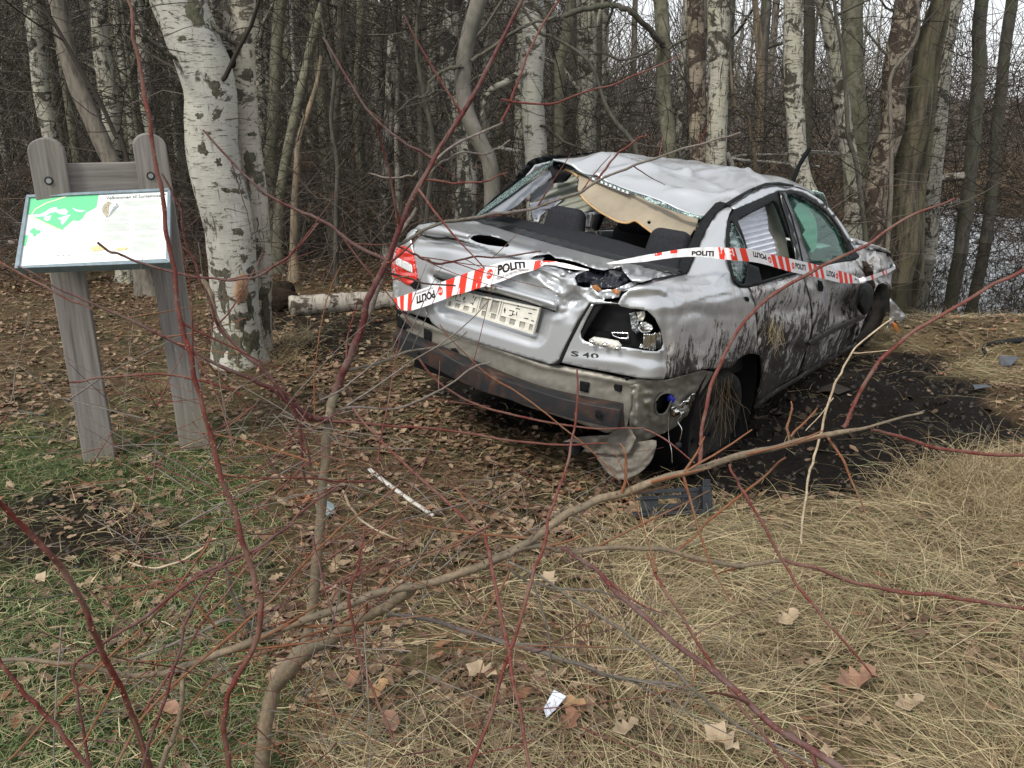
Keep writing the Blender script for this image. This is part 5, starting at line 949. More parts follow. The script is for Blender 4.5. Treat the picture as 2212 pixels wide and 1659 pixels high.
# straw and roots caught on the door and the wheel
def strands(name, P0, n, L, sp, mats, drop=1.0, r=.0009):
    PP = []
    for i in range(n):
        p = hit([(P0[0]+rng.normal(0, sp[0]), P0[1]+rng.normal(0, sp[1]))], -.015)[0]; d = np.array([rng.normal(0, .5), -.12+rng.normal(0, .08), -drop]); PP.append(rbranch(p, d, rng.uniform(*L), 7, .12))
    V, F = batch(np.array(PP), np.full((n, 7), r)); o = mk(name, V, F, None, car, mats=mats, mi=np.repeat(rng.integers(0, len(mats), n), 18)); tag(o, kind='stuff'); return o
strands('caught_straw', m('f', (710, 470))[0], 55, (.05, .15), (11, 16), SM[:3] if 'SM' in globals() else [TAN])
strands('caught_roots', m('e', (1300, 880))[0], 40, (.10, .35), (14, 12), [SM[2], M['twigdark']] if 'SM' in globals() else [TAN])
# --- far side and front, plainly modelled
def sgrid(name, x0, x1, z0, z1, mat, nx=22, nz=7):
    V = []
    for z in np.linspace(z0, z1, nz):
        for x in np.linspace(x0, x1, nx):
            w = np.interp(z, [.1, .3, .55, .88, 1.38], [.74, .80, .838, .825, .56])-.16*max(x-2.5, 0)**1.5-.05*max(-x-.2, 0); V.append((x, w-.02, z))
    o = mk(name, V, grid_faces(nz, nx), mat, car); solid(o, .01, 1); return o
sgrid('left_rear_quarter', -.72, .30, .34, .96, PA, 10); sgrid('left_rear_door', .31, 1.10, .26, .93, PA, 10); sgrid('left_front_door', 1.11, 2.05, .26, .93, PA, 10); sgrid('left_front_wing', 2.06, 3.25, .36, .88, PF, 12)
for nm, pts in (('left_pillar', [(1.12, .79, .95), (1.05, .66, 1.25), (1.0, .60, 1.39)]), ('left_windscreen_pillar', [(2.45, .72, .95), (2.0, .62, 1.22), (1.60, .56, 1.37)]), ('left_roof_rail', [(.35, .645, 1.37), (1.0, .60, 1.40), (1.6, .56, 1.36)])):
    V, F = tubes([(cat(pts, 5), .032)], 8); mk(nm, V, F, BK, car)
cgrid('bonnet', [[(x, y, z-.06*abs(y)+.03*math.sin(x*5+y*4)) for y in (.68, .35, 0, -.35)] for x, z in ((2.5, .98), (2.9, .93), (3.25, .80))], PF, 4, .008, .03, 5, .3)
cgrid('windscreen', [[(x, y, z-.06*abs(y)**2) for y in (.62, .3, 0, -.3, -.58)] for x, z in ((1.62, 1.39), (2.0, 1.20), (2.42, .99))], CRZ, 4, .006, .015, 6, .2)
cgrid('front_bumper', [[(x, y, z) for x, y in ((2.95, .72), (3.2, .62), (3.33, .3), (3.35, 0), (3.3, -.3), (3.15, -.5))] for z in (.72, .55, .40, .28)], PA, 4, .01, .02, 7, .2)
# ------------------------------------------------------------------ police tape
TW = simple('tape_white_plastic', (.80, .80, .82), .35, var=.04, scale=6, bump=.3, bd=.004); TR_ = simple('tape_red_print', (.80, .045, .025), .4, var=.08); TK = simple('tape_black_print', (.012, .012, .014), .5)
tape = empty('police_tape', c2w(Q(m('d', (1000, 500)), x=-1.0)[0])); tag(tape, 'red and white police barrier tape stretched across the boot and side of the wrecked car', 'tape')
TL = np.array(tape.location)
class Ribbon:
    def __init__(s, top, bot, surf=None, off=-.02, n=8, nm='tape_band'):
        s.t = cat(top, n); s.b = cat(bot, n); P = np.concatenate([s.t, s.b]); V = surf(P) if callable(surf) else hit(P, off)
        V = c2w(V); s.T, s.B = V[:len(s.t)], V[len(s.t):]; s.x = (s.t[:, 0]+s.b[:, 0])/2; s.k = np.arange(len(s.t))
        N = 5; Tm = np.linspace(0, 1, N)[:, None, None]; G_ = s.T[None]*(1-Tm)+s.B[None]*Tm
        s.wob = rng.normal(0, .0012, len(s.T)); s.o = mk(nm, np.array([s.at(s.k.astype(float), np.full(len(s.k), t), 0) for t in np.linspace(0, 1, N)]).reshape(-1, 3)-TL, grid_faces(N, len(s.T)), TW, tape)
    def at(s, k, t, o):
        k = np.clip(k, 0, len(s.T)-1); a = np.array([np.interp(k, s.k, s.T[:, i]) for i in range(3)]).T; b = np.array([np.interp(k, s.k, s.B[:, i]) for i in range(3)]).T
        w = .0035*np.sin(k*.55)+.002*np.sin(k*1.3+t*3); p = a*(1-t[:, None])+b*t[:, None]; d = CO-p; d /= np.linalg.norm(d, axis=1)[:, None]; return p+d*(o+w)[:, None]
    def kx(s, x): return np.interp(x, s.x, s.k)
    def stripe(s, x0, x1, t0=0, t1=1, slant=0):
        n_ = 4; V = []
        for t in np.linspace(t0, t1, 4):
            kk_ = s.kx(np.linspace(x0, x1, n_)+slant*(.5-t)); V.append(s.at(kk_, np.full(n_, t), .0009))
        mk('stripe', np.array(V).reshape(-1, 3)-TL, grid_faces(4, n_), TR_, tape)
    def text(s, body_, x0, x1, t0, t1, mat=None, bold=.03, flip=False, nm='lettering', o=.0012, mirror=False):
        V2, F2 = textmesh(body_, bold); a, b = V2[:, 0], V2[:, 1]
        if flip: a, b = 1-a, 1-b
        k = s.kx(x0+(x1-x0)*a); mk(nm, s.at(k, t0+(t1-t0)*(1-b), o)-TL, F2, mat or TK, tape, sm=False)
    def stop(s, x0, x1, t0, t1, flip=False):
        a = np.arange(8)*math.pi/4+math.pi/8; k = s.kx((x0+x1)/2+(x1-x0)/2*1.06*np.cos(a)); mk('stop_sign_print', s.at(k, (t0+t1)/2+(t1-t0)/2*1.06*np.sin(a), .001)-TL, [tuple(range(8))], TR_, tape, sm=False)
        s.text('STOP', x0+(x1-x0)*.10, x1-(x1-x0)*.10, t0+(t1-t0)*.34, t1-(t1-t0)*.34, TW, .02, flip, o=.0016)
D_ = lambda *p: m('d', *p)
R1_ = Ribbon(D_((170, 700), (350, 640), (620, 545), (800, 480), (910, 440), (1085, 386), (1250, 335), (1400, 312), (1600, 318), (1720, 318), (1830, 325)), D_((205, 800), (350, 820), (650, 720), (770, 668), (890, 640), (1050, 588), (1250, 530), (1420, 460), (1590, 412), (1690, 362), (1840, 335)), off=-.050)
dx = lambda x: 920+x*.24108
sc_ = .24108
for x0, x1 in ((178, 208), (235, 272), (312, 355), (700, 772), (832, 905), (972, 1068), (1592, 1672)): R1_.stripe(dx(x0), dx(x1), slant=14*sc_ if x0 < 600 else 10*sc_)
R1_.stripe(dx(1672), dx(1835), 0, .3)
R1_.text('POLITI', dx(402), dx(585), .28, .72, flip=True, bold=.045); R1_.text('PASSAGE KAN MEDFØRE STRAFANSVAR', dx(385), dx(580), .10, .20, flip=True, bold=.0)
R1_.stop(dx(618), dx(668), .22, .72, True); R1_.stop(dx(1108), dx(1172), .18, .68)
R1_.text('POLITI', dx(1222), dx(1500), .10, .62, bold=.045); R1_.text('PASSAGE KAN MEDFØRE STRAFANSVAR', dx(1215), dx(1545), .70, .86, bold=.0)
t2 = m('b', (745, 1252), (900, 1222), (1100, 1180), (1300, 1146), (1500, 1112), (1700, 1094), (1900, 1092))+m('c', (250, 754), (480, 765), (620, 800), (840, 850), (1100, 912), (1300, 965), (1430, 1010), (1492, 1052))
b2 = m('b', (770, 1266), (920, 1256), (1120, 1242), (1300, 1215), (1500, 1193), (1700, 1190), (1900, 1212))+m('c', (262, 862), (500, 882), (640, 912), (850, 972), (1110, 1026), (1300, 1070), (1430, 1076), (1490, 1066))
def surf2(P):       # the tape hangs free between the torn boot lid and the door mirror
    h_ = hit(P, -.03); x = np.interp(P[:, 0], [1480, 1560, 1640, 1700, 1800, 1900, 2000, 2110], [-.62, -.50, -.42, -.30, .20, .62, 1.12, 1.78]); y = np.interp(P[:, 0], [1480, 1560, 1640, 1700, 1800, 1900, 2000, 2110], [-.30, -.45, -.62, -.80, -.86, -.88, -.89, -.92])
    d = cray(P); nx, ny = np.gradient(x), np.gradient(y)
    # meet each sight ray with the vertical curtain through this path
    out = []
    xs_ = np.array([-.80, -.62, -.50, -.40, -.22, .20, .62, 1.12, 1.78, 2.2]); ys_ = np.array([-.20, -.36, -.50, -.64, -.82, -.865, -.88, -.89, -.92, -.93])
    for di in d:
        t = TS; p = OC+di*t[:, None]; g = p[:, 1]-np.interp(p[:, 0], xs_, ys_); i = np.where(g > 0)[0]; i = i[0] if len(i) else len(t)-1; out.append(p[i])
    return np.array(out)
R2_ = Ribbon(t2, b2, surf=surf2)
cx_ = lambda x: 1700+x*.27119
bx_ = lambda x: 1300+x*.24108
for x0, x1 in ((1240, 1310), (1395, 1465)): R2_.stripe(bx_(x0), bx_(x1), 0, .4)
for x0, x1 in ((202, 258), (304, 360), (402, 460), (684, 722), (744, 784), (806, 842), (1014, 1042), (1064, 1092), (1118, 1145), (1284, 1316), (1332, 1360), (1378, 1404)): R2_.stripe(cx_(x0), cx_(x1), slant=-4)
R2_.text('POLITI', bx_(1612), bx_(1835), .35, .85, bold=.04); R2_.text('POLITI', cx_(514), cx_(632), .15, .58, flip=True, bold=.04); R2_.text('POLITI', cx_(892), cx_(984), .22, .66, bold=.04); R2_.text('POLITI', cx_(1172), cx_(1248), .22, .70, flip=True, bold=.04); R2_.text('POLI', cx_(1425), cx_(1482), .25, .7, flip=False, bold=.04)
R2_.stop(cx_(644), cx_(676), .25, .75, True); R2_.stop(cx_(858), cx_(884), .25, .75); R2_.stop(cx_(1256), cx_(1278), .25, .75, True)
R4_ = Ribbon(m('b', (-20, 1224), (60, 1228), (200, 1238), (330, 1256), (450, 1288), (570, 1318)), m('b', (-20, 1262), (80, 1270), (220, 1280), (350, 1306), (460, 1322), (570, 1330)), off=-.030, nm='crumpled_tape_band')
R4_.stripe(bx_(60), bx_(150), 0, .5)
R3_ = Ribbon(m('c', (1490, 1030), (1560, 1008), (1640, 980), (1720, 950), (1780, 925)), m('c', (1492, 1058), (1570, 1046), (1650, 1012), (1730, 982), (1796, 940)), surf=lambda P: Q(P, y=-.90), n=6, nm='twisted_tape_end')
for x0, x1 in ((1575, 1595), (1675, 1690), (1705, 1715)): R3_.stripe(cx_(x0), cx_(x1))
V, F = lump(c2w(Q(m('c', (1492, 1050)), y=-.93))[0]-TL, .022, (1, 1, 1), 10, 8, 3, .5); mk('knot', V, F, TW, tape)

# ------------------------------------------------------------------ the information sign
q = N_('weathered_wood'); f = q.noise((40, 40, 1.5), 1.0, 6, .7, .3); f2 = q.noise((3, 3, 2), 1.0, 4, .6)
q.set(col=q.mix(q.ramp(f2, (.5, 0.), (.75, .6)), q.ramp(f, (.3, (.07, .064, .058)), (.50, (.165, .152, .14)), (.75, (.25, .235, .218))), (.17, .16, .10)), rough=.85); q.bump(f, .5, .004); WOOD = q.m
q = N_('weathered_crossbar_wood'); f = q.noise((1.5, 40, 40), 1.0, 6, .7, .3); q.set(col=q.ramp(f, (.3, (.085, .078, .07)), (.52, (.17, .158, .145)), (.75, (.25, .235, .215))), rough=.85); q.bump(f, .5, .004); WOODX = q.m
GALV = simple('galvanised_blue_grey_metal', (.20, .25, .28), .45, .5, scale=40, var=.25); BOLT = simple('grey_bolt', (.30, .32, .32), .4, .7)
pl_, pr_ = G(216, 985), G(420, 962)
ang = math.atan2(pr_[1]-pl_[1], pr_[0]-pl_[0]); ux = np.array([math.cos(ang), math.sin(ang), 0]); uy = np.array([-math.sin(ang), math.cos(ang), 0])
sign = empty('information_sign', pl_); sign.rotation_euler = (0, 0, ang); tag(sign, 'wooden two post information sign with a sloping map board', 'sign')
def sl(p): q = np.asarray(p)-pl_; return np.stack([q@ux, q@uy, q[..., 2]], -1)
def post(x, h, w, lean=0):
    prof = [(-w/2, -.08)]+[(w/2, -.08), (w/2, h-w*.42)]+[(w/2*math.cos(a), h-w*.42+w*.42*math.sin(a)) for a in np.linspace(.25, math.pi-.25, 9)]+[(-w/2, h-w*.42)]
    n_ = len(prof); V = [(x+a+lean*b, -w/2, b) for a, b in prof]+[(x+a+lean*b, w/2, b) for a, b in prof]
    o = mk('post', V, [tuple(range(n_))[::-1][::-1], tuple(range(n_, 2*n_))[::-1]]+[((i+1) % n_, i, n_+i, n_+(i+1) % n_) for i in range(n_)], WOOD, sign, sm=False); bev(o, .006, 2); return o
Lp = sl(W(216, 900, pl_[1]))[0]; Rp = sl(pr_)[0]
tl_top = W(96, 297, pl_[1]); tr_top = W(318, 287, pr_[1]); hl_, hr_ = tl_top[2]-pl_[2], tr_top[2]-pl_[2]
wpost = .148
lx = sl(tl_top)[0]; rx = sl(tr_top)[0]
post(0, hl_, wpost, (lx)/hl_); post(Rp, hr_, wpost, (rx-Rp)/hr_)
cb0, cb1 = sl(W(135, 383, pl_[1])), sl(W(292, 378, pr_[1])); hh = sl(W(210, 352, pl_[1]+.05))[2]-sl(W(210, 418, pl_[1]+.05))[2]
V, F = box(((lx+rx)/2, .0, sl(W(212, 352, pl_[1]+.05))[2]-hh/2), (rx-lx+wpost*.6, .055, hh)); bev(mk('crossbar', V, F, WOODX, sign, sm=False), .005)
for u, v, D in ((108, 438/1.13, pl_[1]), (324, 426/1.13, pr_[1])):
    c = sl(W(u, v, D)); c[1] = -wpost/2
    V, F = tubes([(np.array([c+[0, .002, 0], c-[0, .003, 0]]), .019)], 18); mk('bolt_hole', V, F.tolist()+[tuple(range(18, 36))], simple('bolt_hole_dark', (.03, .028, .025), .9), sign, sm=False)
    V, F = tubes([(np.array([c-[0, .003, 0], c-[0, .009, 0]]), .012)], 10); mk('bolt', V, F.tolist()+[tuple(range(10, 20))], BOLT, sign, sm=False)
# board: corners from the picture, top edge against the posts, bottom edge forward
S_ = lambda *p: [(a/1.13, b/1.13) for a, b in m('s', *p)]
dl, dr = pl_[1]-wpost/2-.02, pr_[1]-wpost/2-.02
pc = [W(*S_((250, 690))[0], dl), W(*S_((1645, 622))[0], dr), W(*S_((1640, 1345))[0], dr-.30), W(*S_((135, 1400))[0], dl-.30)]     # outer TL TR BR BL
pc = [np.array(p) for p in pc]; nrm = np.cross(pc[1]-pc[0], pc[3]-pc[0]); nrm /= np.linalg.norm(nrm); nrm = nrm if nrm[2] > 0 else -nrm; c0 = sum(pc)/4
def BP(pts, o=0.):                       # picture points -> board plane, raised by o
    out = []
    for u, v in S_(*pts):
        d = wray(u, v); pn = c0+nrm*o; out.append(CO+d*((pn-CO)@nrm/(d@nrm)))
    return sl(np.array(out))
snrm = np.array([nrm@ux, nrm@uy, nrm[2]])
def bpanel(name, pts, mat, o, th, par=None):
    V = BP(pts, o); n_ = len(V); V = np.concatenate([V, V-snrm*th]); F = [tuple(range(n_)), tuple(range(n_, 2*n_))[::-1]]+[((i+1) % n_, i, n_+i, n_+(i+1) % n_) for i in range(n_)]
    return mk(name, V, F, mat, par or sign, sm=False)
OUT = [(250, 690), (1645, 622), (1640, 1345), (135, 1400)]; INN = [(283, 715), (1612, 650), (1597, 1305), (188, 1375)]
q = N_('printed_board_white'); q.set(col=(.82, .86, .82), rough=.12, spec=.5, coat=.3); PRW = q.m
PRG = simple('printed_green', (.14, .56, .27), .15, coat=.3, var=.04); PRB = simple('printed_pale_blue', (.62, .78, .78), .15, coat=.3); PRT = simple('printed_grey_text', (.42, .46, .42), .3); PRD_ = simple('printed_dark_text', (.12, .13, .12), .3); PRY = simple('printed_ochre', (.62, .52, .28), .3, var=.4, scale=90); PRO = simple('printed_pale_yellow', (.80, .78, .55), .3)
bpanel('board', [(262, 702), (1630, 636), (1620, 1325), (160, 1388)], PRW, 0, .012)
for a, b in ((0, 1), (1, 2), (2, 3), (3, 0)): bev(bpanel('board_frame', [OUT[a], OUT[b], INN[b], INN[a]], GALV, .010, .045), .003)
def pr(name, pts, mat, o=.0012, smooth_=0): 
    if smooth_: pts = [tuple(p) for p in cat(pts, smooth_, True)]
    return bpanel(name, pts, mat, o, .0004)
G1 = [(286, 714), (620, 700), (948, 684), (944, 730), (930, 810), (880, 840), (830, 862), (790, 925), (760, 945), (700, 940), (660, 975), (620, 1010), (602, 1032), (560, 1022), (470, 980), (380, 935), (310, 895), (268, 880), (275, 790)]
pr('map_area', G1, PRG); pr('map_area', [(290, 1035), (330, 1005), (350, 1030), (390, 1035), (388, 1060), (355, 1072), (340, 1098), (318, 1090), (312, 1062), (290, 1060)], PRG); pr('map_area', [(240, 1080), (272, 1082), (262, 1130), (248, 1182), (216, 1186), (225, 1130)], PRG)
for P_ in ([(430, 860), (480, 825), (540, 808), (560, 838), (620, 825), (655, 850), (640, 885), (580, 880), (540, 858), (480, 870), (440, 900), (360, 905), (300, 900), (310, 885), (380, 880)], [(555, 920), (600, 905), (660, 885), (680, 885), (640, 940), (600, 985), (585, 960), (590, 940)], [(690, 815), (740, 835), (830, 845), (780, 860), (730, 850)], [(430, 905), (495, 890), (480, 935), (450, 945), (420, 930)]): pr('map_lake', P_, PRB, .0018)
def pline(pts, w, mat, o=.002):
    pts = [np.array(p, float) for p in pts]
    for a, b in zip(pts[:-1], pts[1:]):
        d = (b-a)/np.linalg.norm(b-a); n_ = np.array([-d[1], d[0]])*w/2; bpanel('map_line', [tuple(a+n_), tuple(b+n_), tuple(b-n_), tuple(a-n_)], mat, o, .0003)
pline([(300, 890), (340, 830), (450, 770), (560, 735), (660, 700)], 9, PRO); pline([(300, 895), (450, 968), (600, 1034)], 5, PRY); pline([(262, 900), (300, 900), (430, 960), (590, 1045)], 8, PRO, .0016)
def btext(s_, x0, y0, x1, y1, h_, mat, bold=.01, nm='sign_title'):
    V2, F2 = textmesh(s_, bold); P_ = [(x0+(x1-x0)*a, y0+(y1-y0)*a-h_*b) for a, b in V2]; mk(nm, BP(P_, .0022), F2, mat, sign, sm=False)
btext('Velkommen til Sortemosen', 1020, 740, 1575, 712, 34, PRD_)
for (x0, x1, y0, y1) in ((1170, 1545, 755, 812), (1060, 1265, 852, 920), (1000, 1260, 925, 960), (1000, 1255, 968, 1062), (990, 1245, 1085, 1142), (1295, 1550, 842, 950), (1290, 1545, 968, 1052), (1285, 1540, 1075, 1125), (1275, 1535, 1142, 1255)):
    n_ = max(2, int((y1-y0)/11)); V = []; F = []
    for k in range(n_):
        y = y0+k*11; xe = x1-(rng.random()*90 if k % 5 == 4 else rng.random()*14); p_ = BP([(x0, y), (xe, y-(xe-x0)*.045), (xe, y+3.6-(xe-x0)*.045), (x0, y+3.6)], .002); F.append(tuple(range(len(V), len(V)+4))); V += p_.tolist()
    o = mk('text_lines', V, F, PRT, sign, sm=False); o['kind'] = 'stuff'
pr('bird_drawing', [(1012, 775), (1040, 755), (1072, 765), (1075, 780), (1055, 790), (1048, 830), (1045, 880), (1030, 920), (1015, 900), (990, 870), (980, 830), (990, 800)], simple('printed_bird_brown', (.36, .33, .24), .3, var=.6, scale=120), .002)
pr('bird_drawing', [(1110, 770), (1140, 780), (1146, 800), (1120, 830), (1080, 870), (1040, 915), (1070, 850), (1090, 810), (1122, 795)], simple('printed_bird_grey', (.28, .31, .31), .3, var=.7, scale=120), .0022)
pr('insect_drawing', [(868, 1205), (900, 1190), (960, 1175), (1010, 1190), (1040, 1215), (960, 1232), (890, 1240)], PRY, .002); pr('insect_drawing', [(1100, 1215), (1150, 1205), (1200, 1198), (1245, 1202), (1230, 1218), (1150, 1235)], PRY, .002)
for x, y in ((556, 1278), (612, 1276), (664, 1274)): btext('x' if x > 640 else 'v', x-12, y+8, x+12, y+8, 16, PRD_, .0, 'small_symbol')
V = BP([(520, 1228), (740, 1222), (740, 1226), (520, 1232), (830, 1268), (1160, 1255), (1160, 1260), (830, 1273), (865, 940), (925, 936), (925, 941), (865, 945)], .002); mk('caption_lines', V, [(0, 1, 2, 3), (4, 5, 6, 7), (8, 9, 10, 11)], PRT, sign, sm=False)['kind'] = 'stuff'
br0 = sl(W(100, 590, pl_[1]-.1)); 
for x in (lx*.75, rx*.98+Rp*.02): V, F = box((x, -wpost/2-.09, sl(c0)[2]-.06), (.03, .16, .03)); mk('board_bracket', V, F, GALV, sign, sm=False)

# ------------------------------------------------------------------ logs and litter left by the crash
def laylog(name, label, pts, w, mat, D=None, cat_='log', sides=16, ends=True, z=0):
    P = np.array([G(u, v) for u, v in pts]) if D is None else np.array([W(u, v, D) for u, v in pts])
    r = np.array([w_/2*((p-CO)@CW[:, 2])/1854 for w_, p in zip(np.interp(np.linspace(0, 1, len(P)), np.linspace(0, 1, len(w)), w), P)]); P[:, 2] += r*.8+z
    C = cat(P, 8); R = np.interp(np.linspace(0, 1, len(C)), np.linspace(0, 1, len(r)), r); loc = C[0].copy()
    V, F = tubes([(C-loc, R*(1+.05*np.sin(np.arange(len(C))*1.7)))], sides); F = F.tolist()+[tuple(range(sides))[::-1], tuple(range(len(V)-sides, len(V)))]
    o = mk(name, V, F, mat); o.location = loc; tag(o, label, cat_); return o
q = N_('log_birch_bark'); f = q.noise((60, 8, 8), 1.0, 5, .7); f2 = q.noise((3, 9, 9), 1.0, 6, .7); q.set(col=q.mix(q.ramp(f2, (.50, 0.), (.56, 1.)), q.mix(q.ramp(f, (.52, 0.), (.62, .9)), (.36, .33, .28), (.14, .11, .08)), (.05, .038, .025)), rough=.8); q.bump(f2, .6, .01); LB = q.m
laylog('fallen_birch_log', 'fallen birch log lying between the big birch and the car', [(628, 680), (700, 674), (780, 668), (860, 664), (920, 662)], (46, 42, 40), LB)
V, F = lump(G(604, 668)+np.array([0, 0, .10]), .16, (1.0, .9, .9), 26, 18, 3, .3); tag(mk('root_clump', V, F, simple('dark_root_soil', (.03, .022, .015), .95, bump=1, bd=.05, scale=14)), 'dark earthy root clump at the left end of the birch log', 'root clump')
laylog('fallen_log', 'pale fallen log behind the left edge of the sign', [(-60, 540), (0, 533), (40, 530), (80, 528)], (16, 14), LB)
laylog('fallen_birch', 'thin white fallen stem crossing behind the cracked birch', [(1075, 322), (1100, 327), (1140, 334), (1180, 342), (1220, 350)], (8, 9, 8), M['birch'], D=10.2)
laylog('fallen_birch', 'upper thin white fallen stem behind the wiper arm', [(1566, 346), (1600, 338), (1680, 336), (1760, 330), (1820, 334), (1870, 344)], (5, 6, 5), M['birch'], D=11)
laylog('fallen_birch', 'lower thin white fallen stem behind the car roof edge', [(1572, 340), (1600, 348), (1660, 352), (1720, 358), (1770, 362)], (6, 6, 5), M['birch'], D=10.6)
laylog('broken_stump', 'short white broken branch standing behind the middle of the roof', [(1586, 372), (1578, 352), (1570, 334)], (7, 12, 9), M['birch'], D=10.4, cat_='stump')
laylog('fallen_log', 'pale fallen log lying in the swamp right of the mossy trunks', [(2000, 402), (2040, 394), (2080, 388)], (16, 20, 18), LB, D=11.5)
laylog('bark_strip', 'bare branch lying in the water at the right', [(2030, 540), (2060, 542), (2090, 534), (2112, 524)], (5, 6, 8), M['twiggrey'], cat_='branch')
laylog('dead_branch', 'dark stick lying on the leaves behind the right sign post', [(430, 600), (455, 640), (470, 700), (520, 770)], (14, 12, 12), M['snag'], D=5.4, cat_='branch')
laylog('bent_cane', 'curved pale cane lying in the grass in front of the sign', [(212, 1148), (250, 1132), (285, 1105), (292, 1075), (275, 1060), (245, 1066)], (5, 6, 6, 5), SM[1], cat_='cane', sides=6)
laylog('rubber_strip', 'black and white trim strip lying in the grass left of the sign', [(22, 888), (50, 894), (80, 897), (98, 900)], (7, 7, 7), simple('strip_black', (.05, .05, .055), .4), cat_='strip', sides=8)
laylog('white_strip', 'narrow white plastic strip lying on the leaves beyond the shrub stem', [(798, 1018), (840, 1052), (890, 1088), (936, 1118)], (10, 12, 10), simple('dull_white_strip', (.42, .41, .38), .5, var=.4, scale=30), cat_='strip', sides=4)
laylog('black_hose', 'black bent trim strip lying near the right edge', [(2128, 772), (2126, 752), (2150, 744), (2190, 742), (2240, 740)], (9, 8, 12, 14), BK, cat_='hose', sides=8)
def debris(name, label, pts, mat, cat_, lift=.012, th=.004):
    P = np.array([G(u, v) for u, v in pts]); P[:, 2] += lift+rng.random(len(P))*lift; c = P.mean(0); n_ = len(P); V = np.concatenate([P-c, P-c-[0, 0, th]])
    o = mk(name, V, [tuple(range(n_)), tuple(range(n_, 2*n_))[::-1]]+[((i+1) % n_, i, n_+i, n_+(i+1) % n_) for i in range(n_)], mat, sm=False); o.location = c; return tag(o, label, cat_)
GRP = simple('dark_blue_grey_plastic', (.075, .085, .105), .35)
debris('plastic_shard', 'dark triangular plastic shard on the dry grass at the right', [(2156, 779), (2200, 781), (2182, 800), (2160, 795)], GRP, 'shard', .02)
debris('plastic_shard', 'smaller dark plastic shard at the far rim of the mud', [(2100, 838), (2128, 838), (2140, 846), (2104, 852)], GRP, 'shard', .02)
debris('plastic_sheet_scrap', 'flat grey plastic scrap under the car beside the sill', [(1775, 842), (1800, 838), (1822, 843), (1838, 850), (1810, 858), (1790, 855), (1762, 857)], simple('grey_scrap', (.026, .023, .020), .7), 'scrap', .02)
debris('glass_scrap', 'pale bluish scrap lying behind the shrub stem', [(682, 1098), (700, 1088), (722, 1098), (724, 1122), (700, 1128), (684, 1116)], simple('pale_scrap', (.20, .25, .26), .4), 'scrap', .02)
wr = debris('candy_wrapper', 'small clear plastic wrapper on the straw beside an orange leaf', [(1174, 1556), (1196, 1525), (1220, 1528), (1222, 1540), (1200, 1567), (1180, 1568)], simple('wrapper_plastic', (.62, .66, .76), .15, coat=.5, var=.3, scale=60), 'wrapper', .03)
BLM = {'orange': simple('big_leaf_orange', (.33, .20, .10), .65, scale=16, var=.3), 'rust': simple('big_leaf_rust', (.23, .13, .085), .7, scale=16, var=.35), 'pale': simple('big_leaf_pale', (.33, .255, .17), .7, scale=16, var=.3), 'brown': simple('big_leaf_brown', (.20, .10, .06), .7, scale=16, var=.4)}
for (u, v, s_, a, kd, mt, lb) in ((1236, 1546, .085, 1.2, 1, 'orange', 'round orange leaf beside the clear wrapper'), (1845, 1498, .15, 1.9, 0, 'rust', 'large rust brown curled leaf on the straw at the lower right'), (1700, 1362, .11, 2.2, 0, 'pale', 'large pale brown leaf under the red twigs right of centre'),
        (1555, 1630, .13, .6, 0, 'pale', 'pale lobed leaf at the bottom edge right of centre'), (1960, 1548, .10, 1.8, 0, 'pale', 'narrow pale leaf below the large rust brown leaf'), (845, 1590, .10, .4, 1, 'rust', 'reddish curled leaf between the stem and the thin red whip'), (815, 1520, .10, 2.5, 0, 'orange', 'light orange oak leaf right of the shrub stem'),
        (372, 1562, .10, .9, 1, 'rust', 'broad reddish leaf in the grass at the lower left'), (1230, 1585, .10, 2.8, 0, 'brown', 'brown folded leaf just below the wrapper'), (760, 1500, .10, .2, 0, 'brown', 'dark reddish leaf close to the fork of the shrub'), (1040, 1480, .12, 1.0, 0, 'pale', 'pale oak leaf left of the crossing red whips'), (1350, 1600, .09, 2.0, 0, 'pale', 'pale grey leaf at the bottom centre'),
        (92, 1275, .09, .8, 0, 'pale', 'pale oak leaf on the dark soil at the left'), (240, 1150, .05, .8, 1, 'rust', 'small reddish leaf on the turf below the sign'), (1185, 1278, .11, .3, 0, 'pale', 'pale leaf under the fork of the long tan branch')):
    p = G(u, v); V, F = leafmesh(kd, .30, .7, 2); V = V*s_; R = np.array([[math.cos(a), -math.sin(a), 0], [math.sin(a), math.cos(a), 0], [0, 0, 1]]); V = V@R.T; V[:, 2] += V[:, 0]*.15
    o = mk('fallen_leaf', V, F, BLM[mt]); o.location = p+np.array([0, 0, .035]); tag(o, lb, 'leaf', 'large single fallen leaves')
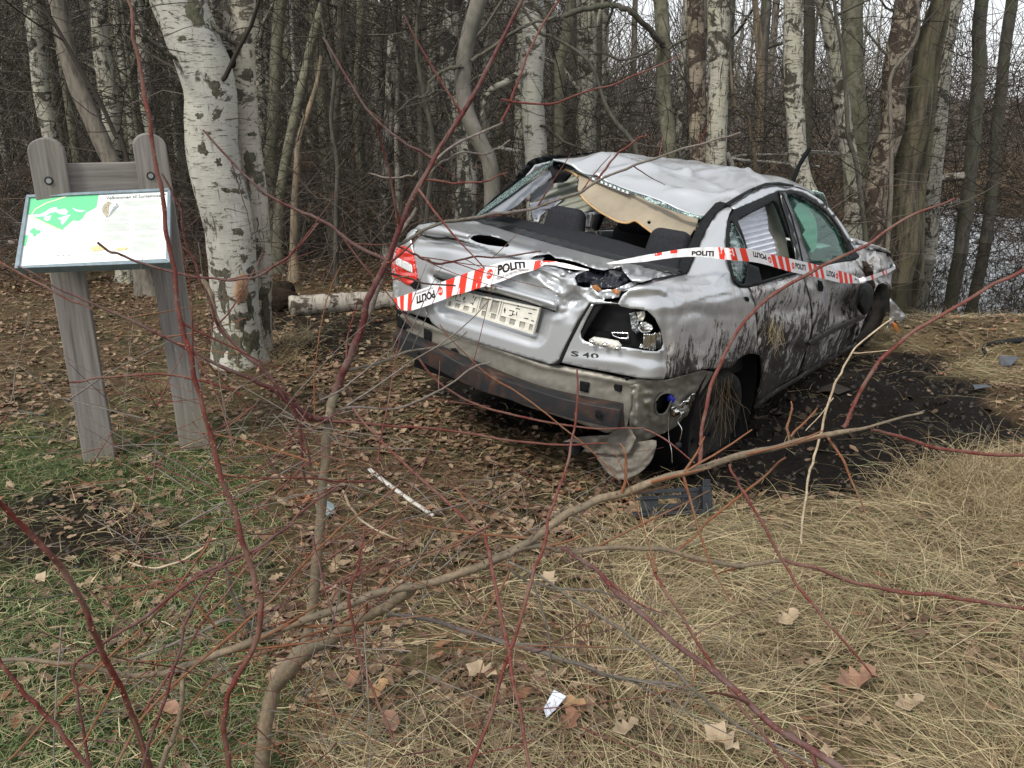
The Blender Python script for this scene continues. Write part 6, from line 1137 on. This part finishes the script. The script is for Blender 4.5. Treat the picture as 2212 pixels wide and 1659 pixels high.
# black plastic bumper bracket lying in the foreground
bk = G(1450, 1118); br_ = empty('bumper_bracket', bk); tag(br_, 'broken black plastic bracket lying on the grass behind the tan branch', 'bracket')
k_ = ((bk-CO)@CW[:, 2])/1854; w_ = 168*k_
br_.rotation_euler = (math.radians(-18), 0, math.radians(6)); br_.scale = (1.04, 1, .72)
PB = simple('black_bracket_plastic', (.020, .023, .028), .45, scale=30, var=.4, spec=.3)
for nm, c, s_ in (('bracket_rail', (-.02, 0, .165), (w_*.86, .02, .025)), ('bracket_rail', (-.02, -.012, .125), (w_*.82, .015, .012)), ('bracket_plate', (-.27*w_*1.0, 0, .09), (w_*.22, .012, .10)), ('bracket_plate', (.02*w_, 0, .07), (w_*.30, .012, .03)), ('bracket_plate', (.02*w_, 0, .13), (w_*.30, .010, .02)), ('bracket_plate', (.26*w_, 0, .10), (w_*.20, .014, .11)),
                  ('bracket_end', (.43*w_, -.02, .11), (w_*.12, .05, .15)), ('bracket_lip', (0, -.02, .035), (w_*.98, .05, .022)), ('bracket_tab', (.47*w_, .01, .20), (w_*.10, .015, .05)), ('bracket_tab', (.15*w_, -.008, .10), (w_*.04, .02, .06))):
    V, F = box(c, s_); bev(mk(nm, V, F, PB, br_, sm=False), .004)
# grassy tufts
def tuft(u, v, n, L, mats, label, nm, spread=.05, r=.0012, cat_='grass tuft'):
    p = G(u, v); PP = []
    for i in range(n):
        a = rng.uniform(0, 2*math.pi); q0 = p+np.array([rng.normal(0, spread), rng.normal(0, spread), 0]); PP.append(rbranch(q0, (math.cos(a)*.7, math.sin(a)*.7, rng.uniform(.4, 1.2)), rng.uniform(*L), 7, .15, .55))
    V, F = batch(np.array(PP)-p, np.linspace(r, r*.3, 7)[None].repeat(n, 0)); o = mk(nm, V, F, None, mats=mats, mi=np.repeat(rng.integers(0, len(mats), n), 18)); o.location = p; tag(o, label, None, None, 'stuff'); return o
tuft(2150, 1045, 700, (.10, .34), SM[:3], 'thick tuft of dry straw at the right edge below the mud', 'straw_tuft', .16)
tuft(2190, 1120, 500, (.10, .30), SM[:3], 'dry straw tuft near the right edge below the thick one', 'straw_tuft', .16)
tuft(1985, 1060, 260, (.08, .24), SM[:3], 'smaller straw tuft on the near rim of the mud', 'straw_tuft', .10)
tuft(345, 850, 120, (.10, .30), [SM[1], SM[2]], 'dry grass tuft right of the right sign post', 'straw_tuft', .06)
tuft(600, 780, 160, (.10, .28), [SM[1], SM[2]], 'dry grass tuft at the foot of the twin birch', 'straw_tuft', .12)
tuft(640, 740, 160, (.10, .30), [SM[1], SM[2], SM[0]], 'dry grass tuft at the end of the birch log', 'straw_tuft', .10)
tuft(780, 468, 120, (.1, .4), [simple('moss_yellow', (.30, .30, .06), .8), SM[3]], 'yellow green mossy hump beyond the leaf bank', 'moss_hump', .25, .006, 'moss')

# ------------------------------------------------------------------ foreground shrubs
def twigmat(name, a, b, g, lo=.43, hi=.60):
    q = N_(name); f = q.noise((1, 1, 1), 9, 7, .8); f2 = q.noise((1, 1, 1), 90, 4, .7); q.set(col=q.mix(q.ramp(f, (lo, 0.), (hi, .8)), q.ramp(f2, (.35, a), (.65, b)), g), rough=.65, spec=.2); q.bump(f2, .6, .002); return q.m
RB = twigmat('red_twig_bark', (.075, .018, .015), (.145, .036, .028), (.15, .095, .075)); MB_ = twigmat('maroon_twig_bark', (.055, .016, .016), (.115, .036, .034), (.13, .095, .085)); TB = twigmat('tan_branch_bark', (.12, .09, .060), (.22, .17, .115), (.11, .10, .075))
OB = twigmat('orange_twig_bark', (.13, .050, .025), (.21, .080, .035), (.15, .10, .065)); GB = twigmat('grey_twig_bark_near', (.10, .085, .078), (.20, .175, .155), (.09, .085, .06)); WBK = twigmat('pale_stalk', (.40, .34, .24), (.52, .45, .33), (.30, .22, .15)); BUD = simple('twig_bud', (.24, .12, .075), .6, scale=60); THN = simple('twig_thorn', (.12, .05, .04), .6)
def fb(root, pts, D0, D1, w, mat, buds=True, nm='branch', twigs=0, tmat=None, nn=8, pid=True):
    k = len(pts); Ds = np.linspace(D0, D1, k); P = []
    for (u, v), D in zip(pts, Ds): P.append(W(u, v, D))
    u, v = pts[-1]
    if v > 1640: d = P[-1]-P[-2]; d /= np.linalg.norm(d); e = P[-1]+d*.35; e[2] = max(e[2], -.05); P.append(e)
    C = cat(P, nn); n_ = len(C); C = C+np.stack([(vn(np.arange(n_)*.31, np.full(n_, i*7.+len(bpy.data.objects)), 5)-.5)*.006 for i in range(3)], -1)
    ww = np.interp(np.linspace(0, 1, n_), np.linspace(0, 1, len(w)), w); R = ww/2*((C-CO)@CW[:, 2])/1854*.82
    R = R*(1+.22*(vn(np.arange(n_)*.9, np.zeros(n_), len(bpy.data.objects))-.3)); loc = np.array(root.location)
    V, F = tubes([(C-loc, R)], 9); o = mk(nm, V, F, mat, root)
    if buds:
        BV = []; BF = []; b0 = 0; oc = np.array([(0, 0, 1.5), (1, 0, 0), (0, 1, 0), (-1, 0, 0), (0, -1, 0), (0, 0, -.6)]); of = [(0, 1, 2), (0, 2, 3), (0, 3, 4), (0, 4, 1), (5, 2, 1), (5, 3, 2), (5, 4, 3), (5, 1, 4)]
        for i in range(2, n_-1):
            for rep in range(2):
                if rng.random() < .55: continue
                t = C[i+1 if i+1 < n_ else i]-C[i]; t /= np.linalg.norm(t)+1e-9; s_ = rng.normal(0, 1, 3); s_ -= t*(s_@t); s_ /= np.linalg.norm(s_); r_ = min(max(.0013, R[i]*.42), .0026)
                ax = s_*.8+t*.6; ax /= np.linalg.norm(ax); e1 = np.cross(ax, t); e1 /= np.linalg.norm(e1)+1e-9; e2 = np.cross(ax, e1)
                c = C[i]+(C[min(i+1, n_-1)]-C[i])*rng.random()+s_*R[i]*.9-loc; BV.append(c+(oc[:, :1]*e1+oc[:, 1:2]*e2+oc[:, 2:]*ax)*r_); BF += [tuple(a+b0 for a in f) for f in of]; b0 += 6
        if BV: ob = mk('buds', np.concatenate(BV), BF, BUD if mat in (RB, OB, MB_) else THN, o); ob['kind'] = 'stuff'
    for j in range(twigs):
        i = int(rng.uniform(.1, .95)*(n_-1)); t = C[min(i+1, n_-1)]-C[i]; t /= np.linalg.norm(t)+1e-9; s_ = rng.normal(0, 1, 3)*[1, .5, 1]; d = t*.7+s_*.6; L_ = rng.uniform(.06, .30)
        B_ = rbranch(C[i], d, L_, 8, .05, 0, .02); r0 = min(R[i]*.55, .0032); V, F = tubes([(B_-loc, np.linspace(r0, r0*.45, 8))], 6); mk('twig', V, F, tmat or mat, root)
    return C
sb = G(566, 1700); shrub = empty('shrub', sb); tag(shrub, 'bare thorny shrub with a grey brown stem and long tan branches before the car', 'shrub')
A2 = lambda k, *p: [(a/1.13, b/1.13) for a, b in m(k, *p)]
fb(shrub, [(560, 1690), (568, 1620), (580, 1540), (598, 1475), (628, 1430), (660, 1390), (676, 1300), (686, 1200), (696, 1080), (704, 980), (712, 900), (722, 850)], 1.88, 2.05, (37, 36, 38, 36, 30, 27, 26, 25, 24, 22), TB, False, 'stem', 3, RB)
fb(shrub, [(722, 850), (748, 790), (776, 720), (798, 640), (838, 560), (880, 450), (945, 335), (1015, 218), (1075, 105), (1130, -10)], 2.05, 2.0, (20, 18, 18, 16, 13, 12, 11, 10), MB_, True, 'stem', 6, RB)
fb(shrub, [(724, 848), (752, 780), (785, 705), (815, 625), (842, 555), (862, 505), (900, 450)], 2.07, 2.1, (13, 14, 15, 12, 9), GB, True, 'branch')
fb(shrub, [(0, 1422), (144, 1433), (230, 1448), (299, 1462), (396, 1440), (540, 1386), (612, 1358), (708, 1322), (796, 1289), (870, 1271), (960, 1250), (1050, 1217), (1140, 1170), (1230, 1106), (1284, 1084), (1416, 1041), (1506, 1012), (1596, 987), (1704, 960), (1812, 933), (1880, 922), (1992, 890)], 1.30, 1.75, (11, 12, 13, 15, 18, 20, 20, 20, 20, 20, 21, 22, 22, 21, 20, 19, 18, 17, 15, 13, 7, 4), TB, True, 'branch', 12, OB)
fb(shrub, [(600, 1480), (622, 1452), (670, 1404), (708, 1383), (764, 1350), (800, 1330), (859, 1296), (899, 1264)], 1.85, 1.50, (36, 34, 30, 27, 26, 22), TB, False, 'branch', 2, OB)
fb(shrub, [(1050, 1217), (1104, 1192), (1158, 1181), (1212, 1187), (1248, 1192), (1320, 1181), (1428, 1188), (1578, 1222), (1632, 1217), (1690, 1210)], 1.52, 1.7, (17, 15, 13, 12, 10), TB, True, 'branch', 4, OB)
fb(shrub, [(1690, 1210), (1776, 1231), (1848, 1257), (1956, 1278), (2064, 1289), (2230, 1318)], 1.7, 1.75, (9, 10, 10, 9), RB)
fb(shrub, [(1212, 1187), (1248, 1206), (1284, 1228), (1320, 1268), (1392, 1332), (1560, 1473), (1668, 1566), (1812, 1659)], 1.5, 1.05, (9, 11, 13, 15, 18, 20), MB_, True, 'branch', 3, RB)
fb(shrub, [(1046, 1156), (1061, 1214), (1079, 1307), (1097, 1390), (1111, 1473), (1144, 1659)], 1.5, 1.15, (9, 10, 9, 9), RB)
fb(shrub, [(1246, 800), (1241, 930), (1215, 1030), (1190, 1102), (1169, 1192), (1140, 1278), (1097, 1422), (1057, 1552), (1018, 1659)], 1.5, 1.2, (5, 7, 9, 9, 9, 10), RB)
fb(shrub, [(834, 1329), (924, 1340), (996, 1358), (1090, 1386), (1212, 1422), (1320, 1458), (1428, 1476), (1504, 1491)], 1.62, 1.65, (9, 12, 12, 10, 6), GB, True, 'branch', 5, GB)
fb(shrub, [(1097, 1214), (1194, 1264), (1248, 1300), (1320, 1347), (1428, 1426), (1504, 1491), (1596, 1570), (1783, 1659)], 1.5, 1.35, (6, 7, 8, 7), GB, True, 'branch', 4, OB)
fb(shrub, [(1100, 1230), (1150, 1260), (1230, 1276), (1290, 1278), (1380, 1312), (1430, 1330)], 1.52, 1.6, (6, 6, 5, 3), GB)
fb(shrub, [(1140, 1235), (1165, 1290), (1185, 1370), (1190, 1430), (1188, 1460)], 1.52, 1.5, (6, 6, 4), GB)
fb(shrub, [(1416, 1239), (1452, 1296), (1542, 1437), (1589, 1509), (1668, 1613), (1697, 1659)], 1.45, 1.2, (8, 8, 9), RB)
fb(shrub, [(1398, 1195), (1416, 1239)], 1.55, 1.45, (6, 8), OB, False)
fb(shrub, [(1576, 1005), (1595, 1045), (1618, 1084), (1690, 1214), (1740, 1286), (1794, 1350), (1884, 1455)], 1.75, 1.5, (6, 7, 8, 8, 5), RB)
fb(shrub, [(1513, 1005), (1520, 908), (1553, 792), (1614, 691), (1690, 620), (1790, 570), (1870, 530), (1960, 470), (2060, 428)], 1.75, 2.0, (10, 9, 9, 9, 8, 7, 5), RB)
fb(shrub, [(1823, 925), (1848, 864), (1902, 781), (1992, 706), (2140, 620), (2240, 565)], 1.75, 1.8, (11, 10, 10, 9), RB)
fb(shrub, [(1884, 925), (1956, 947), (2064, 976), (2240, 985)], 1.75, 1.8, (8, 9, 8), RB)
fb(shrub, [(1788, 945), (1815, 985), (1840, 1045), (1870, 1110)], 1.73, 1.65, (7, 6, 4), OB)
fb(shrub, [(1698, 985), (1640, 1040), (1560, 1100), (1490, 1165), (1460, 1190)], 1.72, 1.7, (5, 6, 6, 5), OB)
fb(shrub, [(1704, 960), (1702, 915), (1712, 865)], 1.72, 1.74, (8, 6, 4), OB); fb(shrub, [(1706, 945), (1740, 910), (1768, 880)], 1.72, 1.74, (6, 5, 4), OB)
fb(shrub, [(1345, 1065), (1352, 985), (1340, 960)], 1.6, 1.62, (9, 7, 4), OB)
fb(shrub, [(1880, 922), (1940, 905), (1995, 886)], 1.76, 1.8, (6, 5, 3), GB, False)
fb(shrub, [(436, 280), (520, 372), (600, 432), (660, 462), (712, 488), (770, 530), (832, 562)], 2.0, 2.05, (5, 6, 8, 9, 10), MB_, True, 'branch', 3, RB)
fb(shrub, A2('a', (240, 1100), (500, 960), (780, 840), (1040, 790), (1400, 740), (1700, 680), (2074, 550))+A2('b', (520, 510), (660, 420), (880, 330), (1100, 240), (1400, 140), (1850, 10), (2100, -60)), 2.1, 2.3, (8, 8, 8, 7, 6, 5), GB, True, 'branch', 6, RB)
fb(shrub, A2('b', (660, 410), (760, 260), (880, 130), (1040, 10), (1160, -60)), 2.25, 2.3, (6, 5, 4), RB)
fb(shrub, A2('a', (250, 1060), (400, 1130), (520, 1200), (620, 1240), (780, 1250), (1000, 1200), (1400, 1190), (1750, 1135)), 2.1, 2.2, (4, 6, 6, 5, 4), MB_, True, 'branch', 5, RB)
fb(shrub, A2('a', (150, 1340), (400, 1395), (600, 1470), (880, 1495)), 2.1, 2.2, (6, 5, 4), MB_, True)
fb(shrub, A2('a', (-40, 1640), (180, 1450), (400, 1395)), 2.1, 2.1, (3, 4, 4), OB)
fb(shrub, A2('a', (0, 340), (100, 380), (250, 400), (420, 370), (510, 335)), 2.05, 2.05, (4, 5, 6), GB)
fb(shrub, A2('a', (570, 420), (800, 440), (1050, 440), (1250, 400), (1400, 345)), 2.1, 2.15, (6, 5, 3), RB)
fb(shrub, A2('a', (520, 480), (650, 300), (800, 195), (940, 130), (1150, 140), (1300, 100), (1430, 0)), 2.1, 2.2, (6, 5, 5, 4), GB)
fb(shrub, [(860, 500), (905, 400), (960, 330), (1050, 282), (1085, 262)], 2.1, 2.15, (8, 7, 6), GB); fb(shrub, [(1085, 262), (1120, 180), (1150, 95), (1210, -5)], 2.15, 2.2, (7, 6, 5), RB); fb(shrub, [(1080, 215), (1180, 225), (1280, 195), (1380, 160), (1470, 120)], 2.15, 2.2, (5, 5, 4, 3), RB)
fb(shrub, [(700, 80), (780, 220), (860, 300), (910, 330), (940, 345)], 2.0, 2.05, (5, 6, 7), MB_, True, 'branch', 2, RB)
fb(shrub, [(36, 575), (137, 629), (288, 694), (396, 748), (504, 805), (576, 834), (630, 874), (680, 905), (712, 905)], 1.75, 2.03, (5, 6, 8, 10, 13, 15, 18), MB_, True, 'branch', 5, OB)
fb(shrub, [(150, 828), (220, 815), (310, 810), (400, 812), (480, 835), (520, 850)], 1.85, 1.95, (5, 6, 7, 8), RB, True, 'branch', 2, RB)
fb(shrub, [(210, 525), (246, 545), (296, 564), (440, 600), (520, 604), (580, 584), (640, 540), (690, 485)], 1.9, 2.0, (6, 6, 6, 6, 5), MB_, True, 'branch', 2, RB)
fb(shrub, [(-20, 560), (0, 566), (60, 600), (140, 640), (200, 668)], 1.8, 1.8, (5, 6, 6, 5), RB)
fb(shrub, [(352, 375), (385, 440), (405, 530), (440, 620), (466, 690), (484, 720), (560, 790), (612, 850), (640, 890), (652, 960), (655, 1020), (670, 1050)], 1.8, 2.0, (5, 6, 7, 9, 11, 9, 8, 6), MB_, True, 'branch', 4, RB)
fb(shrub, [(900, 770), (950, 830), (1050, 880), (1150, 905), (1290, 925), (1390, 925)], 2.3, 2.3, (5, 6, 6, 5, 3), RB); fb(shrub, [(640, 905), (800, 915), (1000, 935), (1200, 962), (1310, 958)], 2.0, 2.2, (7, 6, 6, 4), RB)
fb(shrub, [(760, 880), (800, 930), (860, 990), (960, 1080), (1046, 1156)], 2.0, 1.6, (5, 6, 7, 8), RB); fb(shrub, [(735, 800), (800, 790), (880, 760), (960, 745), (1010, 715)], 2.05, 2.2, (9, 7, 5, 3), GB, True, 'branch', 4, GB)
fb(shrub, [(700, 900), (760, 880), (860, 880), (950, 845), (1010, 800), (1060, 780)], 2.03, 2.2, (7, 6, 5, 4), GB, True, 'branch', 4, RB); fb(shrub, [(740, 1060), (760, 1100), (790, 1130), (850, 1165), (870, 1170)], 1.7, 1.7, (6, 6, 4), WBK, True)
fb(shrub, [(950, 700), (1030, 790), (1110, 845), (1190, 900), (1290, 985), (1340, 1040)], 2.3, 2.2, (3, 4, 4, 3), OB); fb(shrub, [(1390, 925), (1440, 950), (1500, 1000)], 2.3, 2.2, (4, 4, 3), RB)
fb(shrub, [(787, 1138), (776, 1210), (755, 1282), (762, 1365), (787, 1451), (827, 1541), (852, 1617)], 1.5, 1.35, (6, 7, 7, 6), RB)
rw = G(470, 1790); red = empty('shrub', rw); tag(red, 'red stemmed shrub of long thin whips rising at the left in front of the sign', 'shrub')
fb(red, [(278, -20), (282, 30), (295, 120), (318, 230), (335, 330), (350, 420), (368, 540), (380, 640), (398, 720), (425, 830), (450, 930), (480, 1040), (497, 1084), (515, 1138), (540, 1228), (562, 1300), (551, 1390), (504, 1480), (486, 1552), (490, 1659)], 1.35, 1.30, (7, 10, 11, 12, 13, 14, 15, 14, 12), RB, True, 'stem', 3, RB)
fb(red, [(-20, 1060), (0, 1090), (76, 1163), (144, 1246), (198, 1350), (230, 1433), (277, 1527), (324, 1659)], 1.05, 1.25, (13, 15, 15, 15, 17), RB, True, 'stem', 2, OB)
fb(red, [(-10, 1420), (10, 1440), (54, 1498), (108, 1556), (194, 1659)], 1.1, 1.1, (9, 11, 12), RB)
fb(red, [(725, 1050), (660, 1100), (595, 1156), (498, 1210), (408, 1257), (318, 1329), (230, 1385), (162, 1440), (170, 1520), (196, 1659)], 1.45, 1.2, (5, 7, 9, 9, 8, 7, 8), MB_, True, 'stem', 4, RB)
fb(red, [(520, 1130), (498, 1199), (444, 1264), (408, 1336), (379, 1433), (354, 1516), (307, 1659)], 1.35, 1.2, (5, 7, 8, 9), MB_, True, 'stem', 3, RB)
fb(red, [(396, 1437), (396, 1480), (389, 1534), (370, 1600), (346, 1659)], 1.35, 1.3, (12, 13, 14), TB, True, 'stem')
fb(red, [(860, 1050), (796, 1098), (706, 1163), (612, 1271), (504, 1368), (414, 1444), (313, 1545), (248, 1659)], 1.6, 1.2, (4, 6, 7, 7, 7), OB, True, 'stem', 4, OB)
fb(red, [(480, 1120), (430, 1210), (330, 1330), (240, 1420), (150, 1500), (20, 1640)], 1.4, 1.2, (4, 6, 6, 6), OB, True, 'stem', 3, OB)
fb(red, [(600, 1140), (540, 1220), (440, 1340), (360, 1460), (300, 1560), (250, 1659)], 1.5, 1.25, (5, 6, 7, 7), RB, True, 'stem', 3, OB)
fb(red, [(1000, 1170), (860, 1230), (760, 1330), (620, 1390), (500, 1440), (400, 1530), (300, 1640)], 1.6, 1.35, (4, 6, 6, 6), OB, True, 'stem', 3, OB)
fb(red, [(276, 1220), (330, 1260), (420, 1310), (480, 1360), (510, 1386)], 1.4, 1.4, (3, 5, 6, 7), OB); fb(red, [(280, 1215), (330, 1230), (380, 1215), (430, 1190), (470, 1160)], 1.5, 1.5, (4, 5, 5, 4), WBK, True)
fb(red, [(230, 1440), (320, 1415), (420, 1370), (500, 1340), (560, 1355), (600, 1375)], 1.5, 1.6, (5, 7, 8, 8, 7), GB, True, 'stem', 2, GB); fb(red, [(487, 1180), (490, 1230), (500, 1280), (530, 1340), (545, 1380)], 1.55, 1.6, (8, 9, 9, 8), GB)
pale = G(1725, 1185); ps = empty('dry_stalk', pale); tag(ps, 'pale dry thorny stalk standing in front of the mud and the sill', 'stalk')
fb(ps, [(1925, 688), (1880, 722), (1848, 753), (1820, 800), (1805, 828), (1786, 880), (1776, 925), (1762, 975), (1751, 1015), (1740, 1080), (1733, 1145), (1730, 1175)], 3.0, 3.0, (4, 5, 6, 6, 5), WBK, True, 'stalk'); fb(ps, [(1840, 762), (1880, 760), (1925, 755)], 3.0, 3.0, (3, 2), WBK, False); fb(ps, [(1800, 860), (1770, 900), (1740, 930)], 3.0, 3.0, (3, 2), WBK, False)
# low tangle of thin twigs round the shrubs
PP = []; 
for i in range(560):
    u, v = (rng.uniform(120, 1500) if i % 2 else rng.normal(560, 260)), rng.uniform(860, 1620); D = rng.uniform(1.3, 2.6); p = W(u, v, D)
    if p[2] < .03: p[2] = .05
    if u > 820 and v < 985: continue
    d = rng.normal(0, 1, 3)*[1, .5, .55]; PP.append(rbranch(p, d, rng.uniform(.08, .38), 8, .08))
PP = np.array(PP)-sb; PP[:, :, 2] = np.maximum(PP[:, :, 2], -sb[2]+.01); V, F = batch(PP, np.random.default_rng(3).uniform(.0009, .0022, len(PP))[:, None]*np.linspace(1, .5, 8)[None], 4)
o = mk('fine_twigs', V, F, None, shrub, mats=[RB, OB, GB, GB, MB_], mi=np.repeat(rng.integers(0, 5, len(PP)), 28)); o['kind'] = 'stuff'
